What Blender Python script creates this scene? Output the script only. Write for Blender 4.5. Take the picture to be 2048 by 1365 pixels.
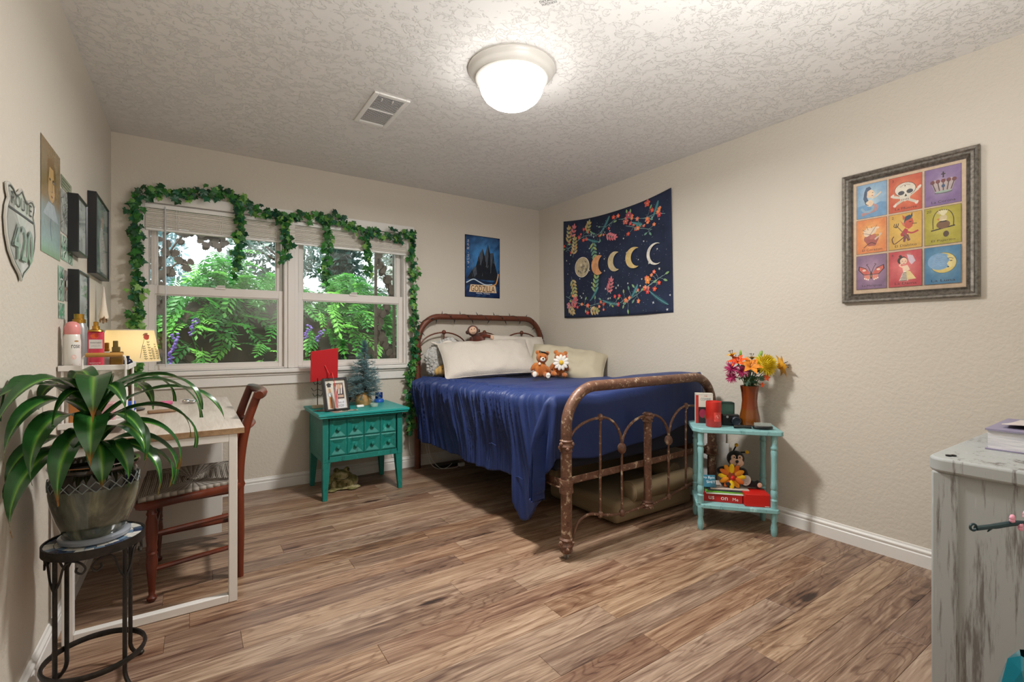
import bpy, math, random
from mathutils import Vector, Matrix, noise
PI = math.pi; sin = math.sin; cos = math.cos; rad = math.radians
R0 = random.Random(7)
for o in list(bpy.data.objects): bpy.data.objects.remove(o)
S = bpy.context.scene; COL = S.collection

# ------------------------------------------------ camera, world, lights, exposure
cd = bpy.data.cameras.new('camera'); CAM = bpy.data.objects.new('camera', cd); COL.objects.link(CAM)
CAM.location = (0, 0, 1.125); CAM.rotation_euler = (PI/2, 0, rad(-33.8))
cd.sensor_width = 36; cd.lens = 36*954/2048; cd.shift_y = -0.0032; cd.clip_start = .02
S.camera = CAM
S.view_settings.view_transform = 'Standard'; S.view_settings.look = 'None'
S.view_settings.exposure = 0.42; S.view_settings.gamma = 1; S.view_settings.use_curve_mapping = False
W = bpy.data.worlds.new('world'); S.world = W; W.use_nodes = True
SKY_STRENGTH = 1.75
_n = W.node_tree.nodes; _b = _n['Background']; _b.inputs['Color'].default_value = (.86, .94, 1, 1); _b.inputs['Strength'].default_value = SKY_STRENGTH
def light(name, kind, loc, energy, color=(1, 1, 1), **kw):
    l = bpy.data.lights.new(name, kind); l.energy = energy; l.color = color
    for k, v in kw.items(): setattr(l, k, v)
    o = bpy.data.objects.new(name, l); COL.objects.link(o); o.location = loc; return o
SUN = light('sun_light', 'SUN', (0, 9, 8), 4.6, (1, .97, .9), angle=rad(14)); SUN.rotation_euler = (rad(9), rad(-10), 0)
FILL = light('bounced_fill', 'AREA', (1.15, .45, 1.25), 26, (1, 1, .99), shape='DISK', size=.6); FILL.rotation_euler = (PI, 0, 0)   # added fill light out of view, bounced off the ceiling to brighten the room
CEIL_EMIT = 13.0        # strength of the ceiling lamp's glowing glass
CEIL_DOWN = 36.0        # power of the light the bowl throws downwards
DESK_EMIT = .36        # power of the bulb in the desk lamp

# ------------------------------------------------ node helpers and materials
def lin(h):
    h = h.lstrip('#'); r = []
    for i in (0, 2, 4):
        c = int(h[i:i+2], 16)/255; r.append(c/12.92 if c <= .04045 else ((c+.055)/1.055)**2.4)
    return tuple(r)+(1,)
class NT:
    def __init__(s, m):
        m.use_nodes = True; s.t = m.node_tree; s.p = s.t.nodes['Principled BSDF']; s.out = s.t.nodes['Material Output']; s._c = {}
    def n(s, typ, ins=None, out=0, **props):
        d = s.t.nodes.new('ShaderNode'+typ)
        for k, v in props.items(): setattr(d, k, v)
        for k, v in (ins or {}).items(): s.put(d.inputs[k], v)
        return d.outputs[out] if out is not None else d
    def put(s, sock, v):
        if isinstance(v, bpy.types.NodeSocket): s.t.links.new(v, sock)
        else: sock.default_value = v
    def set(s, **kw):
        for k, v in kw.items(): s.put(s.p.inputs[k.replace('_', ' ')], v)
    def co(s, scale=(1, 1, 1), kind='Object', rnd=0):
        v = s.n('TexCoord', out=None).outputs[kind]
        if rnd:
            r = s.n('ObjectInfo', out=None).outputs['Random']
            v = s.n('VectorMath', {0: v, 1: s.n('CombineXYZ', {0: s.m('MULTIPLY', r, rnd), 1: s.m('MULTIPLY', r, rnd*1.7), 2: s.m('MULTIPLY', r, 3.1*rnd)})}, operation='ADD')
        return s.n('VectorMath', {0: v, 1: scale}, operation='MULTIPLY')
    def m(s, op, a, b=0.0, c=0.0, clamp=False): return s.n('Math', {0: a, 1: b, 2: c}, operation=op, use_clamp=clamp)
    def noise(s, v, scale, detail=4, rough=.55, dist=0.0): return s.n('TexNoise', {'Vector': v, 'Scale': scale, 'Detail': detail, 'Roughness': rough, 'Distortion': dist})
    def ramp(s, f, stops):
        d = s.t.nodes.new('ShaderNodeValToRGB'); s.put(d.inputs[0], f); e = d.color_ramp.elements
        while len(e) < len(stops): e.new(.5)
        for el, (p, c) in zip(e, stops): el.position = p; el.color = c if len(c) == 4 else tuple(c)+(1,)
        return d.outputs[0]
    def mix(s, f, a, b, mode='MIX'):
        d = s.t.nodes.new('ShaderNodeMix'); d.data_type = 'RGBA'; d.blend_type = mode
        s.put(d.inputs[0], f); s.put(d.inputs[6], a); s.put(d.inputs[7], b); return d.outputs[2]
    def bump(s, h, strength=.3, dist=.01, nrm=None):
        ins = {'Height': h, 'Strength': strength, 'Distance': dist}
        if nrm is not None: ins['Normal'] = nrm
        return s.n('Bump', ins)
def newmat(name):
    m = bpy.data.materials.new(name); return m, NT(m)
def mat(name, col, rough=.5, metal=0.0, col2=None, scale=8, stretch=(1, 1, 1), band=(.4, .62), bump=0, bscale=60, bdist=.004, rnd=0, **kw):
    m, t = newmat(name); c = lin(col) if isinstance(col, str) else col
    t.set(Roughness=rough, Metallic=metal)
    if col2:
        f = t.noise(t.co(stretch, rnd=rnd), scale, 6, .6); c2 = lin(col2) if isinstance(col2, str) else col2
        t.set(Base_Color=t.ramp(f, [(band[0], c), (band[1], c2)]))
    else: t.set(Base_Color=c)
    if bump: t.set(Normal=t.bump(t.noise(t.co(stretch), bscale, 5, .6), bump, bdist))
    for k, v in kw.items(): t.set(**{k: v})
    return m
def vmat(name, rough=.5, grain=.12, gscale=40, bump=0, bscale=400, **kw):     # colour printed on or woven into the thing, from its colour attribute
    m, t = newmat(name); a = t.n('Attribute', out=None, attribute_name='col').outputs['Color']
    f = t.noise(t.co(), gscale, 5, .65)
    c = t.mix(1.0, a, t.ramp(f, [(.3, (1-grain,)*3), (.7, (1+grain,)*3)]), 'MULTIPLY')
    t.set(Base_Color=c, Roughness=rough)
    if bump: t.set(Normal=t.bump(t.noise(t.co(), bscale, 2), bump, .002))
    for k, v in kw.items(): t.set(**{k: v})
    return m

M = {}
def paint(name, col, bscale, bstr, kind):
    m, t = newmat(name); v = t.co()
    if kind == 'peel':
        h = t.ramp(t.noise(v, bscale, 3, .5, .4), [(.35, (0, 0, 0)), (.62, (1, 1, 1))])
        t.set(Base_Color=t.mix(t.noise(v, 1.3, 3), lin(col), tuple(x*.95 for x in lin(col)[:3])+(1,)), Roughness=.62, Normal=t.bump(h, bstr, .0035))
    else:
        a = t.noise(v, bscale, 6, .66, .5); patch = t.noise(v, 2.1, 3, .5)
        k = t.m('ADD', a, t.m('MULTIPLY', t.m('SUBTRACT', patch, .5), .45))
        h = t.ramp(k, [(.50, (0, 0, 0)), (.545, (.8, .8, .8)), (.70, (1, 1, 1))])
        t.set(Base_Color=lin(col), Roughness=.7, Normal=t.bump(h, bstr, .006))
    return m
M['wall'] = paint('wall_paint', '#d0c8bb', 55, .24, 'peel')
M['ceiling'] = paint('ceiling_texture', '#dfdcd8', 24, .62, 'knock')
M['trim'] = mat('white_trim', '#e2dfda', .4)
M['vinyl'] = mat('white_vinyl', '#dcd6d0', .45)
M['white'] = mat('white_plastic', '#e8e6e2', .4)
M['whitemetal'] = mat('white_metal', '#e4e0db', .38, bump=.05, bscale=30)
M['black'] = mat('black_plastic', '#151517', .35)
M['iron'] = mat('black_iron', '#2b2825', .5, .6, col2='#3a3431', scale=30, bump=.15, bscale=90)
def glassmat(name, tint=(1, 1, 1, 1), refl=.06, rough=.0):
    m, t = newmat(name); tr = t.n('BsdfTransparent', {'Color': tint}); gl = t.n('BsdfGlossy', {'Color': (1, 1, 1, 1), 'Roughness': rough})
    fr = t.n('Fresnel', {'IOR': 1.45}); f = t.m('MULTIPLY', fr, refl/.04, clamp=True)
    t.t.links.new(t.n('MixShader', {0: f, 1: tr, 2: gl}), t.out.inputs[0]); return m
M['glass'] = glassmat('window_glass', (.97, .985, .98, 1), .045)
M['glass_pic'] = glassmat('picture_glass', (.99, .99, .99, 1), .028, .02)
M['glass_amber'] = glassmat('clear_glass', (.9, .95, .93, 1), .06)

def wood_floor():
    m, t = newmat('plank_wood'); v = t.co(rnd=37); rnd = t.n('ObjectInfo', out=None).outputs['Random']
    warp = t.noise(t.n('VectorMath', {0: v, 1: (2.2, 9, 1)}, operation='MULTIPLY'), 1.0, 2, .5)
    kv = t.n('VectorMath', {0: v, 1: (1.15, 5.2, 1)}, operation='MULTIPLY')
    vor = t.n('TexVoronoi', {'Vector': kv, 'Scale': 1.0, 'Randomness': 1.0}, out=0, distance='EUCLIDEAN')
    near = t.ramp(vor, [(.05, (1, 1, 1)), (.5, (0, 0, 0))])
    ring = t.m('SINE', t.m('ADD', t.m('MULTIPLY', vor, 42), t.m('MULTIPLY', warp, 26)))
    ring = t.m('MULTIPLY', t.m('MULTIPLY_ADD', ring, .5, .5), near)
    g1 = t.noise(t.n('VectorMath', {0: v, 1: (1.4, 22, 1)}, operation='MULTIPLY'), 1.6, 6, .62, .9)
    g2 = t.noise(t.n('VectorMath', {0: v, 1: (4, 150, 1)}, operation='MULTIPLY'), 1.0, 4, .7)
    f = t.m('ADD', t.m('MULTIPLY', g1, .66), t.m('MULTIPLY', g2, .42))
    gA = t.noise(t.n('VectorMath', {0: v, 1: (.9, 7.5, 1)}, operation='MULTIPLY'), 1.0, 3, .5, .8)
    lines = t.ramp(t.m('ABSOLUTE', t.m('SUBTRACT', t.m('FRACT', t.m('MULTIPLY', gA, 15)), .5)), [(.0, (1, 1, 1)), (.20, (0, 0, 0))])
    lines = t.m('MULTIPLY', lines, t.noise(t.n('VectorMath', {0: v, 1: (4, 30, 1)}, operation='MULTIPLY'), 1.0, 3, .6))
    f = t.m('SUBTRACT', f, t.m('MULTIPLY', lines, .20)); f = t.m('ADD', f, .03)
    f = t.m('ADD', f, t.m('MULTIPLY', ring, -.16)); f = t.m('ADD', f, t.m('MULTIPLY', t.m('SUBTRACT', rnd, .5), .15))
    knot = t.ramp(vor, [(.02, (1, 1, 1)), (.12, (0, 0, 0))]); f = t.m('SUBTRACT', f, t.m('MULTIPLY', knot, .22))
    c = t.ramp(f, [(.24, lin('#33211a')), (.40, lin('#684733')), (.53, lin('#86664d')), (.66, lin('#a8896d')), (.80, lin('#c0a489'))])
    hue = t.n('HueSaturation', {'Hue': t.m('MULTIPLY_ADD', t.m('FRACT', t.m('MULTIPLY', rnd, 13.7)), .008, .497), 'Saturation': t.m('MULTIPLY_ADD', t.m('FRACT', t.m('MULTIPLY', rnd, 7.3)), .18, .80), 'Value': 1.0, 'Color': c})
    t.set(Base_Color=hue, Roughness=t.m('MULTIPLY_ADD', g2, .25, .27), Normal=t.bump(f, .22, .002)); t.p.inputs['Specular IOR Level'].default_value = .45
    return m
M['plank'] = wood_floor()
M['subfloor'] = mat('dark_joint', '#2a1c14', .8)

def worn(name, base, dark, light_, scale=9, stretch=(1, 1, .12), rough=.5, amt=.60, lo=.43):   # brushed, distressed paint
    m, t = newmat(name); v = t.co(stretch, rnd=5)
    a = t.noise(v, scale, 6, .65, .6); b = t.noise(v, scale*6, 5, .7)
    f = t.m('ADD', t.m('MULTIPLY', a, .7), t.m('MULTIPLY', b, .45))
    c = t.ramp(f, [(lo, lin(dark)), (lo+.075, lin(base)), (amt+.04, lin(base)), (amt+.14, lin(light_))])
    t.set(Base_Color=c, Roughness=rough, Normal=t.bump(f, .25, .002)); return m
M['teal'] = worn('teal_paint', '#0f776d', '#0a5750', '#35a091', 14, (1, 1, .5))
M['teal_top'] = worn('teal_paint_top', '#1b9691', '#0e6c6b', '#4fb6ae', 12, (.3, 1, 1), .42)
M['aqua'] = worn('aqua_paint', '#85b6b7', '#5d8f91', '#afd8d7', 18, (1, 1, .35), .45)
M['whitewash'] = worn('whitewash_paint', '#a6a9a8', '#716e6a', '#c6c8c6', 14, (1, 1, .07), .55, .62, .450)
M['bediron'] = (lambda: None)()
def rusty(name, base, dark, chip, amt=.62):
    m, t = newmat(name); v = t.co()
    a = t.noise(v, 26, 7, .68, .5); b = t.noise(v, 85, 5, .7)
    f = t.m('ADD', t.m('MULTIPLY', a, .65), t.m('MULTIPLY', b, .35))
    c = t.ramp(f, [(.34, lin(dark)), (.47, lin(base)), (amt-.06, lin(base)), (amt, lin(chip))])
    t.set(Base_Color=c, Roughness=.48, Metallic=.1, Normal=t.bump(f, .45, .004)); return m
M['bedfoot'] = rusty('aged_brown_iron', '#6f4d3c', '#3d2a22', '#c5b096', .60)
M['bedhead'] = rusty('aged_red_brown_iron', '#693826', '#3f2216', '#ab8768', .66)
def satin():
    m, t = newmat('navy_satin'); v = t.co()
    a = t.noise(t.n('VectorMath', {0: v, 1: (.25, 1, .22)}, operation='MULTIPLY'), 60, 4, .6, .6)
    t.set(Base_Color=lin('#213160'), Roughness=.52, Normal=t.bump(a, .35, .006)); t.set(Sheen_Weight=.3, Sheen_Roughness=.35, Sheen_Tint=lin('#8195d8'), Specular_IOR_Level=.32); return m
M['navy'] = satin()
M['cherry'] = mat('cherry_wood', '#451a0e', .32, col2='#6b2d17', scale=6, stretch=(1, 1, .15), bump=.05)
M['gold'] = mat('gold_metal', '#b58a3c', .3, .85)
M['chrome'] = mat('chrome', '#cfd2d4', .18, 1.0)

# ------------------------------------------------ mesh helpers
class MB:
    def __init__(s): s.v = []; s.f = []; s.c = []; s.has = False
    def add(s, vs, fs, col=None, T=None):
        k = len(s.v)
        s.v += [tuple(T @ Vector(p)) for p in vs] if T is not None else [tuple(p) for p in vs]
        s.f += [tuple(i+k for i in f) for f in fs]; s.c += [col]*len(fs)
        if col: s.has = True
        return s
    def box(s, lo, hi, T=None, col=None):
        a, b = lo, hi
        vs = [(x, y, z) for z in (a[2], b[2]) for y in (a[1], b[1]) for x in (a[0], b[0])]
        return s.add(vs, [(0, 2, 3, 1), (4, 5, 7, 6), (0, 1, 5, 4), (2, 6, 7, 3), (0, 4, 6, 2), (1, 3, 7, 5)], col, T)
    def cbox(s, c, d, T=None, col=None): return s.box([c[i]-d[i]/2 for i in range(3)], [c[i]+d[i]/2 for i in range(3)], T, col)
    def tube(s, pts, r, n=8, closed=False, cap=True, col=None, T=None, flat=1.0):
        P = [Vector(p) for p in pts]; m = len(P); rs = r if isinstance(r, (list, tuple)) else [r]*m
        up = None; vs = []
        for i in range(m):
            a = P[(i-1) % m] if closed or i > 0 else P[i]; b = P[(i+1) % m] if closed or i < m-1 else P[i]
            d = (b-a).normalized() if (b-a).length > 1e-9 else Vector((0, 0, 1))
            if up is None:
                up = Vector((0, 0, 1)) if abs(d.z) < .9 else Vector((1, 0, 0))
            x = d.cross(up)
            if x.length < 1e-6: x = d.orthogonal()
            x.normalize(); y = x.cross(d).normalized(); up = y
            for k in range(n):
                q = 2*PI*k/n; vs.append(P[i]+x*(rs[i]*cos(q))+y*(rs[i]*flat*sin(q)))
        fs = []
        for i in range(m if closed else m-1):
            j = (i+1) % m
            for k in range(n):
                l = (k+1) % n; fs.append((i*n+k, i*n+l, j*n+l, j*n+k))
        if cap and not closed: fs += [tuple(reversed(range(n))), tuple(range((m-1)*n, m*n))]
        return s.add(vs, fs, col, T)
    def lathe(s, prof, c=(0, 0, 0), n=24, T=None, col=None, cap=True):
        vs = []; fs = []; m = len(prof)
        for r, z in prof:
            for k in range(n): q = 2*PI*k/n; vs.append((c[0]+r*cos(q), c[1]+r*sin(q), c[2]+z))
        for i in range(m-1):
            for k in range(n):
                l = (k+1) % n; fs.append((i*n+k, i*n+l, (i+1)*n+l, (i+1)*n+k))
        if cap:
            if prof[0][0] > 1e-6: fs.append(tuple(reversed(range(n))))
            if prof[-1][0] > 1e-6: fs.append(tuple(range((m-1)*n, m*n)))
        return s.add(vs, fs, col, T)
    def ell(s, c, r, T=None, nu=16, nv=10, col=None):
        if not isinstance(r, (list, tuple)): r = (r, r, r)
        vs = [(c[0], c[1], c[2]+r[2])]; fs = []
        for i in range(1, nv):
            t = PI*i/nv
            for k in range(nu): q = 2*PI*k/nu; vs.append((c[0]+r[0]*sin(t)*cos(q), c[1]+r[1]*sin(t)*sin(q), c[2]+r[2]*cos(t)))
        vs.append((c[0], c[1], c[2]-r[2])); L = len(vs)-1
        for k in range(nu): fs.append((0, 1+k, 1+(k+1) % nu)); fs.append((L, L-nu+(k+1) % nu, L-nu+k))
        for i in range(nv-2):
            for k in range(nu):
                a = 1+i*nu; l = (k+1) % nu; fs.append((a+k, a+nu+k, a+nu+l, a+l))
        return s.add(vs, fs, col, T)
    def prism(s, poly, z0, z1, T=None, col=None):
        n = len(poly); vs = [(x, y, z0) for x, y in poly]+[(x, y, z1) for x, y in poly]
        fs = [tuple(reversed(range(n))), tuple(range(n, 2*n))]+[(i, (i+1) % n, n+(i+1) % n, n+i) for i in range(n)]
        return s.add(vs, fs, col, T)
    def grid(s, fn, nu, nv, cu=False, col=None, T=None):
        vs = [fn(i/(nu if cu else nu-1), j/(nv-1)) for j in range(nv) for i in range(nu)]; fs = []
        for j in range(nv-1):
            for i in range(nu if cu else nu-1): k = (i+1) % nu; fs.append((j*nu+i, j*nu+k, (j+1)*nu+k, (j+1)*nu+i))
        return s.add(vs, fs, col, T)
    def mesh(s, name, m=None, smooth=True, off=None):
        me = bpy.data.meshes.new(name)
        vs = s.v if off is None else [tuple(off @ Vector(p)) for p in s.v]
        me.from_pydata(vs, [], s.f)
        if s.has:
            a = me.color_attributes.new('col', 'FLOAT_COLOR', 'CORNER'); buf = []
            for f, c in zip(s.f, s.c):
                c = c or (1, 1, 1, 1)
                if isinstance(c[0], (tuple, list)):
                    for q in c: buf += list(q)
                else: buf += list(c)*len(f)
            a.data.foreach_set('color', buf)
        if m: me.materials.append(M[m] if isinstance(m, str) else m)
        if smooth:
            me.polygons.foreach_set('use_smooth', [True]*len(me.polygons)); me.update(); me.set_sharp_from_angle(angle=rad(42))
        me.update(); return me
    def build(s, name, m, parent=None, smooth=True, bevel=0, seg=2, local=False, sub=0, remesh=0, smooth_it=0, solid=0):
        off = None
        if parent is not None and not local: off = ROOTM[parent.name].inverted()
        o = bpy.data.objects.new(name, s.mesh(name, m, smooth, off))
        link(o, parent)
        if solid: d = o.modifiers.new('solid', 'SOLIDIFY'); d.thickness = solid; d.offset = 0
        if bevel: d = o.modifiers.new('bevel', 'BEVEL'); d.width = bevel; d.segments = seg; d.limit_method = 'ANGLE'; d.angle_limit = rad(35); d.harden_normals = False
        if remesh:
            d = o.modifiers.new('remesh', 'REMESH'); d.mode = 'VOXEL'; d.voxel_size = remesh; d.use_smooth_shade = True
            if smooth_it: e = o.modifiers.new('smooth', 'SMOOTH'); e.iterations = smooth_it; e.factor = .5
        if sub: d = o.modifiers.new('sub', 'SUBSURF'); d.levels = sub; d.render_levels = sub
        return o
ROOTM = {}
def link(o, parent=None):
    COL.objects.link(o)
    if parent is not None: o.parent = parent; ROOTM[o.name] = ROOTM[parent.name]
    else: ROOTM[o.name] = Matrix.Translation(o.location) @ o.rotation_euler.to_matrix().to_4x4()
    return o
def tag(o, label, cat, group=None, kind=None):
    if label: o['label'] = label
    if cat: o['category'] = cat
    if group: o['group'] = group
    if kind: o['kind'] = kind
    return o
def thing(name, label, cat, loc=(0, 0, 0), rz=0, group=None, rot=None):
    o = bpy.data.objects.new(name, None); o.empty_display_size = .05; o.location = loc; o.rotation_euler = rot or (0, 0, rz); link(o)
    return tag(o, label, cat, group)
def struct(o): o['kind'] = 'structure'; return o
def stuff(o): o['kind'] = 'stuff'; return o
def piece(name, me, parent, T):                                   # one piece that shares mesh data
    o = bpy.data.objects.new(name, me); link(o, parent)
    if isinstance(T, Matrix): o.matrix_local = (ROOTM[parent.name].inverted() @ T) if parent is not None else T
    return o
def Tm(loc, rx=0, ry=0, rz=0, s=1):
    m = Matrix.Translation(loc) @ Matrix.Rotation(rz, 4, 'Z') @ Matrix.Rotation(ry, 4, 'Y') @ Matrix.Rotation(rx, 4, 'X')
    return m @ (Matrix.Scale(s, 4) if not isinstance(s, (tuple, list)) else Matrix.Diagonal((*s, 1)))
def spline(pts, n=8):                                              # Catmull-Rom through the points
    P = [Vector(p) for p in pts]; P = [P[0]*2-P[1]]+P+[P[-1]*2-P[-2]]; out = []
    for i in range(1, len(P)-2):
        a, b, c, d = P[i-1:i+3]
        for k in range(n):
            t = k/n; out.append(.5*((2*b)+(c-a)*t+(2*a-5*b+4*c-d)*t*t+(3*b-a-3*c+d)*t**3))
    out.append(P[-2]); return out
def sm(x, a=0.0, b=1.0):
    t = max(0, min(1, (x-a)/(b-a))); return t*t*(3-2*t)
def nz(*p): return noise.noise(Vector(p))

# flat print (posters, labels): coloured shapes laid on one another, each a tenth of a millimetre proud
class Art:
    def __init__(s, step=.00002): s.mb = MB(); s.z = 0.0; s.step = step
    def up(s, d=1): s.z += s.step*1.5
    def poly(s, pts, col):
        c = lin(col) if isinstance(col, str) else col
        s.mb.add([(x, y, s.z) for x, y in pts], [tuple(range(len(pts)))], c); s.up(); return s
    def grad(s, x0, y0, x1, y1, cols):       # cols: bottom-left, bottom-right, top-right, top-left
        s.mb.add([(x0, y0, s.z), (x1, y0, s.z), (x1, y1, s.z), (x0, y1, s.z)], [(0, 1, 2, 3)], [lin(c) for c in cols]); s.up(); return s
    def rect(s, x0, y0, x1, y1, col): return s.poly([(x0, y0), (x1, y0), (x1, y1), (x0, y1)], col)
    def ell(s, cx, cy, rx, ry, col, n=20, rot=0, a0=0, a1=2*PI):
        p = []
        for k in range(n):
            q = a0+(a1-a0)*k/(n if a1-a0 > 6.28 else n-1); x, y = rx*cos(q), ry*sin(q); p.append((cx+x*cos(rot)-y*sin(rot), cy+x*sin(rot)+y*cos(rot)))
        return s.poly(p, col)
    def line(s, pts, w, col):
        c = lin(col) if isinstance(col, str) else col; P = [Vector((x, y)) for x, y in pts]; L = []; Rr = []
        for i, p in enumerate(P):
            d = (P[min(i+1, len(P)-1)]-P[max(i-1, 0)]); d = d.normalized() if d.length else Vector((1, 0)); nn = Vector((-d.y, d.x)); ww = (w[i] if isinstance(w, (list, tuple)) else w)/2
            L.append(p+nn*ww); Rr.append(p-nn*ww)
        k = len(P); s.mb.add([(*p, s.z) for p in L+Rr], [(i, k+i, k+i+1, i+1) for i in range(k-1)], c); s.up(); return s
    def curve(s, pts, w, col, n=6): return s.line([(p.x, p.y) for p in spline([(x, y, 0) for x, y in pts], n)], w, col)
    def star(s, cx, cy, r, col, k=4, inner=.35, rot=0): return s.poly([(cx+(r if i % 2 == 0 else r*inner)*sin(rot+PI*i/k), cy+(r if i % 2 == 0 else r*inner)*cos(rot+PI*i/k)) for i in range(2*k)], col)
    def leaf(s, x, y, a, L, w, col):
        d = Vector((cos(a), sin(a))); nn = Vector((-d.y, d.x)); p = Vector((x, y)); pts = []
        for t, q in ((0, 0), (.25, .8), (.5, 1), (.75, .75), (1, 0), (.75, -.75), (.5, -1), (.25, -.8)): v = p+d*(L*t)+nn*(w/2*q); pts.append((v.x, v.y))
        return s.poly(pts, col)
    def text(s, body, x, y, h, col, w=None, rot=0, align='C', sx=1.0):
        vs, fs, (bx0, by0, bx1, by1) = TEXT[body]; k = h/max(1e-6, by1-by0); kx = k*sx if w is None else w/max(1e-6, bx1-bx0)
        ox = {'C': (bx0+bx1)/2, 'L': bx0, 'R': bx1}[align]; c = lin(col) if isinstance(col, str) else col; out = []
        for a, b in vs:
            u, v = (a-ox)*kx, (b-by0)*k; out.append((x+u*cos(rot)-v*sin(rot), y+u*sin(rot)+v*cos(rot), s.z))
        s.mb.add(out, fs, c); s.up(); return s
    def build(s, name, m, parent, T): # T places the print: x right, y up, z out of the surface
        b = MB(); b.v = [tuple(T(*p) if callable(T) else T @ Vector(p)) for p in s.mb.v]; b.f = s.mb.f; b.c = s.mb.c; b.has = True
        return b.build(name, m, parent, smooth=False)
TEXT = {}
def prep_text(words):
    for wd in words:
        cu = bpy.data.curves.new('lettering', 'FONT'); cu.body = wd; cu.size = 1; cu.resolution_u = 2
        o = bpy.data.objects.new('lettering', cu); COL.objects.link(o); bpy.context.view_layer.update()
        me = bpy.data.meshes.new_from_object(o.evaluated_get(bpy.context.evaluated_depsgraph_get()))
        vs = [(v.co.x, v.co.y) for v in me.vertices]; fs = [tuple(p.vertices) for p in me.polygons if p.normal.z != 0]
        xs = [a for a, b in vs] or [0, 1]; ys = [b for a, b in vs] or [0, 1]
        TEXT[wd] = (vs, fs, (min(xs), min(ys), max(xs), max(ys)))
        bpy.data.objects.remove(o); bpy.data.meshes.remove(me); bpy.data.curves.remove(cu)
prep_text(['ROUTE', '420', 'SUCCESS', 'DETAILS', 'GODZILLA', 'FINAL WARS', 'さ', 'ら', 'ば', '、', 'ゴ', 'ジ', 'ラ', '。', 'La Sirena', 'La Muerte', 'La Corona', 'El Corazon', 'El Diablito', 'El Pajarito', 'La Mariposa', 'La Dama', 'La Luna',
           '2', '20', '6', '3', 'us', 'on', 'Me', 'COMME', 'THE', 'rose', 'dove', 'LOVE', 'Class of', '2020', 'watermelon', 'perfume mist', 'FINE FRAGRANCE MIST', 'PARIS', 'Do Epic', 'SHIT', 'tag'])
def wallT(kind, x, y, z):      # frame for prints on the walls
    if kind == 'right': return Matrix(((0, 0, -1, x), (-1, 0, 0, y), (0, 1, 0, z), (0, 0, 0, 1)))
    if kind == 'back': return Matrix(((1, 0, 0, x), (0, 0, -1, y), (0, 1, 0, z), (0, 0, 0, 1)))
    if kind == 'left': return Matrix(((0, 0, 1, x), (1, 0, 0, y), (0, 1, 0, z), (0, 0, 0, 1)))
    if kind == 'up': return Matrix(((1, 0, 0, x), (0, 1, 0, y), (0, 0, 1, z), (0, 0, 0, 1)))
# ------------------------------------------------ the room
XL, XR, YB, YF, HC = -.432, 2.98, 3.945, -.15, 2.44
WX0, WX1, WZ0, WZ1 = -.268, 1.575, .895, 2.045       # window opening
fl = struct(MB().box((XL-.1, YF-.1, -.06), (XR+.1, YB+.1, -.007)).build('floor', 'subfloor'))
PW = .125; y = 1.852-PW*17; row = 0; rp = random.Random(3); pk = 0
while y < YB+.02:
    x = XL-rp.uniform(.05, 1.15)
    while x < XR:
        L = 1.21; x0, x1 = max(x, XL+.002), min(x+L, XR-.002); y0, y1 = max(y, YF), min(y+PW, YB)
        if x1-x0 > .03 and y1-y0 > .02:
            g, ch = .0004, .0009; cx, cy = (x0+x1)/2, (y0+y1)/2; a, b = (x1-x0)/2-g, (y1-y0)/2-g
            vs = [(sx*(a-o), sy*(b-o), z) for z, o in ((-.0065, 0), (-ch, 0), (0, ch)) for sx, sy in ((-1, -1), (1, -1), (1, 1), (-1, 1))]
            fs = [(8, 9, 10, 11)]+[(4*q+i, 4*q+(i+1) % 4, 4*q+4+(i+1) % 4, 4*q+4+i) for q in (0, 1) for i in range(4)]
            me = MB().add(vs, fs).mesh('plank', 'plank', smooth=False); o = bpy.data.objects.new('plank', me); link(o, fl); o.location = (cx, cy, 0); pk += 1
        x += L
    y += PW; row += 1
struct(MB().box((XL-.1, YF-.1, HC), (XR+.1, YB+.14, HC+.08)).build('ceiling', 'ceiling'))
struct(MB().box((XL-.12, YF-.1, -.05), (XL, YB+.14, HC+.02)).build('wall_left', 'wall'))
struct(MB().box((XR, YF-.1, -.05), (XR+.12, YB+.14, HC+.02)).build('wall_right', 'wall'))
struct(MB().box((XL, YF-.1, -.05), (XR, YF, HC+.02)).build('wall_front', 'wall'))
b = MB(); T_ = .14
b.box((XL, YB, -.05), (WX0, YB+T_, HC)).box((WX1, YB, -.05), (XR, YB+T_, HC)).box((WX0, YB, -.05), (WX1, YB+T_, WZ0)).box((WX0, YB, WZ1), (WX1, YB+T_, HC))
struct(b.build('wall_back', 'wall'))
bb = [(0, 0), (.013, 0), (.013, .058), (.010, .062), (.010, .068), (.013, .071), (.013, .078), (.006, .086), (.004, .094), (0, .096)]
def baseboard(name, p0, p1, nrm):
    p0, p1, nrm = Vector(p0), Vector(p1), Vector(nrm); m = MB(); k = len(bb)
    vs = [p+nrm*a+Vector((0, 0, z)) for p in (p0, p1) for a, z in bb]
    fs = [(i, (i+1) % k, k+(i+1) % k, k+i) for i in range(k)]+[tuple(range(k)), tuple(reversed(range(k, 2*k)))]
    struct(m.add(vs, fs).build(name, 'trim', smooth=False))
baseboard('baseboard_back', (XL, YB, 0), (XR, YB, 0), (0, -1, 0))
baseboard('baseboard_right', (XR, YF, 0), (XR, YB, 0), (-1, 0, 0))
baseboard('baseboard_left', (XL, YF, 0), (XL, YB, 0), (1, 0, 0))

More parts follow.
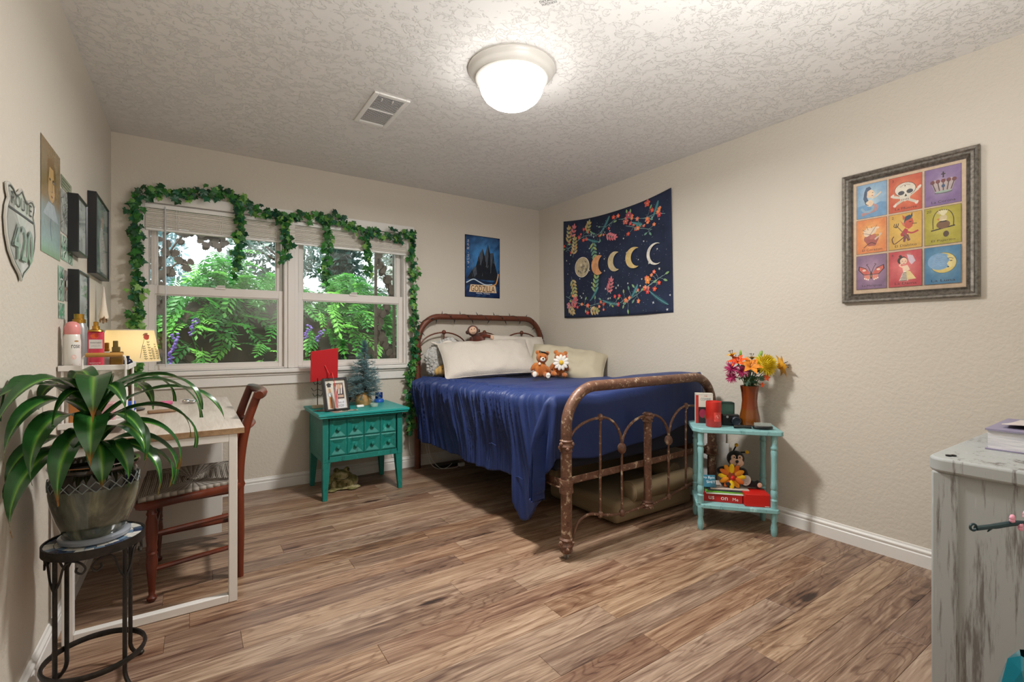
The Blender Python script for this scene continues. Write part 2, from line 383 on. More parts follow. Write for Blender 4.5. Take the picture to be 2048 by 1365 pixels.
# window: one frame with two double-hung units
fr = MB(); yo = YB+.125
for x0, x1 in ((WX0, -.245), (1.52, WX1), (.575, .675)): fr.box((x0, YB+.012, WZ0), (x1, yo, WZ1))
[fr.box((xa, YB+.012, WZ1-.03), (xb, yo, WZ1)).box((xa, YB+.012, WZ0), (xb, yo, WZ0+.012)) for xa, xb in ((-.245, .575), (.675, 1.52))]
fr.box((1.535, YB-.012, WZ0-.01), (1.60, YB+.02, WZ1+.02)).box((-.30, YB-.012, WZ0-.01), (-.262, YB+.02, WZ1+.02))
fr.box((.60, YB+.002, WZ0), (.65, YB+.02, WZ1))
struct(fr.build('trim_1', 'vinyl', bevel=.003))
def sash(parent, x0, x1, z0, z1, y0, y1, st, top, bot, name):
    m = MB()
    m.box((x0, y0, z0), (x0+st, y1, z1)).box((x1-st, y0, z0), (x1, y1, z1)).box((x0+st, y0, z1-top), (x1-st, y1, z1)).box((x0+st, y0, z0), (x1-st, y1, z0+bot))
    i = .008
    for q in (0, 1):     # inner stepped bead
        a0, a1, c0, c1 = x0+st, x1-st, z0+bot, z1-top; ya, yb = y0+.008, y1
        m.box((a0, ya, c0), (a0+i, yb, c1)).box((a1-i, ya, c0), (a1, yb, c1)).box((a0+i, ya, c0), (a1-i, yb, c0+i)).box((a0+i, ya, c1-i), (a1-i, yb, c1)); break
    s_ = m.build(name, 'vinyl', parent, bevel=.002)
    ym = (y0+y1)/2+.006
    MB().box((x0+st-.003, ym-.0015, z0+bot-.003), (x1-st+.003, ym+.0015, z1-top+.003)).build('pane', 'glass', s_)
for i, (a, c) in enumerate(((-.245, .575), (.675, 1.52))):
    w = struct(MB().box((a, YB+.10, WZ0+.01), (a+.006, yo, WZ1-.03)).box((c-.006, YB+.10, WZ0+.01), (c, yo, WZ1-.03)).build('window_%d' % (i+1), 'vinyl'))
    sash(w, a, c, WZ0+.012, 1.480, YB+.045, YB+.075, .034, .06, .030, 'lower_sash')
    sash(w, a+.012, c-.012, 1.42, WZ1-.03, YB+.082, YB+.110, .030, .04, .04, 'upper_sash')
    m = MB(); m.box(((a+c)/2-.03, YB+.035, 1.47), ((a+c)/2+.03, YB+.047, 1.487)).tube([((a+c)/2-.02, YB+.033, 1.49), ((a+c)/2+.025, YB+.028, 1.492)], .006, 8)
    m.build('sash_lock', 'vinyl', w)
st = MB(); st.box((WX0-.03, YB-.045, WZ0-.030), (WX1+.03, YB+.05, WZ0)).build('trim_2', 'trim', bevel=.006)['kind'] = 'structure'
ap = MB(); ap.box((WX0-.01, YB-.016, WZ0-.115), (WX1+.01, YB+.002, WZ0-.030)).box((WX0-.012, YB-.026, WZ0-.048), (WX1+.012, YB, WZ0-.030)).build('trim_3', 'trim', bevel=.003)['kind'] = 'structure'
MB().box((WX0-.03, YB-.014, WZ1-.025), (WX1+.03, YB+.004, WZ1+.045)).build('trim_4', 'trim', bevel=.003)['kind'] = 'structure'

M['blind'] = mat('blind_slat', '#e9e3d9', .5)
# mini blind pulled up
bl = thing('window_blind', 'white mini blind pulled up into a slat stack across the window top', 'blind', (.64, YB-.02, 1.84))
hy = YB+.010
MB().box((-.262, hy-.016, 1.985), (1.545, hy+.016, 2.012)).build('headrail', 'white', bl, bevel=.002)
sl = MB().grid(lambda u, v: (-.9+1.8*u, .0125*math.copysign(abs(cos(2*PI*v))**.5, cos(2*PI*v)), .0027*math.copysign(abs(sin(2*PI*v))**.5, sin(2*PI*v))), 2, 17).mesh('slat', M['blind'])
for k in range(19):
    piece('slat', sl, bl, Tm((.641+rp.uniform(-.002, .002), hy+rp.uniform(-.002, .002), 1.858+k*.0066), rp.uniform(-.12, .12), 0, rp.uniform(-.0015, .0015)))
MB().box((-.258, hy-.013, 1.838), (1.54, hy+.013, 1.853)).build('bottom_rail', 'white', bl, bevel=.003)
for x in (-.09, .16, .52, .88, 1.2, 1.4):
    m = MB(); zz = [2.0-.16*k/12 for k in range(13)]
    m.tube([(x+rp.uniform(-.004, .004), hy-.015, z) for z in zz], .0014, 5); m.tube([(x+.012+rp.uniform(-.004, .004), hy-.015, z) for z in zz], .0012, 5)
    m.build('ladder_cord', 'white', bl)
MB().tube([(-.152, hy-.022, 2.0), (-.150, hy-.024, 1.5), (-.148, hy-.024, .93)], .0042, 6).build('tilt_wand', mat('clear_plastic', '#cfd2da', .15), bl)

# ------------------------------------------------ outside
M['ground'] = mat('ground', '#4c5a33', .9, col2='#7a6a4c', scale=3)
struct(MB().box((-40, YB+.6, -.3), (50, 70, -.05)).build('lawn', 'ground'))
struct(MB().box((-3, YB+.14, -.3), (6, YB+1.1, -.02)).build('porch', mat('concrete', '#a19d96', .8)))
def leafmat(name, c1, c2, trans=.35, rough=.45):
    m, t = newmat(name); f = t.n('ObjectInfo', out=None).outputs['Random']
    g = t.noise(t.co((1, 1, 1)), 3.0, 3); k = t.m('MULTIPLY_ADD', f, .5, t.m('MULTIPLY', g, .5))
    c = t.ramp(k, [(.3, lin(c1)), (.62, lin(c2))]); t.set(Base_Color=c, Roughness=rough)
    tr = t.n('BsdfTranslucent', {'Color': c}); t.t.links.new(t.n('MixShader', {0: trans, 1: t.p.outputs[0], 2: tr}), t.out.inputs[0]); return m
M['wisteria'] = leafmat('wisteria_leaf', '#3f8f35', '#8fd860', .45)
M['wisteria_mature'] = leafmat('wisteria_mature_leaf', '#22582a', '#3f8a3a', .3)
M['innerbush'] = mat('bush_depth_shade', '#16200f', .9, col2='#3a2d1f', scale=5)  # dark colour painted as the shade deep inside the bush
M['bark'] = mat('bark', '#4a3d33', .9, col2='#6a5a4c', scale=12, stretch=(1, 1, .2), bump=.5, bscale=20, bdist=.03)
ro = random.Random(11)
def compound_leaf(scale=1.0):
    m = MB(); n = 5
    for i in range(n*2+1):
        t = .2+.8*(i//2)/n; side = -1 if i % 2 else 1; x = .26*t; z = -.10*t*t
        ang = side*(.95-.25*t) if i < 2*n else 0; L = .085*(1-.25*abs(t-.5)); w = .017
        d = Vector((cos(ang), sin(ang), -.25)); nn = Vector((-sin(ang), cos(ang), 0)); p = Vector((x, 0, z))
        m.add([p, p+d*L*.45+nn*w, p+d*L, p+d*L*.45-nn*w, p+d*L*.5+Vector((0, 0, -.006))], [(0, 4, 1), (1, 4, 2), (2, 4, 3), (3, 4, 0)])
    m.tube([(0, 0, 0), (.13, 0, -.03), (.26, 0, -.10)], .0025, 3, cap=False); return m
CL = compound_leaf()
bush = thing('wisteria_bush', 'broad bright green wisteria shrub with drooping leaflets outside the window', 'shrub', (1.0, 6.0, -.05))
def btop(x): return 1.77+.10*sin(x*2.1+.6)+.12*sin(x*4.7)+.05*sin(x*9)-.30*sm(x, 1.9, 2.9)
def bsurf(x, a, k=1.0):        # a from front foot (0) over the top (1)
    h = btop(x); th = a*PI*.75; yc = 6.15+.10*sin(x*3); z = (h+.05)*sin(min(th, PI/2)*1)**.8*k if th < PI/2 else (h+.05)*sin(th)*k
    return Vector((x, yc-(.95+.1*sin(x*5+a*4))*cos(th)*k, z-.05))
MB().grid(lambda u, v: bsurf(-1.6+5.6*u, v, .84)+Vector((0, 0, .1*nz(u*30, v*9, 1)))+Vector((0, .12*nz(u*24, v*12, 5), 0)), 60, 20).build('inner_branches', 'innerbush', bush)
clm = CL.mesh('leaf', M['wisteria']); cld = CL.mesh('leaf', M['wisteria_mature'])
big = MB(); bigd = MB(); spots = []
for k in range(3100):
    x = ro.uniform(-1.4, 3.4); a = ro.random()**.8; p = bsurf(x, a, ro.uniform(.84, 1.05)); 
    clump = nz(x*1.7, a*4.5, 3)
    if a < .62 and clump < -.05 and ro.random() < .9: continue
    if a < .34 and ro.random() < .45: continue
    out = (bsurf(x, a, 1.1)-bsurf(x, a, .9)).normalized(); az = math.atan2(out.y, out.x)+ro.uniform(-.9, .9)
    T = Tm(p, ro.uniform(-.5, .5), ro.uniform(-.35, .75) if a < .8 else ro.uniform(-.6, .3), az, ro.uniform(.75, 1.25))
    low = ro.random() < .4
    spots.append((p.y-.3*p.z, T, low))
spots.sort(key=lambda q: q[0])
for i, (d, T, low) in enumerate(spots):
    if i < 290: piece('leaf', cld if low else clm, bush, T)
    else: (bigd if low else big).add(CL.v, CL.f, None, T)
stuff(big.build('foliage', 'wisteria', bush)); stuff(bigd.build('mature_foliage', 'wisteria_mature', bush))
m = MB()
for (x, y, z, n) in ((-.12, 5.1, 1.16, 30), (.03, 5.25, 1.3, 16), (.98, 5.1, 1.25, 14), (1.1, 5.15, 1.2, 12)):
    for k in range(n):
        t = k/n; m.ell((x+ro.uniform(-.03, .03)*(1-t*.6)-.05*t, y+ro.uniform(-.03, .03), z-.30*t*n/30), (.014, .014, .01), nu=6, nv=4)
m.build('flower_cluster', mat('wisteria_flower', '#8a6cc0', .6, col2='#5d4590', scale=30), bush)
m = MB()
for k in range(26):
    x = ro.uniform(-.2, 2.2); m.tube(spline([(x, 6.1, 0), (x+ro.uniform(-.2, .2), 5.6, ro.uniform(.4, .7)), (x+ro.uniform(-.4, .4), 5.25, ro.uniform(.3, .9))], 4), [.012]*8+[.004], 5)
m.build('stem', 'bark', bush)
def tree(name, label, x, y, h, cr, cz, tufts, mname, tuft, trunk_r=.12, group=None, spread=1.0, flat=1.0, seed=1):
    r = random.Random(seed); t = thing(name, label, 'tree', (x, y, -.06), group=group)
    w = MB(); w.tube([(x, y, -.1), (x+.05*h*.1, y, h*.5), (x, y, h)], [trunk_r, trunk_r*.8, trunk_r*.3], 8); c = MB()
    for k in range(tufts):
        q = r.uniform(0, 2*PI); v = r.uniform(-1, 1); rr = cr*(1-abs(v)**2)**.5*r.uniform(.45, 1)*spread
        p = Vector((x+rr*cos(q), y+rr*sin(q), cz+v*cr*flat)); 
        if k % 9 == 0: w.tube([(x, y, p.z-.25*cr), (x+(p.x-x)*.5, y+(p.y-y)*.5, p.z-.1*cr), p], [trunk_r*.3, trunk_r*.2, .01], 4, cap=False)
        for j in range(tuft):
            d = Vector((r.gauss(0, 1), r.gauss(0, 1), r.gauss(0, .8))).normalized(); L = cr*r.uniform(.07, .16); a = p+d*L*.6; n_ = d.orthogonal().normalized()*L*.22; e = a+d*L
            c.add([a, a+d*L*.5+n_, e, a+d*L*.5-n_], [(0, 1, 2, 3)])
    w.build('trunk', 'bark', t); stuff(c.build('foliage', mname, t)); return t
M['pine'] = leafmat('pine_needles', '#3f5c52', '#6f8d80', .2)
M['blueconifer'] = leafmat('blue_conifer_needles', '#6f9aa3', '#9fc3c9', .2)
M['olive'] = leafmat('olive_leaf', '#6e7d6c', '#a3aea0', .3)
tree('pine_tree', 'dark blue-green pine with spreading tufts seen through the upper left pane', 2.35, 17, 5.2, 1.7, 4.2, 120, 'pine', 26, .16, seed=4, flat=.75)
tree('blue_conifer', 'pale blue conifer behind the leafy ironwork at the window left', -1.3, 12.5, 4.6, 1.35, 3.1, 160, 'blueconifer', 26, .12, seed=5, flat=1.2)
tree('cypress_tree', 'narrow grey-green cypress column between pine and window mullion', 3.55, 14, 5.2, 1.9, 3.4, 150, 'pine', 22, .2, seed=6, spread=.2, flat=1.0)
tree('small_conifer', 'grey-green conifer just left of the window mullion', 5.5, 15.5, 4.2, 1.25, 2.9, 110, 'pine', 22, .12, seed=12)
for i, (x, y, h, cr, cz, lb) in enumerate(((4.6, 10.2, 4.3, 1.3, 2.9, 'airy grey olive tree seen right after the window mullion'), (7.6, 12.5, 4.4, 1.6, 2.8, 'airy grey olive tree in the middle of the right upper pane'), (8.6, 9.2, 4.4, 1.4, 2.4, 'airy grey olive tree beside the right ironwork post'))):
    tree('olive_tree', lb, x, y, h, cr, cz, 210, 'olive', 22, .13, group='grey olive trees beyond the shrub', seed=20+i)
# leafy wrought iron porch posts
M['porchiron'] = mat('brown_wrought_iron', '#4a4038', .6, .3, col2='#5c5046', scale=20)
oak = [(0, 0), (.012, .012), (.03, .006), (.034, .022), (.052, .024), (.05, .04), (.066, .052), (.052, .062), (.055, .08), (.036, .08), (.03, .096), (.014, .088), (0, .10)]
oak = oak+[(-x, y) for x, y in reversed(oak[1:-1])]
def ironleaf(m, x, y, z, a, s): m.prism([(p[0]*s, p[1]*s) for p in oak], -.003, .003, Tm((x, y, z), PI/2, 0, 0) @ Matrix.Rotation(a, 4, 'Z'))
def iron_post(x0, x1, z0, label, bracket):
    y = 4.75; t = thing('iron_porch_post', label, 'post', ((x0+x1)/2, y, -.02)); m = MB()
    for x in (x0, x1): m.box((x-.012, y-.012, -.03), (x+.012, y+.012, 2.75))
    m.build('upright', 'porchiron', t); m = MB(); l = MB(); xc = (x0+x1)/2; w = (x1-x0)/2-.02
    pts = [(xc+w*.8*sin(k*.8), y, .0+k*.09) for k in range(31)]; m.tube(spline(pts, 3), .008, 6)
    for k in range(31):
        x, _, z = pts[k]
        for q in (-1, 1, 2, -2):
            a = q*1.1+ro.uniform(-.5, .5); ironleaf(l, x+.01*q, y+q*.004, z+ro.uniform(-.03, .03), a, ro.uniform(.5, .72))
    if bracket:
        br = [(x1, y, 2.62-.0), (x1+.12, y, 2.3), (x1+.3, y, 2.15), (x1+.5, y, 2.2), (x1+.62, y, 2.35)]; m.tube(spline(br, 6), .009, 6)
        for s0, e0 in (((x1, 1.75), (x1+.22, 2.02)), ((x1, 1.95), (x1+.4, 2.18)), ((x1, 2.1), (x1+.30, 1.88)), ((x1+.1, 2.3), (x1+.42, 1.98)), ((x1, 1.62), (x1+.16, 1.72))):
            c_ = [(s0[0], y, s0[1]), ((s0[0]+e0[0])/2, y, (s0[1]+e0[1])/2+.06), (e0[0], y, e0[1])]; m.tube(spline(c_, 6), .008, 6)
            for k in range(11): p = spline(c_, 6)[2+k if 2+k < 13 else 12]; ironleaf(l, p.x+ro.uniform(-.025, .025), y+ro.uniform(-.01, .01), p.z+ro.uniform(-.025, .025), ro.uniform(0, 6.28), ro.uniform(.45, .65))
    if bracket:
        for k in range(70): ironleaf(l, xc+ro.uniform(-.05, .075), y+ro.uniform(-.012, .012), ro.uniform(1.35, 2.3), ro.uniform(0, 6.28), ro.uniform(.4, .62))
        for k in range(64):
            u_ = ro.random(); p = Vector((x1+.02+.42*u_, y, 2.16-.30*u_*u_+.05*sin(u_*9)+ro.uniform(-.09, .09))); ironleaf(l, p.x, y+ro.uniform(-.012, .012), p.z, ro.uniform(0, 6.28), ro.uniform(.4, .6))
    m.build('scroll', 'porchiron', t); l.build('iron_leaf', 'porchiron', t)
iron_post(-.34, -.19, 1.3, 'brown wrought-iron leaf post with bracket outside the left pane', True)
iron_post(1.53, 1.72, 0, 'brown wrought-iron leaf post outside the right pane', False)
# ------------------------------------------------ ceiling fixtures
t = thing('ceiling_light', 'round flush ceiling light with white stepped ring and glowing glass bowl', 'light', (1.30, 1.945, 2.44))
LX, LY = 1.30, 1.945
ring = [(.0, 2.4395), (.212, 2.4395), (.214, 2.432), (.206, 2.426), (.204, 2.420), (.196, 2.410), (.182, 2.398), (.177, 2.394), (.178, 2.388), (.172, 2.382), (.165, 2.379), (.160, 2.374), (.155, 2.378), (.15, 2.43), (0, 2.43)]
MB().lathe(ring, (LX, LY, 0), 56, cap=False).build('ring', mat('white_enamel', '#d9d6d0', .35), t)
m, n = newmat('glowing_alabaster_glass'); v = n.co(); vein = n.n('TexWave', {'Vector': v, 'Scale': 1.6, 'Distortion': 9, 'Detail': 3, 'Detail Scale': 1.3}, out=1)
n.set(Base_Color=(.9, .9, .88, 1), Roughness=.3, Emission_Color=n.ramp(vein, [(.0, (.86, .85, .83)), (.12, (1, .985, .96))]), Emission_Strength=CEIL_EMIT)
MB().lathe([(.157, 2.376), (.156, 2.352), (.148, 2.325), (.132, 2.300), (.105, 2.278), (.07, 2.263), (.035, 2.256), (0, 2.2545)], (LX, LY, 0), 48, cap=False).build('glass_bowl', m, t)

dl = light('ceiling_lamp_light', 'AREA', (LX, LY, 2.25), CEIL_DOWN, (1, .985, .955), shape='DISK', size=.26)

t = thing('air_vent', 'white louvred metal air vent on the textured ceiling', 'vent', (.905, 2.712, 2.44))
m = MB(); x0, x1, y0, y1, zc = .805, 1.005, 2.512, 2.912, 2.44
m.box((x0, y0, zc-.010), (x0+.026, y1, zc)).box((x1-.026, y0, zc-.010), (x1, y1, zc))
for ya, yb in ((y0, y0+.026), (y1-.026, y1), (2.706, 2.718)): m.box((x0+.026, ya, zc-.0095), (x1-.026, yb, zc))
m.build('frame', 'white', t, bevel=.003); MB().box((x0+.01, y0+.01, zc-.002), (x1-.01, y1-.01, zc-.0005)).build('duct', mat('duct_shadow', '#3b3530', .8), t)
sl = MB().box((-.076, -.0035, -.0007), (.076, .0035, .0007)).mesh('slat', M['white'], smooth=False)
for k in range(26):
    yy = y0+.034+k*(.172/13)+(.012 if k > 12 else 0); piece('slat', sl, t, Tm(((x0+x1)/2, yy, zc-.006), rad(38)))
MB().box((.86, y0+.05, zc-.014), (.864, y0+.07, zc-.004)).box((.92, y0+.045, zc-.014), (.924, y0+.065, zc-.004)).build('damper_lever', 'white', t)
t = thing('ceiling_lettering', 'small curved black word stuck on the ceiling at the top edge', 'lettering', (1.2, 1.1, 2.438))
def ceilT(x, y, a): return Matrix.Translation((x, y, HC-.001)) @ Matrix.Rotation(a, 4, 'Z') @ Matrix.Rotation(PI, 4, 'X')
M['print'] = vmat('printed_paper', .55); M['print_gloss'] = vmat('printed_gloss', .22, .10); M['cloth_print'] = vmat('printed_cloth', .8, .22, 30, .25, 900)
A = Art(); A.text('SUCCESS', 0, 0, .011, '#1b1a1a', w=.062); A.text('DETAILS', -.004, .017, .012, '#1b1a1a', w=.06)
A.build('letters', 'print', t, ceilT(1.168, 1.478, rad(-54)))

# ------------------------------------------------ iron bed
XBL, XBR, YFT, YHD = 1.577, 2.875, 1.86, 3.872
bed = thing('iron_bed', 'antique brown iron bed with arched rails and chipped paint by the right wall', 'bed', ((XBL+XBR)/2, 2.85, 0))
def knuckle(m, x, y, z, r, h):        # cast joint: a swelling with lugs
    m.lathe([(r*.75, -h*.5), (r*1.02, -h*.36), (r*.9, -h*.2), (r*1.15, 0), (r*.92, h*.2), (r*1.05, h*.36), (r*.75, h*.5)], (x, y, z), 14)
    for k in range(6): q = k*PI/3; m.ell((x+r*1.0*cos(q), y+r*1.0*sin(q), z+(h*.16 if k % 2 else -h*.16)), (r*.34, r*.34, h*.16), nu=8, nv=6)
def arch(y, xl, xr, zbend, ztop, r):
    pts = [(xl, y, zbend-.25), (xl, y, zbend-.05)]
    for k in range(13): q = PI/2*k/12; pts.append((xl+r*(1-cos(q)), y, zbend+(ztop-zbend)*sin(q)))
    pts2 = [(xl+xr-p[0], p[1], p[2]) for p in reversed(pts)]
    return pts+pts2
# footboard (it stands a touch askew: the right post further back)
class FB(MB):
    def build(s, *a, **k):
        s.v = [(XBL+(x-XBL)*1.022, y+(x-XBL)*.046, z) for x, y, z in s.v]; return MB.build(s, *a, **k)
FB().tube(arch(YFT, XBL, XBR, .67, .868, .20)[1:-1], .029, 14).build('top_rail', 'bedfoot', bed)
for q, x in ((-1, XBL), (1, XBR)):
    FB().tube([(x+(.002 if q < 0 else 0), YFT, .09), (x, YFT, .36), (x, YFT, .63)], .029, 14).build('post', 'bedfoot', bed)
    for zz, rr_, hh in ((.575, .033, .075), (.075, .034, .08)): m = FB(); knuckle(m, x, YFT, zz, rr_, hh); m.build('casting', 'bedfoot', bed)
    FB().lathe([(.036, -.035), (.038, -.02), (.034, 0), (.038, .025), (.036, .035)], (x, YFT, .372), 14).build('collar', 'bedfoot', bed)
    c_ = FB(); c_.box((x-.010, YFT-.006, .012), (x-.004, YFT+.006, .05)).box((x+.004, YFT-.006, .012), (x+.010, YFT+.006, .05)).box((x-.012, YFT-.012, .045), (x+.012, YFT+.012, .055)).tube([(x-.006, YFT, .016), (x+.006, YFT, .016)], .016, 12); c_.build('caster', mat('steel', '#8d8a86', .4, .8), bed)
XM = 2.212; rod = FB(); ro_ = .0075
def arcpts(x0, z0, x1, z1, top, y, n=12):
    xm = (x0+x1)/2; return [(x0+(x1-x0)*(.5-.5*cos(PI*k/n)), y, (z0+(z1-z0)*k/n)+(top-(z0+(z1-z0)*k/n))*sin(PI*k/n)) for k in range(n+1)]
def halfarc(xa, za, xb, zb, y, n=8):   # quarter ellipse: leaves xa vertically, reaches xb flat
    return [(xb+(xa-xb)*cos(PI/2*k/n), y, za+(zb-za)*sin(PI/2*k/n)) for k in range(n+1)]
xs = [1.819, 1.990, XM, 2.409, 2.585]
for xa, za, xb, zb in ((1.603, .60, 1.819, .695), (1.990, .515, 1.819, .695), (1.990, .515, 2.190, .668), (2.409, .505, 2.232, .668), (2.409, .505, 2.585, .690), (2.842, .60, 2.585, .690)):
    rod.tube(halfarc(xa, za, xb, zb, YFT), ro_, 8)
rod.build('arch_rod', 'bedfoot', bed)
for x, z0, z1 in ((1.819, .17, .695), (1.990, .145, .50), (2.409, .15, .495), (2.585, .175, .69)):
    FB().tube([(x, YFT, z0), (x, YFT, z1)], .0065, 8).build('spindle', 'bedfoot', bed)
FB().tube([(XM, YFT, .15), (XM, YFT, .64)], .023, 12).build('spindle', 'bedfoot', bed)
for x, z, r in ((1.819, .695, .017), (1.990, .505, .025), (2.409, .495, .025), (2.585, .69, .017), (1.819, .172, .016), (1.990, .142, .018), (2.409, .15, .018), (2.585, .178, .016)): FB().ell((x, YFT, z), (r, r, r*1.25), nu=12, nv=8).build('casting', 'bedfoot', bed)
for zz, rr_, hh in ((.655, .030, .06), (.145, .034, .05)): m = FB(); knuckle(m, XM, YFT, zz, rr_, hh); m.build('casting', 'bedfoot', bed)
low = spline([(1.606, YFT, .02), (1.618, YFT, .09), (1.655, YFT, .165), (1.73, YFT, .192), (1.819, YFT, .172), (1.90, YFT, .152), (1.990, YFT, .14), (2.1, YFT, .138), (XM, YFT, .142), (2.3, YFT, .14), (2.409, YFT, .15), (2.5, YFT, .165), (2.585, YFT, .178), (2.69, YFT, .192), (2.78, YFT, .165), (2.83, YFT, .09), (2.845, YFT, .02)], 5)
FB().tube([p for p in low if p.z > .03], .0075, 8).build('scroll_rod', 'bedfoot', bed)
FB().box((XBL, YFT+.012, .368), (XBR, YFT+.016, .405)).box((XBL, YFT+.012, .368), (XBR, YFT+.045, .372)).build('foot_rail', 'bedfoot', bed)
for x in (XBL+.01, XBR-.01): MB().box((x-.003, YFT, .35), (x+.003, YHD, .39)).box((x-.02, YFT, .35), (x+.02, YHD, .354)).build('side_rail', 'bedfoot', bed)
# headboard
XHL, XHR = 1.612, 2.945
MB().tube(arch(YHD, XHL, XHR, 1.07, 1.312, .205)[1:-1], .026, 14).build('head_rail', 'bedhead', bed)
for x in (XHL, XHR):
    MB().tube([(x, YHD, .0), (x, YHD, .5), (x, YHD, 1.03)], .027, 14).build('head_post', 'bedhead', bed)
    m = MB(); knuckle(m, x, YHD, 1.02, .030, .07); m.build('casting', 'bedhead', bed)
m = MB()
for a0, at, a1 in ((XHL+.02, 1.861, 2.09), (2.09, 2.28, 2.47), (2.47, 2.707, XHR-.02)): m.tube(halfarc(a0, 1.03, at, 1.172, YHD), .0065, 8); m.tube(halfarc(a1, 1.03, at, 1.172, YHD), .0065, 8)
for x in (1.861, 2.09, 2.28, 2.47, 2.707): m.tube([(x, YHD, .4), (x, YHD, 1.17 if x not in (2.09, 2.47) else 1.03)], .0065, 6)
for x in (1.861, 2.28, 2.707): m.ell((x, YHD, 1.174), (.019, .019, .021), nu=10, nv=8)
m.build('arch_rod', 'bedhead', bed)
mt = thing('mattress', 'navy sheeted mattress and box spring under the blue comforter', 'mattress', (2.25, 2.85, .39))
MB().box((1.625, 2.02, .57), (2.90, 3.82, .765)).build('pad', 'navy', mt, bevel=.05, seg=4)
MB().box((1.63, 2.02, .395), (2.90, 3.82, .565)).build('box_spring', mat('dark_ticking', '#14172a', .8), mt, bevel=.02)

# comforter: one sheet laid over the mattress, dropping at the side, the foot and the corner between
XE, YE, ZT = 1.592, 1.985, .792      # edges where the sheet turns down
cf = thing('comforter', 'navy blue satin comforter gathered over the bed and hanging to one side', 'comforter', (2.25, 2.85, .78))
def ztop(x, y):
    z = ZT+.012*sm(3.3-y, 0, 1.0)+.065*sm(x, 2.15, 2.85)*sm(y, 3.3, 2.2) if False else ZT+.018*sm(3.4-y, 0, 1.2)+.070*sm(x, 2.0, 2.85)*sm(3.0-y, .2, .95)
    z += .010*nz(x*5, y*5, 1)+.012*nz(x*2.3, y*2.3, 7)
    return z
def ridge(*p): return 1-min(1, abs(2.2*nz(*p)))
def gather(u, w):            # irregular pleats that run down the side, u along the edge, w how far down (m)
    q = u+.10*nz(u*2.2, w*1.5, 2)+.16*w
    f1 = .55*ridge(q*9, w*.8, 3)**2+.50*ridge(q*19, w*1.2, 6)**2+.30*ridge(q*41, w*1.8, 9)**2
    f2 = nz(q*26, w*2, 11); f3 = .9*sin(q*9.2+1.0+1.4*nz(q*2.0, w, 4))+.9*ridge(q*5.5, w*.6, 15)-.45
    amp = .55+.45*sm(u, 2.1, 2.7)
    return f1, f2, f3, amp
def cloth(p, q):             # p along x from the left edge (negative hangs), q along y from the foot edge (negative hangs)
    a, b = min(p, 0.0), min(q, 0.0); rho = math.hypot(a, b)
    x0, y0 = XE+max(p, 0), YE+max(q, 0)
    if rho < 1e-6:
        near = math.exp(-max(0, p)/.20); nf = math.exp(-max(0, q)/.12)
        f1, f2, f3, amp = gather(y0, -max(p, 0)*.9)
        z = ztop(x0, y0)+near*amp*(.026*f1+.006*f2-.010)*sm(q, .0, .45)
        g1, g2, g3, _ = gather(x0*1.1+7, 0); z += nf*.004*g2
        z -= .028*(math.exp(-max(0, p)/.03)*.5)*0
        xr = 2.945-x0
        if xr < .06: z -= .05*(1-max(0, xr)/.06)**2
        return (x0, y0, z)
    th = math.atan2(-b, -a); rr = .055; d = rho
    if d < rr*PI/2: out, drop = rr*sin(d/rr), rr*(1-cos(d/rr))
    else: out, drop = rr, rr+(d-rr*PI/2)
    dm = min(.535/max(1e-6, cos(th)), .345/max(1e-6, sin(th))); k_ = th/(PI/2)
    D = .50+.13*sm(.31-q, 0, .035)+.085*sm(.28-q, 0, .09)-.17*sm(.19-q, 0, .19) if b == 0 else .545-.205*k_
    D = max(D, .34); drop *= D/(rr+(dm-rr*PI/2))
    s = sm(d, .0, .28); tail = sin(2*th)**2 if a < 0 and b < 0 else 0
    zt = ztop(x0, y0)
    if th < .02:                                           # the long side
        f1, f2, f3, amp = gather(y0, d); big = sm(d, .12, .42)
        out += amp*(.048*f1*(1-.55*big)*sm(d, 0, .06)+.008*f2)+.022*f3*big-.006+.028*sm(.33-q, 0, .05)*sm(d, .2, .5)
        fade = sm(q, 0, .25); x = XE-out*(.35+.65*fade)-.03*(1-fade)*s
        hem = .016*nz(y0*4, 0, 5)*sm(d, .3, .5)
        return (x, y0, zt-drop+hem+amp*.010*f1*math.exp(-d/.06)*sm(q, .0, .45))
    if th > PI/2-.02 and a >= 0:                           # the foot end
        f1, f2, f3, _ = gather(x0*.7+4, d*.5); out = out*.6+.010*f3*s+.006*f2*s
        y = YE-.012-out*.65
        return (x0, max(y, 1.905), zt-drop+.03*nz(x0*3, 1, 1)*sm(d, .2, .33))
    w = .04*sin(th*5+1.2)*s                               # the corner, a hanging tail
    x = XE-(out+w+.055*s*cos(th)-.03*s)*cos(th)-.03*s; y = YE-(out*.75+w*.4)*sin(th)+.10*tail*sm(d, .2, .6)
    return (x, max(y, 1.925), max(.10, zt-drop))
def skew(p): return (p[0], p[1]+.046*max(0, p[0]-XBL)*(1-sm(p[1], 2.0, 3.0)), p[2])
ps = [-.535+.535*(k/64) for k in range(64)]+[(.36*(k/40)**1.25) for k in range(41)]+[.36+(.985)*((k+1)/46) for k in range(46)]
ps = [p for p in ps if XE+p < 2.945]
qs = [-.345+.345*(k/40) for k in range(40)]+[1.745*(k/420) for k in range(421)]
def cl_fn(u, v): return skew(cloth(ps[round(u*(len(ps)-1))], qs[round(v*(len(qs)-1))]))
o = MB().grid(cl_fn, len(ps), len(qs)).build('cover', 'navy', cf); o.data.update()
d = o.modifiers.new('solid', 'SOLIDIFY'); d.thickness = .012; d.offset = -1
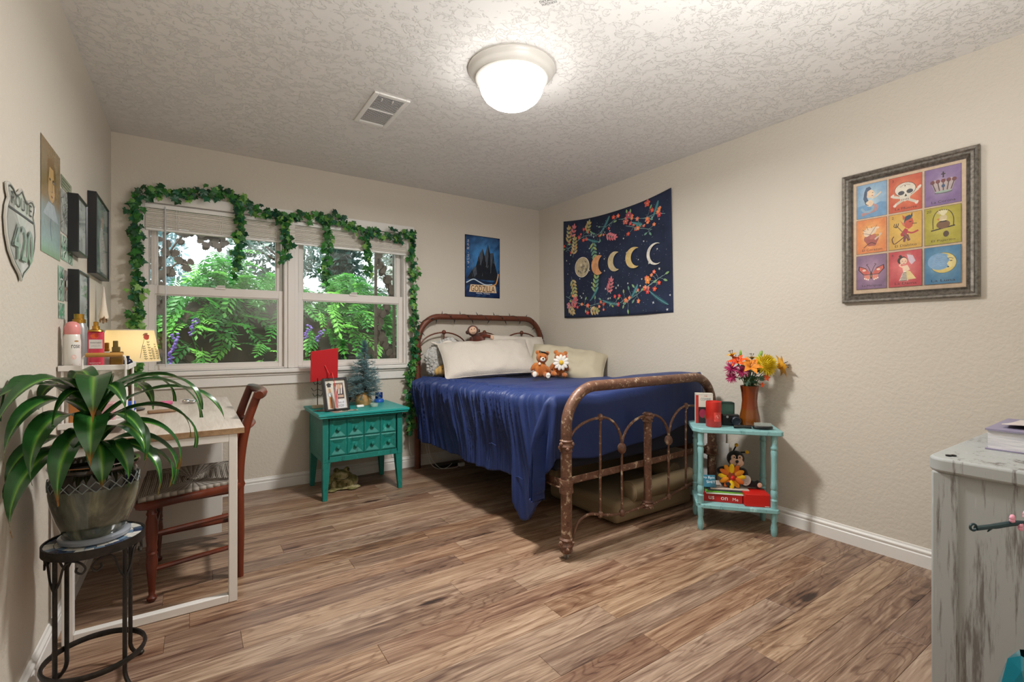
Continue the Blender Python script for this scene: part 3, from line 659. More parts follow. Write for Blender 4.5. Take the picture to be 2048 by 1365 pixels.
for u, d_ in ((3.05, .27), (2.78, .315), (2.50, .36), (2.22, .385), (3.3, .12), (2.62, .18)):
    p = Vector(cloth(-d_, u-YE)); MB().tube([p+Vector((-.004, .035, -.012)), p+Vector((-.006, .0, -.003)), p+Vector((-.004, -.045, -.010))], .0028, 5).build('tuft_stitch', 'navy', cf)

# pillows
def pillow_mb(w, h, th, wr=.010, seed=1, nu=44, nv=34):
    m = MB()
    for sgn in (1, -1):
        def f(u, v):
            a, b = 2*u-1, 2*v-1; e = max(0, (1-abs(a)**3.2))**.55*max(0, (1-abs(b)**3.2))**.55
            pin = 1-.05*(1-abs(b)**2)*abs(a)**4; piny = 1-.07*(1-abs(a)**2)*abs(b)**4
            x = a*w/2*pin; y = b*h/2*piny; z = sgn*th/2*e
            z += sgn*e*wr*(nz(x*7, y*7, seed)+.6*nz(x*18, y*16, seed+2))*1.6
            edge = max(abs(a), abs(b))**6; z += edge*.010*nz(x*12, y*12, seed+4)
            return (x, y, z)
        k = len(m.v); m.grid(f, nu, nv)
        if sgn < 0: m.f = m.f[:(nu-1)*(nv-1)]+[tuple(reversed(q)) for q in m.f[(nu-1)*(nv-1):]]
    return m
M['linen'] = mat('cream_linen', '#d6cdc2', .85, bump=.35, bscale=160, bdist=.002, col2='#dfd7cc', scale=5)
M['sherpa'] = mat('cream_sherpa', '#d0c7bc', .95, bump=.9, bscale=170, bdist=.007)
M['khaki'] = mat('khaki_linen', '#bdb39b', .85, bump=.3, bscale=160, bdist=.002)
def basis(c, ex, ez):            # long axis ex, face normal ez
    ex = Vector(ex).normalized(); ez = Vector(ez).normalized(); ey = ez.cross(ex).normalized(); ex = ey.cross(ez)
    m = Matrix((ex, ey, ez)).transposed().to_4x4(); m.translation = Vector(c); return m
def pillow(name, label, c, ex, ez, w, h, th, mt_, seed, wr=.010):
    B = basis(c, ex, ez); t = thing(name, label, 'pillow', c)
    m = pillow_mb(w, h, th, wr, seed); g = MB(); g.v = [tuple(B @ Vector(p)) for p in m.v]; g.f = m.f
    g.build('cushion', mt_, t, remesh=0); g2 = MB(); pts = []
    for k in range(64):
        q = 2*PI*k/64; a = max(-1, min(1, 1.35*cos(q))); b_ = max(-1, min(1, 1.35*sin(q)))
        pts.append(B @ Vector((a*w/2*(1-.05*(1-b_*b_)*abs(a)**4), b_*h/2*(1-.07*(1-a*a)*abs(b_)**4), 0)))
    g2.tube(pts, .0032, 5, closed=True); g2.build('piping', mt_, t); return t
pillow('pillow', 'large cream textured pillow leaning across the head of the bed', (2.05, 3.42, .958), (1, -.30, .10), (-.2, -.66, .72), .80, .40, .15, 'sherpa', 3)
pillow('pillow', 'cream pillow standing behind the big one beside the corner wall', (2.55, 3.66, .955), (1, -.06, -.03), (-.02, -.86, .5), .62, .44, .14, 'linen', 5)
pillow('pillow', 'khaki pillow with dark piping lying against the right wall', (2.66, 3.13, .905), (.62, -.70, -.10), (-.38, -.50, .70), .66, .36, .17, 'khaki', 9, .016)
# ------------------------------------------------ teal nightstand
ns = thing('nightstand', 'teal painted nightstand with eight faceted knobbed panels under the window', 'nightstand', (1.02, 3.66, 0))
x0, x1, y0, y1 = .738, 1.308, 3.43, 3.875
def legpoly(m, xa, ya, xb, yb, zt, k=.55):   # square leg tapering towards the foot, outer corner at (xa, ya)
    xc, yc = xa+(xb-xa)*k, ya+(yb-ya)*k
    vs = [(xa, ya, 0), (xc, ya, 0), (xc, yc, 0), (xa, yc, 0), (xa, ya, zt), (xb, ya, zt), (xb, yb, zt), (xa, yb, zt)]
    return m.add(vs, [(0, 3, 2, 1), (4, 5, 6, 7), (0, 1, 5, 4), (1, 2, 6, 5), (2, 3, 7, 6), (3, 0, 4, 7)])
for xa, xb in ((x0, x0+.055), (x1, x1-.055)):
    for ya, yb in ((y0, y0+.055), (y1, y1-.055)): legpoly(MB(), xa+math.copysign(.0015, xb-xa), ya+math.copysign(.0015, yb-ya), xb, yb, .285).build('leg', 'teal', ns, bevel=.002)
m = MB(); m.box((x0+.001, y0+.05, .30), (x0+.04, y1-.02, .572)).box((x1-.04, y0+.05, .30), (x1-.001, y1-.02, .572)).box((x0, y0, .262), (x0+.04, y0+.05, .572)).box((x1-.04, y0, .262), (x1, y0+.05, .572))
m.box((x0+.04, y0, .262), (x1-.04, y0+.03, .300)).box((x0+.04, y0, .556), (x1-.04, y0+.03, .572)).box((x0, y1-.02, .262), (x1, y1, .572)).box((x0, y0+.05, .262), (x0+.012, y1-.02, .2995)).box((x0+.012, y0+.05, .29), (x1, y1-.02, .2995))
m.build('case', 'teal', ns, bevel=.002)
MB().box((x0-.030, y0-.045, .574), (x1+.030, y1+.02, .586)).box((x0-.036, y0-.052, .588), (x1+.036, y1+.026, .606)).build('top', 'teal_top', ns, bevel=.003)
kn = MB().lathe([(.006, 0), (.006, .010), (.013, .016), (.0145, .022), (.011, .028), (0, .030)], n=12).mesh('knob', M['teal'])
cw = .1195; chh = .125
pm = MB(); a, b_ = cw/2-.002, chh/2-.002
pm.add([(-a, 0, -b_), (a, 0, -b_), (a, 0, b_), (-a, 0, b_), (-a+.009, -.004, -b_+.009), (a-.009, -.004, -b_+.009), (a-.009, -.004, b_-.009), (-a+.009, -.004, b_-.009), (-.014, .009, -.014), (.014, .009, -.014), (.014, .009, .014), (-.014, .009, .014)],
       [(0, 1, 5, 4), (1, 2, 6, 5), (2, 3, 7, 6), (3, 0, 4, 7), (4, 5, 9, 8), (5, 6, 10, 9), (6, 7, 11, 10), (7, 4, 8, 11), (8, 9, 10, 11)])
pmm = pm.mesh('faceted_panel', M['teal'], smooth=False)
for d in range(2):
    dx = x0+.044+d*2*cw; dr = MB().box((dx+.001, y0+.008, .302), (dx+2*cw-.001, y0+.020, .554)).build('door', 'teal', ns)
    for i in range(2):
        for j in range(2):
            c = (dx+cw*(i+.5), y0+.006, .3035+chh*(j+.5)); piece('faceted_panel', pmm, dr, Tm((c[0], c[1]-.004, c[2]))); piece('knob', kn, dr, Tm((c[0], c[1]+.006, c[2]), PI/2))
m = MB()
for x in (x0+.042, x1-.042):
    for z in (.298, .560): m.tube([(x, y0-.002, z-.012), (x, y0-.002, z+.004)], .0035, 8)
m.build('hinge', 'black', ns)

# ------------------------------------------------ aqua side table (turned legs, two boards)
ang = math.atan2(-.291, .258); sc = Vector((2.697, 1.6455, 0))
stb = thing('side_table', 'two-tier aqua side table with turned legs beside the foot of the bed', 'table', (sc.x, sc.y, 0), ang)
LX_, LY_ = .389/2, .245/2
turned = [(.011, 0), (.016, .012), (.018, .045), (.013, .075), (.016, .085), (.016, .10), (.0175, .105), (.0175, .135)]
upper = [(.0175, .155), (.0175, .20), (.019, .203), (.014, .212), (.0185, .225), (.0185, .250), (.014, .262), (.019, .272), (.0165, .30), (.0145, .37), (.0155, .44), (.018, .475), (.014, .487), (.019, .495), (.019, .505), (.0145, .513), (.0165, .53), (.017, .575)]
for sx in (-1, 1):
    for sy in (-1, 1): MB().lathe(turned, (sx*LX_, sy*LY_, 0), 14).lathe(upper, (sx*LX_, sy*LY_, 0), 14).build('leg', 'aqua', stb, local=True)
def board(name, z0, z1, ex, ey, ch):
    a, b_ = LX_+ex, LY_+ey; poly = [(-a+ch, -b_), (a-ch*.3, -b_), (a, -b_+ch*.4), (a, b_-ch), (a-ch, b_), (-a+ch, b_), (-a, b_-ch), (-a, -b_+ch)]
    MB().prism(poly, z0, z1).build(name, 'aqua', stb, local=True, bevel=.004)
board('shelf', .132, .156, .024, .024, .03); board('top', .572, .597, .045, .034, .045)
SB = ROOTM[stb.name]
def onst(x, y, z=0): return SB @ Vector((x, y, z))

# ------------------------------------------------ desk along the left wall
dx0, dx1, dy0, dy1 = -.425, .165, 2.345, 3.62
dk = thing('desk', 'pale oak topped desk with white square-tube metal frame along the left wall', 'desk', (-.13, 2.98, 0))
m, n = newmat('pale_oak'); v = n.co((14, 1.2, 14)); f = n.m('ADD', n.m('MULTIPLY', n.noise(v, 2.0, 5, .6, .8), .7), n.m('MULTIPLY', n.noise(n.co((220, 6, 220)), 1, 3), .3))
n.set(Base_Color=n.ramp(f, [(.35, lin('#b3a294')), (.6, lin('#cdc0b4'))]), Roughness=.42, Normal=n.bump(f, .1, .001)); M['oakpale'] = m
M['oakedge'] = mat('oak_edge', '#a98a68', .5, col2='#8a6b4c', scale=30, stretch=(1, .1, 1))
MB().box((dx0, dy0, .716), (dx1+.02, dy1, .741)).build('top', 'oakpale', dk, bevel=.0015); MB().box((dx0, dy0-.0016, .7165), (dx1+.02, dy0-.0002, .7395)).build('edge_band', 'oakedge', dk)
def sq(m, a, b, w=.032): return m.box([min(a[i], b[i])-w/2 for i in range(3)], [max(a[i], b[i])+w/2 for i in range(3)])
for yy in (dy0+.018, dy1-.03):
    xl, xr = dx0+.045, dx1-.022; f = MB()
    for x in (xl, xr): f.box((x-.016, yy-.016, .002), (x+.016, yy+.016, .716))
    for z in (.018, .699): f.box((xl+.016, yy-.016, z-.016), (xr-.016, yy+.016, z+.016))
    f.build('leg_frame', 'whitemetal', dk, bevel=.002)
f = MB(); f.box((dx0+.030, dy0+.036, .684), (dx0+.06, dy1-.048, .714)); f.box((dx1-.034, dy0+.4, .69), (dx1-.010, dy1-.048, .714)); f.build('rail', 'whitemetal', dk, bevel=.002)
MB().box((-.41, 3.11, .04), (.135, 3.128, .715)).build('modesty_panel', mat('white_laminate', '#d8d4cc', .45), dk)

# ------------------------------------------------ cherry chair with woven seat, pushed in from the right
ch = thing('wooden_chair', 'cherry wood chair with woven rush seat pushed under the desk', 'chair', (.02, 2.78, 0))
fy0, fy1, by0, by1 = 2.545, 2.985, 2.585, 2.965
fleg = [(.010, .0), (.018, .008), (.019, .018), (.011, .028), (.0125, .06), (.0185, .13), (.0215, .17), (.0185, .20), (.021, .206), (.0175, .214), (.021, .222), (.0185, .24), (.023, .30), (.0215, .34), (.016, .365), (.021, .375), (.016, .386), (.018, .40), (.0175, .43)]
for yy in (fy0, fy1): MB().lathe(fleg, (-.145, yy, 0), 14).build('leg', 'cherry', ch)
for yy in (by0, by1):
    sgn = -1 if yy == by0 else 1
    pts = spline([(.185, yy, 0), (.182, yy, .2), (.180, yy, .44), (.188, yy+.0*sgn, .58), (.215, yy, .72), (.262, yy, .86)], 6)
    MB().tube(pts, [.016+.007*sm(p.z, 0, .25)-.004*sm(p.z, .5, .86) for p in pts], 10).build('back_post', 'cherry', ch)
crest = MB()
for zc, hh in ((.845, .05),):
    def f(u, v): yy = by0-.03+(by1-by0+.06)*u; bow = .045*(1-(2*u-1)**2); return (.255+bow+(v-.5)*.012, yy, zc+hh*(v-.5))
    crest.tube([(.262+.035*(1-(2*k/16-1)**2), by0-.035+(by1-by0+.07)*k/16, .852) for k in range(17)], [.019]+[.022]*15+[.019], 10)
crest.build('crest_rail', 'cherry', ch)
MB().tube([(.215+.035*(1-(2*k/12-1)**2), by0+(by1-by0)*k/12, .70) for k in range(13)], [.018]*13, 8, flat=.55).build('back_rail', 'cherry', ch)
m = MB()
for yy0, yy1 in ((fy0, by0), (fy1, by1)):
    m.tube([(-.145, yy0, .285), (.18, yy1, .30)], .011, 8); m.tube([(-.145, yy0, .135), (.18, yy1, .15)], .011, 8)
m.tube([(-.145, fy0, .25), (-.145, fy1, .25)], .012, 8); m.tube([(.182, by0, .22), (.182, by1, .22)], .010, 8); m.build('stretcher', 'cherry', ch)
m = MB(); ring_ = [(-.185, fy0-.02, .418), (-.16, fy0-.032, .418), (.175, by0-.018, .432), (.19, by0, .432), (.19, by1, .432), (.175, by1+.018, .432), (-.16, fy1+.032, .418), (-.185, fy1+.02, .418)]
m.tube(ring_, .018, 8, closed=True); m.build('seat_rail', 'cherry', ch)
m, n = newmat('woven_rush'); at = n.n('Attribute', out=None, attribute_name='col').outputs['Color']; sep = n.n('SeparateColor', {0: at}, out=None)
wv = n.m('SINE', n.m('MULTIPLY', sep.outputs[0], 620)); f = n.m('MULTIPLY_ADD', wv, .5, .5)
n.set(Base_Color=n.mix(n.m('MULTIPLY', f, n.noise(n.co(), 8, 4)), lin('#6b5f52'), lin('#ded8cc')), Roughness=.6, Normal=n.bump(f, .6, .004)); M['rush'] = m
m = MB(); cx, cy = .0, 2.765; N_ = 14
cor = [(-.19, fy0-.03), (.185, by0-.02), (.185, by1+.02), (-.19, fy1+.03)]
for i in range(4):
    a, b_ = Vector(cor[i]), Vector(cor[(i+1) % 4]); c_ = Vector((cx, cy))
    for k in range(N_):
        for j in range(8):
            def P(u, v):
                q = a.lerp(b_, u).lerp(c_, v); return (q.x, q.y, .452-.016*(1-abs(2*u-1)**2)*(v)-.010*v+(.014*(q.x/.19)*.3)-.012*(1-v)**3*.3)
            u0, u1, v0, v1 = k/N_, (k+1)/N_, j/8, (j+1)/8
            L = (b_-a).length; col = lambda v: (v*.26, 0, 0, 1)
            m.add([P(u0, v0), P(u1, v0), P(u1, v1), P(u0, v1)], [(0, 1, 2, 3)], (col(v0), col(v0), col(v1), col(v1)))
m.build('seat', 'rush', ch, solid=.02)

# ------------------------------------------------ whitewashed dresser at the right edge
dr = thing('dresser', 'tall whitewashed dresser with worn grain at the right edge', 'dresser', (2.33, .2, 0))
X0, X1, Y0, Y1, ZD = 1.76, 2.90, -.06, .472, .785
MB().box((X0+.004, Y1-.062, .05), (X0+.05, Y1-.002, ZD-.04)).build('corner_stile', 'whitewash', dr, bevel=.006)
MB().box((X0+.004, Y0, .05), (X0+.05, Y0+.05, ZD-.04)).build('corner_stile', 'whitewash', dr, bevel=.006)
MB().box((X0+.010, Y0+.05, .09), (X0+.03, Y1-.062, ZD-.04)).build('side_panel', 'whitewash', dr)
MB().box((X0+.03, Y0+.01, .06), (X1, Y1-.02, ZD-.03)).build('case', 'whitewash', dr)
MB().box((X0+.004, Y0, 0), (X0+.05, Y1-.002, .06)).box((X1-.05, Y0, 0), (X1, Y1-.002, .06)).build('plinth', 'whitewash', dr)
def rounded(x0, y0, x1, y1, r, k=6):
    out = []
    for cx, cy, a in ((x1-r, y1-r, 0), (x0+r, y1-r, PI/2), (x0+r, y0+r, PI), (x1-r, y0+r, 1.5*PI)):
        for i in range(k+1): q = a+PI/2*i/k; out.append((cx+r*cos(q), cy+r*sin(q)))
    return out
MB().prism(rounded(X0-.006, Y0-.01, X1+.02, Y1+.008, .045), ZD-.042, ZD).build('top', 'whitewash', dr, bevel=.008, seg=3)
for k in range(3):
    z0 = .08+k*.22; q = MB().box((X0+.06, Y1-.022, z0), (X1-.05, Y1+.002, z0+.20)).build('drawer', 'whitewash', dr, bevel=.004)
    for x in (2.05, 2.6): MB().lathe([(.008, 0), (.008, .012), (.017, .02), (.014, .028), (0, .03)], n=12, T=Tm((x, Y1+.001, z0+.1), -PI/2)).build('knob', 'whitewash', q)
# ------------------------------------------------ ivy garlands
M['ivy'] = leafmat('ivy_leaf', '#174a24', '#3d8236', .18, .38); M['ivy_light'] = leafmat('pale_lamplit_ivy_leaf', '#3c7a33', '#8fbf62', .3, .4); M['ivy_blue'] = leafmat('deep_ivy_leaf', '#12402f', '#2a6a48', .15, .36)
M['vine'] = mat('vine', '#2c3d1e', .7)
iv = [(0, -.02), (.20, -.10), (.46, .06), (.36, .22), (.60, .44), (.30, .50), (.20, .66), (0, 1.0)]
def ivy_mesh(m):
    out = iv+[(-x, y) for x, y in reversed(iv[1:-1])]; b = MB(); n = len(out)
    vs = [(0, .32, .07)]+[(x, y, .10-.30*x*x-.16*max(0, y-.4)**2-.05*(i % 2)) for i, (x, y) in enumerate(out)]
    b.add(vs, [(0, 1+i, 1+(i+1) % n) for i in range(n)]); return b.mesh('leaf', M[m], smooth=False)
IVM = {k: ivy_mesh(k) for k in ('ivy', 'ivy_light', 'ivy_blue')}
ri = random.Random(21)
def garland(label, pts, dens, width, mix, group='ivy garlands around the window', size=(.033, .055)):
    P = spline(pts, 10); t = thing('ivy_garland', label, 'garland', P[0], group=group); L = 0
    vine = [p+Vector((ri.uniform(-.008, .008), ri.uniform(-.006, .006), ri.uniform(-.008, .008))) for p in P]
    MB().tube(vine, .0022, 5).build('vine', 'vine', t)
    for a, b_ in zip(P, P[1:]):
        L += (b_-a).length*dens
        while L > 1:
            L -= 1; p = a.lerp(b_, ri.random()); o = Vector((ri.gauss(0, width), ri.uniform(-.035, .022), ri.gauss(0, width)))
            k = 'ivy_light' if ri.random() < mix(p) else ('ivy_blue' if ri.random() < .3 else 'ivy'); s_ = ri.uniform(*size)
            q = p+o; q.y = min(q.y, YB-.025)
            T = Matrix.Translation(q) @ Matrix.Rotation(ri.uniform(-.9, .9), 4, 'Z') @ Matrix.Rotation(PI/2+ri.uniform(-.75, .6), 4, 'X') @ Matrix.Rotation(ri.gauss(PI, .85), 4, 'Z') @ Matrix.Scale(s_, 4)
            piece('leaf', IVM[k], t, T)
    return t
lamplit_low = lambda p: .12+.75*sm(p.z, 1.65, 1.0)  # more pale leaves lower down: the desk lamp's light put into the colour
up = lambda p: .16
yv = 3.895
garland('ivy garland climbing over the top of the window from corner to corner', [(-.315, yv, 2.02), (-.231, yv, 2.074), (-.015, yv, 2.095), (.158, yv, 2.135), (.25, yv, 2.12), (.407, yv, 2.045), (.572, yv, 2.035), (.82, yv, 2.07), (.97, yv, 2.055), (1.128, yv, 2.005), (1.377, yv, 1.99), (1.56, yv, 2.02)], 148, .022, up)
garland('ivy garland hanging down the left side of the window, low leaves coloured paler as lamplight', [(-.31, yv, 2.0), (-.298, yv, 1.75), (-.296, yv, 1.53), (-.302, yv, 1.25), (-.305, yv, 1.05), (-.303, yv, .86)], 165, .020, lamplit_low)
garland('ivy garland hanging down the right side of the window behind the bedpost', [(1.56, yv-.01, 2.04), (1.573, yv-.01, 1.8), (1.574, yv-.01, 1.5), (1.585, yv-.02, 1.1), (1.545, yv-.05, .8), (1.535, yv-.05, .5), (1.533, yv-.05, .31)], 160, .017, up)
for lb, q, d in (('first ivy strand from the left hanging over the window glass, the longest and thickest', [(.263, 3.885, 2.1), (.272, 3.885, 1.95), (.275, 3.885, 1.82), (.262, 3.885, 1.68), (.245, 3.885, 1.57)], 150),
              ('second ivy strand from the left, hanging just before the window mullion', [(.553, 3.885, 2.04), (.572, 3.885, 1.93), (.577, 3.885, 1.83), (.555, 3.885, 1.69)], 140),
              ('third ivy strand from the left, hanging over the right upper pane', [(.868, 3.885, 2.06), (.875, 3.885, 1.9), (.868, 3.885, 1.78), (.855, 3.885, 1.66), (.86, 3.885, 1.555)], 130),
              ('rightmost ivy strand hanging before the ironwork post', [(1.17, 3.885, 1.99), (1.18, 3.885, 1.85), (1.19, 3.885, 1.74), (1.197, 3.885, 1.655)], 125)):
    garland(lb, q, d, .017, up)

# ------------------------------------------------ plant stand, pot and dracaena
PX, PY = -.262, 2.035; ZS = .478
sd = thing('plant_stand', 'black wrought-iron plant stand with mosaic top and scrolls by the left wall', 'plant stand', (PX, PY, 0))
hoop = [(PX+.128*cos(q*PI/24), PY+.128*sin(q*PI/24)) for q in range(48)]
m = MB(); m.lathe([(.124, ZS-.022), (.129, ZS-.022), (.129, ZS+.004), (.124, ZS+.004), (.124, ZS-.022)], (PX, PY, 0), 48, cap=False).lathe([(.0, ZS-.010), (.125, ZS-.010), (.125, ZS-.006), (0, ZS-.006)], (PX, PY, 0), 48).build('top_ring', 'iron', sd)
m = MB(); m.tube([(a, b_, .10) for a, b_ in hoop], .006, 6, closed=True, flat=1.6).build('hoop', 'iron', sd)
for i in range(4):
    q = PI/4+i*PI/2; a, s_ = cos(q), sin(q)
    MB().tube(spline([(PX+.116*a, PY+.116*s_, ZS-.012), (PX+.116*a, PY+.116*s_, .12), (PX+.118*a, PY+.118*s_, .05), (PX+.142*a, PY+.142*s_, .012), (PX+.152*a, PY+.152*s_, .006)], 5), .0062, 8).ell((PX+.153*a, PY+.153*s_, .008), (.011, .011, .008)).build('leg', 'iron', sd)
for i in range(4):
    q0, q1 = PI/4+i*PI/2, PI/4+(i+1)*PI/2
    def on(t, z): q = q0+(q1-q0)*t; return (PX+.118*cos(q), PY+.118*sin(q), z)
    for f in (lambda t: t, lambda t: 1-t):
        c_ = [on(f(.02), ZS-.115), on(f(.10), ZS-.085), on(f(.17), ZS-.04), on(f(.28), ZS-.026), on(f(.40), ZS-.034), on(f(.46), ZS-.052), on(f(.41), ZS-.066), on(f(.34), ZS-.058), on(f(.35), ZS-.046)]
        MB().tube(spline(c_, 5), .0033, 6).build('scroll', 'iron', sd)
tl = [mat('tile_%s' % n, c, .18) for n, c in (('navy', '#2c3f5e'), ('sky', '#6f88a0'), ('white', '#d5d3cc'), ('slate', '#48586a'))]
tmesh = []
for r0, r1, n in ((.072, .097, 20), (.099, .123, 28)):
    w = 2*PI/n*.92; p = [(r0*cos(w*k/2), r0*sin(w*k/2)) for k in (-1, 1)]; po = [(r1*cos(w*k/2), r1*sin(w*k/2)) for k in (1, 0, -1)]
    ms = [MB().prism([p[0], p[1]]+po, 0, .006).mesh('mosaic_tile', x, smooth=False) for x in tl]
    for k in range(n): piece('mosaic_tile', ms[(k*7+k//3) % 4 if n == 28 else (2 if k % 3 else 1)], sd, Tm((PX, PY, ZS-.006), 0, 0, 2*PI*k/n))
m, n = newmat('glazed_ceramic'); f = n.noise(n.co((1, 1, .5)), 9, 4, .6, 1.5)
n.set(Base_Color=n.ramp(f, [(.32, lin('#2e312b')), (.5, lin('#565a4e')), (.68, lin('#85866f'))]), Roughness=.08, Coat_Weight=.6, Coat_Roughness=.03); M['glaze'] = m
M['glaze_dark'] = mat('dark_glaze', '#1c1918', .07, col2='#33291f', scale=8, Coat_Weight=.7, Coat_Roughness=.03)
pt = thing('plant_pot', 'dark glazed ceramic pot with lattice band on the iron stand', 'pot', (PX, PY, ZS+.001)); z = ZS+.001
MB().lathe([(.0, .018), (.074, .018), (.080, .03), (.096, .075), (.109, .125), (.1135, .16), (.1125, .176)], (PX, PY, z), 48, cap=False).build('belly', 'glaze', pt)
MB().lathe([(.1125, .176), (.112, .205), (.107, .218), (.104, .224), (.113, .232), (.116, .240), (.113, .247), (.104, .247), (.100, .236), (.099, .20), (.0, .20)], (PX, PY, z), 48, cap=False).build('collar', 'glaze_dark', pt)
MB().lathe([(0, .0), (.083, .0), (.090, .006), (.091, .016), (.086, .020), (.078, .020), (0, .019)], (PX, PY, z), 40).build('saucer', mat('saucer_glaze', '#8d929a', .12), pt)
m = MB()
for k in range(22):
    for s_ in (-1, 1):
        q = 2*PI*k/22; m.tube([(PX+.1138*cos(q+s_*.145*j), PY+.1138*sin(q+s_*.145*j), z+.172+.0165*j) for j in (0, 1, 2)], .0016, 4)
m.build('lattice', mat('lattice_glaze', '#8f9a9c', .2), pt)
MB().lathe([(.0, .218), (.05, .222), (.101, .216)], (PX, PY, z), 24, cap=False).build('soil', mat('potting_soil', '#241a12', .95, bump=.8, bscale=60, bdist=.02), pt)
dc = thing('dracaena_plant', 'leafy dracaena with arching striped leaves, some brown at the tips', 'plant', (PX, PY, z+.205))
m, n = newmat('dracaena_leaf'); sp = n.n('SeparateColor', {0: n.n('Attribute', out=None, attribute_name='col').outputs['Color']}, out=None)
mid = n.ramp(sp.outputs[0], [(.02, lin('#7da244')), (.13, lin('#437d2e')), (.30, lin('#1c471f')), (.9, lin('#17401b'))]); st_ = n.noise(n.co(), 40, 4); g = n.mix(n.m('MULTIPLY', st_, .35), mid, lin('#3f7a35'))
tip = n.m('MULTIPLY', n.ramp(n.m('ADD', sp.outputs[1], n.m('MULTIPLY', n.noise(n.co(), 25), .12)), [(.93, (0, 0, 0)), (1.0, (1, 1, 1))]), sp.outputs[2])
n.set(Base_Color=n.mix(tip, g, lin('#8a5522')), Roughness=.26, Coat_Weight=.25, Coat_Roughness=.2)
n.t.links.new(n.n('MixShader', {0: .14, 1: n.p.outputs[0], 2: n.n('BsdfTranslucent', {'Color': g})}), n.out.inputs[0]); M['dracaena'] = m
def strap(base, az, L, W_, e0, droop, brown=0, side=0.0, pw=1.35):
    n_ = 22; p = Vector(base); pts = []; dirs = []
    for i in range(n_+1):
        t = i/n_; e = e0-droop*t**pw; a = az+side*t*t; d = Vector((cos(e)*cos(a), cos(e)*sin(a), sin(e))); pts.append(p.copy()); dirs.append((d, a, e)); p += d*(L/n_)
    m = MB(); vs = []; K = (-1, -.6, -.12, 0, .12, .6, 1)
    for i in range(n_+1):
        t = i/n_; d, a, e = dirs[i]; lat = Vector((-sin(a), cos(a), 0)); up_ = lat.cross(d)*-1
        w = W_*(.30+.70*sm(t, 0, .38))*max(.02, (1-sm(t, .55, 1.0)**1.4*.98))
        wav = .006*sin(t*9+az*3)
        for k in K: q = pts[i]+lat*(k*w/2)+up_*(abs(k)*w*.16+wav*k); q.x = max(q.x, XL+.004+.004*abs(k)); vs.append(q)
    fs = []; cs = []; c_ = lambda i, k: (abs(K[k]), i/n_, brown, 1)
    for i in range(n_):
        for k in range(6): a = i*7+k; fs.append((a, a+1, a+8, a+7)); cs.append((c_(i, k), c_(i, k+1), c_(i+1, k+1), c_(i+1, k)))
    m.v = vs; m.f = fs; m.c = cs; m.has = True; o = m.build('leaf', 'dracaena', dc); return o
MB().tube([(PX, PY, z+.20), (PX+.005, PY, z+.34), (PX, PY, z+.46)], [.019, .016, .011], 10).build('stem', mat('cane', '#5d5a3a', .7), dc)
D = rad; B_ = lambda h: (PX, PY, h)
leafs = [ # height, azimuth, length, width, rise, droop, brown tip, sideways bend
 (.91, -84, .36, .078, 78, 205, .9, 0), (.82, -86, .34, .076, 62, 185, .9, .05), (.80, -52, .33, .062, 55, 175, 1, .1), (.78, -64, .30, .05, 40, 155, 0, .2),
 (.93, 88, .34, .050, 72, 150, 0, 0), (.95, 35, .34, .052, 68, 165, 0, -.3), (.95, -8, .40, .046, 62, 158, 0, -.2), (.94, -30, .42, .044, 58, 150, 0, .25), (.92, 10, .44, .042, 48, 130, 0, -.35),
 (.92, -122, .46, .050, 60, 140, 0, -.15), (.94, -135, .40, .046, 66, 150, 0, .2), (.90, -108, .50, .054, 55, 142, 0, -.25), (.88, -115, .44, .050, 48, 150, .6, .0), (.86, -112, .40, .062, 42, 160, 0, .15),
 (.95, 140, .30, .05, 70, 170, 0, 0), (.95, 110, .36, .05, 74, 165, 0, .2), (.90, 60, .36, .045, 55, 150, 0, 0), (.86, 20, .36, .042, 40, 140, .5, .2),
 (.86, -15, .38, .040, 42, 150, 0, .2), (.83, -28, .36, .042, 36, 152, .7, .1), (.80, -20, .34, .044, 28, 150, 0, -.2), (.82, -100, .30, .050, 40, 150, .4, -.2), (.81, -101, .37, .062, 34, 150, .9, .1), (.80, -78, .27, .066, 30, 150, .8, 0),
 (.79, -118, .42, .060, 26, 140, .9, .1), (.80, -125, .36, .046, 40, 150, 0, -.2), (.78, -40, .34, .04, 30, 150, .6, -.2), (.84, -60, .36, .036, 50, 160, 0, .3),
 (.90, -70, .32, .040, 70, 175, 0, .4), (.92, -100, .33, .040, 72, 170, 0, -.4), (.77, 5, .30, .042, 20, 140, .5, 0), (.95, -60, .12, .030, 84, 60, 0, 0), (.95, 150, .12, .03, 82, 70, 0, 0), (.95, 40, .13, .03, 80, 80, 0, 0)]
for h, az, L, w, e, dp, br, sd_ in leafs: strap(B_(h-.03-(.045 if h > .91 else 0)), D(az), L*1.04, w*1.06, D(e), D(dp), br, sd_)
# ------------------------------------------------ moon tapestry
tp = thing('tapestry', 'navy moon phase and flower tapestry hung on the right wall', 'tapestry', (2.97, 2.91, 1.78))
TY, TZ, TW, TH = 3.541, 1.315, 1.245, .93
def tapf(x, y, z=0):
    sag = -.05*sm(y/TH, .5, 1)*(1-(2*x/TW-1)**2)-.008*(1-(2*x/TW-1)**2)*(1-y/TH); w = .011+.005*sin(x*9+y*3)+.006*nz(x*3, y*3, 5)*(1-abs(2*x/TW-1)**6)
    return Vector((XR-w-z, TY-x+.012*(y/TH-.5)*(1 if x < TW/2 else -1)*0-.012*(1-y/TH), TZ+y+sag))
m = MB().grid(lambda u, v: tapf(u*TW, v*TH), 50, 40).build('cloth', mat('navy_cloth', '#182138', .85, col2='#222d48', scale=4, bump=.4, bscale=7, bdist=.012), tp); d = m.modifiers.new('s', 'SOLIDIFY'); d.thickness = .002
A = Art(.000004); A.z = .0013; ra = random.Random(5)
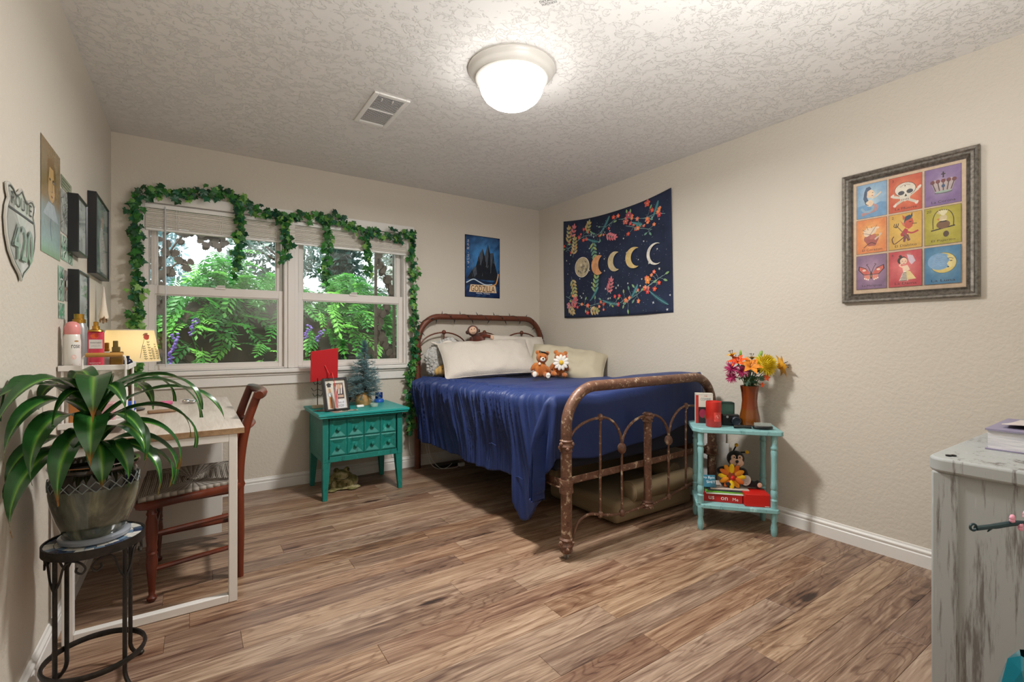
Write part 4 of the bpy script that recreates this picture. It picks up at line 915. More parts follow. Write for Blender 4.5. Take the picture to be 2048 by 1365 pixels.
for k in range(420): 
    x, y = ra.uniform(.02, TW-.02), ra.uniform(.02, TH-.06); A.ell(x, y, *(ra.uniform(.0008, .0022),)*2, ra.choice(['#cfd6dc', '#8fa3b5', '#e8e2cf']), 6)
    if k % 6 == 0: A.star(x, y, ra.uniform(.007, .014), ra.choice(['#e6e2d2', '#d8dadb']), ra.choice([4, 5]), .3, ra.random())
Z0 = TZ
def sprig(x, y, a, L, n, col, stem='#7f9a86', w=.024, ll=.068, bend=.5):
    pts = []; X, Y = x, y
    for i in range(n+1): pts.append((X, Y)); aa = a+bend*i/n; X += cos(aa)*L/n; Y += sin(aa)*L/n
    A.line(pts, .003, stem)
    for i in range(1, n+1):
        aa = a+bend*i/n
        for s_ in (-1, 1): A.leaf(*pts[i], aa+s_*.75, ll*(1-.35*i/n), w, col if isinstance(col, str) else ra.choice(col))
    A.leaf(*pts[-1], a+bend, ll*.8, w, col if isinstance(col, str) else ra.choice(col))
def fern(x, y, a, L, col='#4f8f95', bend=.3):
    n = 16; pts = []; X, Y = x, y
    for i in range(n+1): pts.append((X, Y)); aa = a+bend*i/n; X += cos(aa)*L/n; Y += sin(aa)*L/n
    A.line(pts, .003, '#7fb0b0')
    for i in range(1, n):
        for s_ in (-1, 1): A.line([pts[i], (pts[i][0]+cos(a+bend*i/n+s_*.6)*.03*sin(PI*i/n)**.6, pts[i][1]+sin(a+bend*i/n+s_*.6)*.03*sin(PI*i/n)**.6)], [.005, .001], col)
def blossom(x, y, r, col):
    for k in range(5): q = k*1.2566+ra.random()*.3; A.ell(x+r*.6*cos(q), y+r*.6*sin(q), r*.55, r*.42, col, 8, q)
    A.ell(x, y, r*.22, r*.22, '#f2c98a', 6)
red = ['#e0533d', '#e8735a', '#d8484a', '#ef8a5c']; olive = ['#b9a06a', '#a8aa72', '#c7b184']; pink = ['#d77f86', '#c96a72']; grn = ['#8fb07a', '#a7b56e', '#6f9a86']
def vine_(pts, n, fl):
    P = [(p.x, p.y) for p in spline([(a, b_, 0) for a, b_ in pts], 10)]; A.line(P, .0035, '#8aa9a4')
    for k in range(n):
        i = 2+int((len(P)-4)*k/max(1, n-1)); x, y = P[i]; a = ra.uniform(0, 6.28); L = ra.uniform(.03, .075); ex, ey = x+cos(a)*L, min(TH-.05, max(.02, y+sin(a)*L)); A.curve([(x, y), ((x+ex)/2+.008, (y+ey)/2), (ex, ey)], .0022, '#8aa9a4', 3)
        if ra.random() < fl: blossom(ex, ey, ra.uniform(.012, .019), ra.choice(red))
        else: A.leaf(ex, ey, a, ra.uniform(.03, .045), .018, ra.choice(grn))
zz = lambda z: z-TZ
vine_([(.04, zz(1.95)), (.16, zz(2.02)), (.30, zz(2.08)), (.44, zz(2.06)), (.56, zz(2.12)), (.72, zz(2.19))], 26, .62)
vine_([(.72, zz(2.16)), (.84, zz(2.14)), (.98, zz(2.10)), (1.10, zz(2.10)), (1.19, zz(2.07))], 24, .66); vine_([(.80, zz(2.08)), (.95, zz(2.02)), (1.06, zz(1.98))], 10, .8)
vine_([(.04, zz(1.52)), (.18, zz(1.46)), (.34, zz(1.42)), (.52, zz(1.44)), (.70, zz(1.42)), (.80, zz(1.46))], 30, .6)
vine_([(.78, zz(1.42)), (.92, zz(1.48)), (1.05, zz(1.55)), (1.16, zz(1.60))], 24, .66)
sprig(.06, zz(2.0), 1.2, .16, 4, olive); sprig(.10, zz(2.06), .9, .12, 3, pink); sprig(.14, zz(1.88), 1.3, .17, 5, olive, bend=.3); sprig(.12, zz(1.70), -1.2, .17, 5, olive, bend=-.2)
sprig(.40, zz(2.03), -1.5, .20, 5, grn, bend=.2); sprig(.42, zz(1.50), 1.5, .19, 5, grn, bend=-.2); sprig(.56, zz(2.06), -.7, .12, 4, pink, w=.022); sprig(.57, zz(1.50), .9, .12, 4, pink, w=.022)
sprig(.07, zz(1.44), -1.0, .09, 3, olive); sprig(.10, zz(1.40), .6, .1, 3, pink); sprig(.34, zz(1.40), -.5, .1, 3, olive); sprig(.30, zz(2.10), .8, .1, 3, olive)
for q in ((.32, zz(2.05), -.5, .17), (.50, zz(2.07), .75, .19), (1.06, zz(2.06), .95, .15), (.86, zz(2.1), -.6, .12), (.36, zz(1.46), .7, .16), (.52, zz(1.46), -.4, .20), (1.03, zz(1.50), -.75, .22), (.84, zz(1.44), .8, .14)): fern(*q)
for x, z_, c in ((.83, 2.17, '#b05468'), (.80, 2.12, '#c96a5e'), (1.02, 2.21, '#d8604f'), (.08, 1.43, '#c07a8a'), (1.02, 1.58, '#e08a4a')): blossom(x, zz(z_), .028, c)
def moon(cx, z_, r, k, col, blot):
    cy = zz(z_)
    if k is None: A.ell(cx, cy, r, r, '#e6ddcb', 40); A.z += .0012; A.ell(cx, cy, r*.95, r*.95, col, 40); A.z += .0012
    else:
        def cres(rr, kk):
            o = [(cx+rr*cos(q), cy+rr*sin(q)) for q in [rad(58)+rad(244)*i/30 for i in range(31)]]
            x0, y0 = o[-1]; inn = []
            ic = cx+r*kk; ir = math.hypot(o[0][0]-ic, o[0][1]-cy); a0 = math.atan2(o[-1][1]-cy, o[-1][0]-ic); a1 = math.atan2(o[0][1]-cy, o[0][0]-ic)
            if a1 < 0: a1 += 2*PI
            if a0 < 0: a0 += 2*PI
            inn = [(ic+ir*cos(a0+(a1-a0)*i/20), cy+ir*sin(a0+(a1-a0)*i/20)) for i in range(1, 20)]
            c = lin(col); pts = o+inn
            n_ = len(o); z0 = A.z; b_ = A.mb; ln = len(inn); vs = [(x, y, z0) for x, y in o]
            ii = [inn[ln-1-round((ln-1)*i/(n_-1))] for i in range(n_)]; ii[0] = o[0]; ii[-1] = o[-1]
            vs += [(x, y, z0) for x, y in ii]; b_.add(vs, [(i, i+1, n_+i+1, n_+i) for i in range(n_-1)], c); A.up()
        cres(r, k)
    for i in range(14):
        q = ra.uniform(1.2, 5.1); d_ = ra.uniform(.55, .9 if k is None or k < .75 else .88)*r
        if k is None: q = ra.uniform(0, 6.28); d_ = ra.uniform(0, .72)*r
        elif not blot or k > .5: continue
        A.ell(cx+d_*cos(q), cy+d_*sin(q), ra.uniform(.1, .22)*r, ra.uniform(.06, .16)*r, ra.choice(blot), 10, ra.random()*3)
moon(.265, 1.775, .094, None, '#b7a888', ['#857d70', '#d4c7a8', '#9a8d74', '#5f5a54']); moon(.475, 1.770, .088, .95, '#d59a6a', ['#c4574f', '#d97a5e', '#e0b077'])
moon(.68, 1.774, .085, .62, '#c6b48c', []); moon(.885, 1.777, .087, .5, '#cdb277', []); moon(1.095, 1.776, .086, .24, '#d9d3c6', [])
for x, y, c in ((.455, .47, '#c4574f'), (.43, .43, '#b84a4c'), (.46, .40, '#cf6a55'), (.43, .485, '#e0b077')): A.ell(x, y, .022, .014, c, 10, .5)
A.build('printed_motif', 'cloth_print', tp, tapf)

# ------------------------------------------------ poster on the back wall: generic storm scene
po = thing('movie_poster', 'tall blue film poster with bold lettering on the window wall above the headboard', 'poster', (2.303, YB, 1.8))
A = Art(); w_, h_ = .386, .585; A.rect(0, 0, w_, h_, '#0d1830'); A.z += .0008
NX, NY = 12, 18
for i in range(NX):
    for j in range(NY):
        def cc(a, b_):
            gx, gy = a/NX-.55, b_/NY-.62; g = math.exp(-(gx*gx*5+gy*gy*9))+.35*nz(a*.9, b_*.9, 2); g = max(0, min(1, g)); c0, c1 = lin('#12224a'), lin('#4d98dd'); return tuple(c0[q]+(c1[q]-c0[q])*g for q in range(3))+(1,)
        x0, x1, y0, y1 = .006+i*(w_-.012)/NX, .006+(i+1)*(w_-.012)/NX, .006+j*(h_-.012)/NY, .006+(j+1)*(h_-.012)/NY
        A.mb.add([(x0, y0, A.z), (x1, y0, A.z), (x1, y1, A.z), (x0, y1, A.z)], [(0, 1, 2, 3)], (cc(i, j), cc(i+1, j), cc(i+1, j+1), cc(i, j+1)))
A.up()
A.poly([(.02, .17), (.08, .26), (.12, .30), (.15, .40), (.19, .47), (.215, .40), (.25, .52), (.275, .43), (.31, .44), (.325, .34), (.35, .26), (.375, .17)], '#20252d')
for q in ([(.15, .40), (.19, .47), (.195, .38), (.17, .30)], [(.215, .40), (.25, .52), (.255, .40), (.24, .28)], [(.275, .43), (.31, .44), (.30, .34), (.28, .26)], [(.08, .26), (.12, .30), (.13, .22), (.10, .19)]): A.poly(q, '#4b545f')
for k in range(30): x = ra.uniform(.05, .34); y = ra.uniform(.18, .36); A.line([(x, y), (x+ra.uniform(-.01, .02), y+ra.uniform(.02, .05))], [.004, .001], ra.choice(['#5d6670', '#2d343d', '#767c80']))
A.poly([(.01, .13), (.11, .185), (.20, .16), (.30, .15), (.376, .20), (.376, .11), (.01, .11)], '#1b2c4a'); A.curve([(.015, .135), (.09, .17), (.15, .15), (.22, .125), (.30, .13)], .010, '#c9dbe8'); A.curve([(.30, .12), (.34, .14), (.36, .20), (.368, .24)], [.012]*18+[.002], '#e0a35a')
A.poly([(.045, .05), (.348, .05), (.335, .12), (.06, .12)], '#e6c9a4'); A.poly([(.053, .028), (.346, .028), (.34, .049), (.058, .049)], '#16305c')
A.text('GODZILLA', .195, .056, .058, '#3a1f14', w=.262); A.text('FINAL WARS', .197, .033, .012, '#e6edf2', w=.15)
for i, c in enumerate('さらば、ゴジラ。'): A.text(c, .034, .515-.034*i, .024 if c not in '、。' else .009, '#f0f2f4')
A.build('paper', 'print_gloss', po, wallT('back', 2.110, YB-.0015, 1.508))

# ------------------------------------------------ framed picture of nine painted tiles on the right wall
fp = thing('framed_picture', 'large pewter framed picture of nine painted tiles on the right wall', 'picture', (2.955, .89, 1.65))
FY, FZ, FW, FH = 1.166, 1.313, .55, .689
prof = [(0, 0), (0, .022), (.006, .030), (.014, .026), (.020, .020), (.030, .022), (.040, .012), (.044, .016), (.048, .010), (.048, 0)]
def pic_frame(parent, T, w, h, prof, m_, name='frame'):
    b = MB(); cs = [(0, 0, 1, 1), (w, 0, -1, 1), (w, h, -1, -1), (0, h, 1, -1)]; k = len(prof)
    vs = [T @ Vector((x+sx*a, y+sy*a, z)) for x, y, sx, sy in cs for a, z in prof]
    fs = [(i*k+j, ((i+1) % 4)*k+j, ((i+1) % 4)*k+j+1, i*k+j+1) for i in range(4) for j in range(k-1)]
    b.add(vs, fs); return b.build(name, m_, parent, smooth=False)
M['pewter'] = mat('pewter', '#8d8880', .34, .8, col2='#6d6861', scale=70, band=(.42, .62), bump=.08, bscale=120)
TF = wallT('right', XR-.002, FY, FZ); pic_frame(fp, TF, FW, FH, prof, 'pewter')
A = Art(); A.z = .006; A.rect(.04, .04, FW-.04, FH-.04, '#cbb397')
tx = [.065, .208, .352]; tz = [.07, .260, .448]; tw, th_ = .1325, .177
cols = [['#7d9fbc', '#c0573c', '#7f6690'], ['#d3814a', '#c9a04a', '#a59a35'], ['#7f6380', '#b8434a', '#44799b']]
lite = [['#b9cdd2', '#dd8a63', '#a893b0'], ['#e8bd76', '#d9bd68', '#c6b95c'], ['#b594a8', '#dd8580', '#7fa9bd']]
names = [['', 'La Muerte', 'La Corona'], ['El Corazon', 'El Diablito', 'El Pajarito'], ['La Mariposa', 'La Dama', 'La Luna']]
nums = [['', '3', ''], ['', '2', '20'], ['', '6', '']]
ink = '#3a2d28'
def tile(r, c):
    x, y = tx[c], tz[2-r]; A.rect(x-.0015, y-.0015, x+tw+.0015, y+th_+.0015, '#5f4a3c'); A.up()
    b_, l_ = lin(cols[r][c]), lin(lite[r][c]); n = 8
    for i in range(n):
        for j in range(n):
            def cc(a, q): g = max(0, 1-math.hypot(a/n-.5, q/n-.55)*1.9)+.25*nz(a*.7+c*9, q*.7+r*9, 1); g = max(0, min(1, g)); return tuple(b_[k]+(l_[k]-b_[k])*g for k in range(3))+(1,)
            A.mb.add([(x+tw*i/n, y+th_*j/n, A.z), (x+tw*(i+1)/n, y+th_*j/n, A.z), (x+tw*(i+1)/n, y+th_*(j+1)/n, A.z), (x+tw*i/n, y+th_*(j+1)/n, A.z)], [(0, 1, 2, 3)], (cc(i, j), cc(i+1, j), cc(i+1, j+1), cc(i, j+1)))
    A.up()
    if names[r][c]: A.text(names[r][c], x+tw*.52, y+.010, .012, ink, w=tw*.66)
    if nums[r][c]: A.text(nums[r][c], x+.016, y+th_-.022, .013, ink)
    return lambda u, v: (x+u*tw, y+v*th_)
def pp(P, pts, col): A.poly([P(*q) for q in pts], col)
def pe(P, u, v, ru, rv, col, n=20, rot=0, a0=0, a1=2*PI): X = P(u, v); A.ell(X[0], X[1], ru*tw, rv*tw, col, n, rot, a0, a1)
def pl(P, pts, w, col=ink): A.curve([P(*q) for q in pts], w, col, 4)
P = tile(0, 0); pp(P, [(0, 0), (1, 0), (1, .38), (.8, .42), (.6, .36), (.3, .40), (0, .36)], '#6f97b8')     # mermaid
pl(P, [(.52, .36), (.66, .30), (.62, .20), (.40, .16), (.16, .10)], .016, '#b58a86'); pl(P, [(.42, .36), (.55, .30), (.5, .2), (.30, .18), (.15, .30)], .011, '#8fa9b8'); pe(P, .44, .42, .12, .13, '#e3c8a8'); pe(P, .45, .70, .15, .16, '#e3c8a8'); pp(P, [(.26, .78), (.32, .90), (.44, .92), (.5, .84), (.36, .78), (.34, .62), (.40, .5), (.28, .46), (.22, .58)], '#4b5c74'); pl(P, [(.5, .56), (.66, .60), (.82, .70)], .007, '#e3c8a8'); pl(P, [(.52, .72), (.56, .73)], .003); pe(P, .53, .64, .03, .012, '#a04a4a'); pl(P, [(.3, .5), (.3, .42), (.4, .36)], .003)
P = tile(0, 1); pl(P, [(.12, .46), (.5, .36), (.82, .22)], .012, '#cfc8b8'); pl(P, [(.2, .22), (.5, .36), (.9, .58)], .012, '#cfc8b8')
for u, v in ((.10, .48), (.84, .19), (.18, .19), (.92, .61)): pe(P, u, v, .05, .05, '#dcd6c8'); pe(P, u+.03, v+.03, .035, .035, '#dcd6c8')
pe(P, .5, .62, .33, .27, ink); pe(P, .5, .62, .315, .255, '#d9d2c2'); pp(P, [(.32, .5), (.68, .5), (.64, .32), (.5, .28), (.36, .32)], '#d9d2c2'); pe(P, .38, .53, .10, .08, '#4a4a52'); pe(P, .64, .55, .10, .08, '#4a4a52'); pp(P, [(.48, .42), (.56, .42), (.52, .50)], '#33302e'); pl(P, [(.34, .7), (.5, .76), (.66, .72)], .002, '#8a7f70'); pe(P, .5, .72, .02, .02, ink)
for k in range(5): pl(P, [(.40+.05*k, .31), (.40+.05*k, .36)], .002)
P = tile(0, 2); pp(P, [(.18, .62), (.30, .34), (.74, .34), (.86, .62), (.74, .70), (.62, .62), (.52, .72), (.42, .62), (.28, .70)], '#b9a9a4'); pe(P, .52, .33, .25, .05, '#6f6a6e'); pe(P, .52, .35, .22, .035, '#9db0a0')
for u in (.22, .37, .52, .67, .82): pe(P, u, .64-.1*(u-.52)**2, .065, .07, '#7a4a48'); pl(P, [(u, .6), (.52+(u-.52)*.7, .38)], .004, '#5d4a4a')
pl(P, [(.52, .72), (.52, .88)], .005); pl(P, [(.46, .82), (.58, .82)], .005); pe(P, .52, .5, .05, .06, '#3f5878')
P = tile(1, 0); pe(P, .42, .42, .17, .17, '#a5625a'); pe(P, .60, .42, .15, .17, '#b06a60'); pp(P, [(.26, .40), (.74, .40), (.64, .20), (.40, .20)], '#a05a52')
for a, L in ((2.4, .3), (1.9, .32), (1.4, .28), (1.0, .36), (2.8, .24)): X, Y = P(.46, .54); A.leaf(X, Y, a, L*tw, .03, '#ddc9b0'); A.line([(X, Y), (X+cos(a)*L*tw*1.15, Y+sin(a)*L*tw*1.15)], .0016, ink)
pl(P, [(.24, .16), (.36, .24), (.5, .3), (.66, .24)], .003); pl(P, [(.62, .38), (.84, .55)], .008, '#cbb9a8'); pe(P, .70, .50, .06, .05, '#b58a3c'); pe(P, .7, .72, .06, .04, '#ddc9b0')
P = tile(1, 1); pp(P, [(.46, .66), (.50, .86), (.62, .90), (.72, .84), (.76, .72), (.72, .60), (.62, .54), (.52, .58)], '#c05a44'); pp(P, [(.46, .70), (.50, .90), (.64, .94), (.72, .88), (.66, .82), (.52, .78)], '#33485c'); pp(P, [(.44, .80), (.42, .96), (.52, .88)], '#c05a44'); pp(P, [(.66, .90), (.72, 1.0), (.73, .88)], '#33485c'); pp(P, [(.34, .82), (.5, .68), (.46, .62)], '#c87a62'); pl(P, [(.72, .68), (.86, .67)], .003); pe(P, .66, .74, .05, .015, ink)
pp(P, [(.36, .42), (.50, .58), (.60, .52), (.56, .40), (.48, .34), (.38, .36)], '#b0434a'); pl(P, [(.58, .46), (.72, .42), (.90, .47)], .008, '#b0434a'); pp(P, [(.46, .38), (.60, .40), (.66, .22), (.58, .20), (.54, .30), (.50, .18), (.44, .20)], '#7d4a48'); pl(P, [(.46, .32), (.30, .22), (.16, .16), (.10, .30), (.16, .38)], .004, '#5a3230'); pl(P, [(.22, .70), (.44, .46), (.66, .24)], .004, '#8a6a50')
for u in (.16, .22, .28): pl(P, [(.24, .62), (u, .66), (u+.02, .74)], .003)
P = tile(1, 2); pl(P, [(.24, .42), (.24, .70), (.34, .88), (.52, .92), (.70, .86), (.80, .68), (.80, .46)], .003); pl(P, [(.18, .38), (.84, .46)], .006); pe(P, .52, .52, .19, .15, '#7a5a42'); pe(P, .52, .70, .11, .12, '#c7b690'); pp(P, [(.34, .84), (.44, .78), (.40, .92)], '#c7b690')
for k in range(5): X, Y = P(.52, .76); A.leaf(X, Y, 1.0+.28*k, .03, .010, '#d8cfae')
pe(P, .60, .26, .08, .11, '#5a4636'); pe(P, .52, .60, .11, .02, '#2f2a28'); pe(P, .52, .64, .105, .015, '#e0d6be'); pp(P, [(.42, .70), (.32, .68), (.40, .64)], '#c9824a')
P = tile(2, 0)
for s_ in (-1, 1):
    pp(P, [(.5, .42), (.5+s_*.18, .62), (.5+s_*.42, .70), (.5+s_*.44, .58), (.5+s_*.26, .42)], ink); pp(P, [(.5, .43), (.5+s_*.18, .60), (.5+s_*.39, .67), (.5+s_*.40, .58), (.5+s_*.25, .44)], '#d0695c'); pp(P, [(.5, .40), (.5+s_*.24, .42), (.5+s_*.22, .28), (.5+s_*.08, .26)], '#d98a78'); pe(P, .5+s_*.24, .56, .06, .04, '#ecd5c0'); pl(P, [(.5, .46), (.5+s_*.10, .66), (.5+s_*.16, .72), (.5+s_*.10, .74)], .0025)
    for k in range(3): pe(P, .5+s_*(.10+.06*k), .275+.02*k, .025, .03, '#e9dccd')
pe(P, .5, .40, .04, .15, '#4a4038'); pe(P, .5, .38, .025, .05, '#8a7d62')
P = tile(2, 1); pe(P, .42, .74, .15, .15, ink); pe(P, .46, .72, .11, .13, '#e6c4a8'); pe(P, .36, .86, .05, .05, ink); pe(P, .60, .90, .08, .06, '#b8766e'); pp(P, [(.56, .90), (.74, .86), (.82, .70), (.70, .60), (.62, .70)], '#cdbcc4'); pe(P, .43, .72, .02, .01, ink); pe(P, .52, .71, .02, .01, ink); pe(P, .47, .65, .025, .012, '#a03a3e')
pp(P, [(.42, .58), (.58, .60), (.66, .46), (.54, .42), (.44, .44)], '#e3cbb0'); pp(P, [(.46, .44), (.56, .44), (.60, .16), (.32, .16)], '#e8ddcc'); pp(P, [(.54, .44), (.66, .42), (.84, .20), (.56, .18)], '#dcc790')
for k in range(6): v = .18+.042*k; pl(P, [(.34+.022*k, v), (.45, v-.008), (.57-.005*k, v)], .003)
pl(P, [(.44, .54), (.34, .60), (.40, .66)], .006, '#e6c4a8')
P = tile(2, 2)
pe(P, .52, .56, .37, .37, ink, 36); pe(P, .52, .56, .36, .36, '#d8c273', 36); pe(P, .42, .60, .33, .30, '#7fa2c0', 30); pp(P, [(.62, .74), (.70, .62), (.62, .52), (.68, .46), (.60, .40), (.82, .44), (.86, .60), (.78, .74)], '#e0cf8e')
for k in range(6): pl(P, [(.18+.02*k, .46+.05*k), (.36, .52+.05*k), (.52, .48+.05*k), (.60, .52+.04*k)], .002, '#9bb4c8')
pe(P, .74, .60, .04, .015, ink); pl(P, [(.64, .66), (.72, .68), (.8, .65)], .002); pe(P, .66, .44, .03, .02, '#2f2a2c')
A.build('print', 'print', fp, TF)
MB().box((0, 0, 0), (1, 1, 1)).v
g = MB(); g.add([TF @ Vector(p) for p in ((.045, .045, .0145), (FW-.045, .045, .0145), (FW-.045, FH-.045, .0145), (.045, FH-.045, .0145))], [(0, 1, 2, 3)]); g.build('glass', 'glass_pic', fp, smooth=False)

# ------------------------------------------------ things hung on the left wall
def TL(y, z, d=0.0): return wallT('left', XL+d, y, z)
sg = thing('route_sign', 'silver shield shaped metal ROUTE 420 sign on the left wall', 'sign', (XL, 2.0, 1.42))
half = [(0, 0), (.022, .02), (.075, .045), (.118, .078), (.143, .12), (.152, .165), (.143, .20), (.125, .225), (.138, .245), (.142, .262), (.118, .272), (.09, .268), (.062, .255), (.035, .262), (0, .282)]
half = [(x*1.0, y*.985) for x, y in half]; shp = half+[(-x, y) for x, y in reversed(half[1:-1])]
def sub(poly, k): c = Vector((0, .145)); return [tuple(c+(Vector(p)-c)*k) for p in poly]
T = TL(1.999, 1.293, .004); M['signmetal'] = mat('pale_sheet_metal', '#d3d2cb', .25, .3, bump=.03, bscale=14, bdist=.01)
m = MB(); n = len(shp); rings = [(1.0, 0), (1.0, .004), (.965, .006), (.93, .003)]
vs = [(x, y, z) for k, z in rings for x, y in sub(shp, k)]+[(0, .145, .004)]
fs = [(i*n+j, i*n+(j+1) % n, (i+1)*n+(j+1) % n, (i+1)*n+j) for i in range(3) for j in range(n)]+[(3*n+j, 3*n+(j+1) % n, 4*n) for j in range(n)]
m.add([T @ Vector(p) for p in vs], fs).build('plate', 'signmetal', sg)
A = Art(); A.z = .0052; q = sub(shp, .93); A.line(q+[q[0]], .004, '#41484a'); A.line([(-.125, .198), (.125, .198)], .006, '#41484a'); A.text('ROUTE', 0, .212, .036, '#3f4544', w=.20)
A.build('lettering', 'print_gloss', sg, T)
A = Art(); A.z = .007; A.text('420', 0, .058, .108, '#59646a', w=.205); A.z = .0095; A.text('420', .001, .060, .103, '#b9c4bd', w=.195); A.build('numerals', mat('raised_numerals', '#b4bdb6', .22, .5), sg, T)
def flat(name, label, cat, y0, z0, y1, z1, d, art, group=None):
    t = thing(name, label, cat, (XL, (y0+y1)/2, (z0+z1)/2), group=group); A = Art(); A.z = 0; A.rect(0, 0, y1-y0, z1-z0, '#d9d6cc'); art(A, y1-y0, z1-z0); A.build('paper', 'print_gloss', t, TL(y0, z0, d)); return t
def mosaic(A, w, h, fn, nx=10, ny=14):
    A.up()
    for i in range(nx):
        for j in range(ny):
            A.mb.add([(w*a/nx, h*b_/ny, A.z) for a, b_ in ((i, j), (i+1, j), (i+1, j+1), (i, j+1))], [(0, 1, 2, 3)], tuple(fn(a/nx, b_/ny) for a, b_ in ((i, j), (i+1, j), (i+1, j+1), (i, j+1))))
    A.up()
def lerp(c0, c1, t): c0, c1 = lin(c0), lin(c1); t = max(0, min(1, t)); return tuple(c0[i]+(c1[i]-c0[i])*t for i in range(3))+(1,)
def art_portrait(A, w, h):
    mosaic(A, w, h, lambda u, v: lerp('#8fa3a4', '#8b7450', sm(v, .38, .52)+.3*nz(u*3, v*5, 1)) if v > .1 else lerp('#7f9a7a', '#9ab0b0', v*8))
    A.ell(w*.52, h*.66, w*.20, h*.17, '#c2a06c', 24); A.poly([(w*.30, h*.74), (w*.34, h*.86), (w*.56, h*.90), (w*.74, h*.80), (w*.76, h*.52), (w*.68, h*.62), (w*.62, h*.80), (w*.42, h*.80), (w*.36, h*.66), (w*.34, h*.50)], '#7d5f34'); A.ell(w*.44, h*.69, w*.035, h*.012, '#2a2018', 10); A.ell(w*.62, h*.69, w*.05, h*.022, '#1c1a1c', 10); A.ell(w*.63, h*.685, w*.03, h*.012, '#8a97b4', 8); A.curve([(w*.55, h*.66), (w*.57, h*.60), (w*.53, h*.585)], .004, '#8a6a3c'); A.ell(w*.54, h*.545, w*.05, h*.010, '#9a5a44', 10)
    A.curve([(w*.45, h*.5), (w*.5, h*.38), (w*.47, h*.26), (w*.52, h*.14)], .008, '#6a7f90'); A.poly([(w*.36, h*.48), (w*.66, h*.48), (w*.90, h*.34), (w*.1, h*.34)], '#a9b6bd')
flat('wall_poster', 'tall brown and blue portrait poster on the left wall beside the route sign', 'poster', 2.246, 1.423, 2.532, 1.826, .0015, art_portrait)
def art_sketch(A, w, h):
    mosaic(A, w, h, lambda u, v: lerp('#9aa09a', '#c9ccc4', .5+nz(u*9, v*11, 2)))
    for k in range(60): x, y = ra.uniform(.1, .9)*w, ra.uniform(.1, .9)*h; A.curve([(x, y), (x+ra.uniform(-.02, .02), y+.015), (x+ra.uniform(-.03, .03), y+.03)], .002, ra.choice(['#6f756f', '#e2e4de', '#585c58']), 3)
flat('art_print', 'grey pencil sketch print beside the portrait poster on the left wall', 'print', 2.545, 1.545, 2.69, 1.715, .0015, art_sketch)
def art_head(A, w, h):
    mosaic(A, w, h, lambda u, v: lerp('#8a917a', '#b0b196', u), 3, 3)
    for k in range(3): A.rect(w*.08, h*(.2+.25*k), w*.85, h*(.28+.25*k), '#5f6656')
flat('paper_strip', 'khaki printed paper strip pinned above the grey sketch print', 'paper', 2.548, 1.722, 2.745, 1.772, .0015, art_head)
green_art = lambda s_: (lambda A, w, h: (mosaic(A, w, h, lambda u, v: lerp('#3f7f5c', '#cfe0d4', .5+.9*nz(u*4+s_, v*5, s_)), 6, 8), [A.curve([(ra.uniform(.1, .5)*w, ra.uniform(.05, .4)*h), (ra.uniform(.2, .8)*w, ra.uniform(.3, .7)*h), (ra.uniform(.4, .95)*w, ra.uniform(.6, .95)*h)], .006, ra.choice(['#e2e8e2', '#2f6a4a', '#6fb08a', '#4a4f4a']), 3) for _ in range(7)]))
bw_art = lambda s_: (lambda A, w, h: (mosaic(A, w, h, lambda u, v: lerp('#2d2b29', '#d8d4cc', .5+1.2*nz(u*4+s_, v*5, s_)), 5, 7), [A.ell(ra.uniform(.2, .8)*w, ra.uniform(.2, .8)*h, .18*w, .12*h, ra.choice(['#1f1d1c', '#e8e4dc', '#8a5a44']), 10) for _ in range(4)]))
for lb, a, f in (('green photo print tucked under the sketch beside the portrait poster', (2.547, 1.436, 2.68, 1.535), green_art(1)), ('topmost black and white snapshot in the column left of the small black frame', (2.70, 1.63, 2.765, 1.69), bw_art(2)), ('second black and white snapshot in the column left of the small black frame', (2.70, 1.57, 2.765, 1.624), bw_art(3)), ('third black and white snapshot in the column left of the small black frame', (2.70, 1.50, 2.765, 1.564), bw_art(4)), ('small green snapshot under the black and white snapshot column', (2.69, 1.435, 2.765, 1.492), green_art(5)),
                 ('green and white photo print under the portrait poster', (2.50, 1.27, 2.60, 1.405), green_art(6)), ('tall black and white snapshot strip left of the lower black frame', (2.612, 1.275, 2.665, 1.40), bw_art(7)), ('dark snapshot strip touching the lower black frame', (2.67, 1.28, 2.70, 1.41), bw_art(8)), ('teal lettered snapshot above the pink capped spray can', (2.505, 1.20, 2.61, 1.262), green_art(9))):
    flat('snapshot', lb, 'photo', *a, .0015, f, 'photo prints on the left wall')
def art_dark(s_):
    def f(A, w, h):
        mosaic(A, w, h, lambda u, v: lerp('#6a7a7a', '#c3cfcb', .5+.8*nz(u*3+s_, v*4, s_)+.25*(v-.5)))
        if s_ == 3: A.poly([(w*.40, h*.05), (w*.30, h*.45), (w*.40, h*.62), (w*.46, h*.82), (w*.60, h*.86), (w*.68, h*.72), (w*.60, h*.58), (w*.84, h*.36), (w*.9, h*.05)], '#e2e2de'); A.ell(w*.54, h*.74, w*.11, h*.09, '#d9c9b8', 16); A.poly([(w*.40, h*.70), (w*.46, h*.86), (w*.62, h*.88), (w*.70, h*.74), (w*.62, h*.80), (w*.46, h*.78)], '#b9b4aa')
        else:
            for k in range(16): A.ell(ra.uniform(.1, .9)*w, ra.uniform(.1, .9)*h, .05*w, .03*h, ra.choice(['#7f928c', '#5d6e6c', '#b4c0b8']), 8)
    return f
M['blackframe'] = mat('black_frame', '#191a1e', .35)
fprof = [(0, 0), (0, .034), (.008, .036), (.012, .030), (.012, 0)]
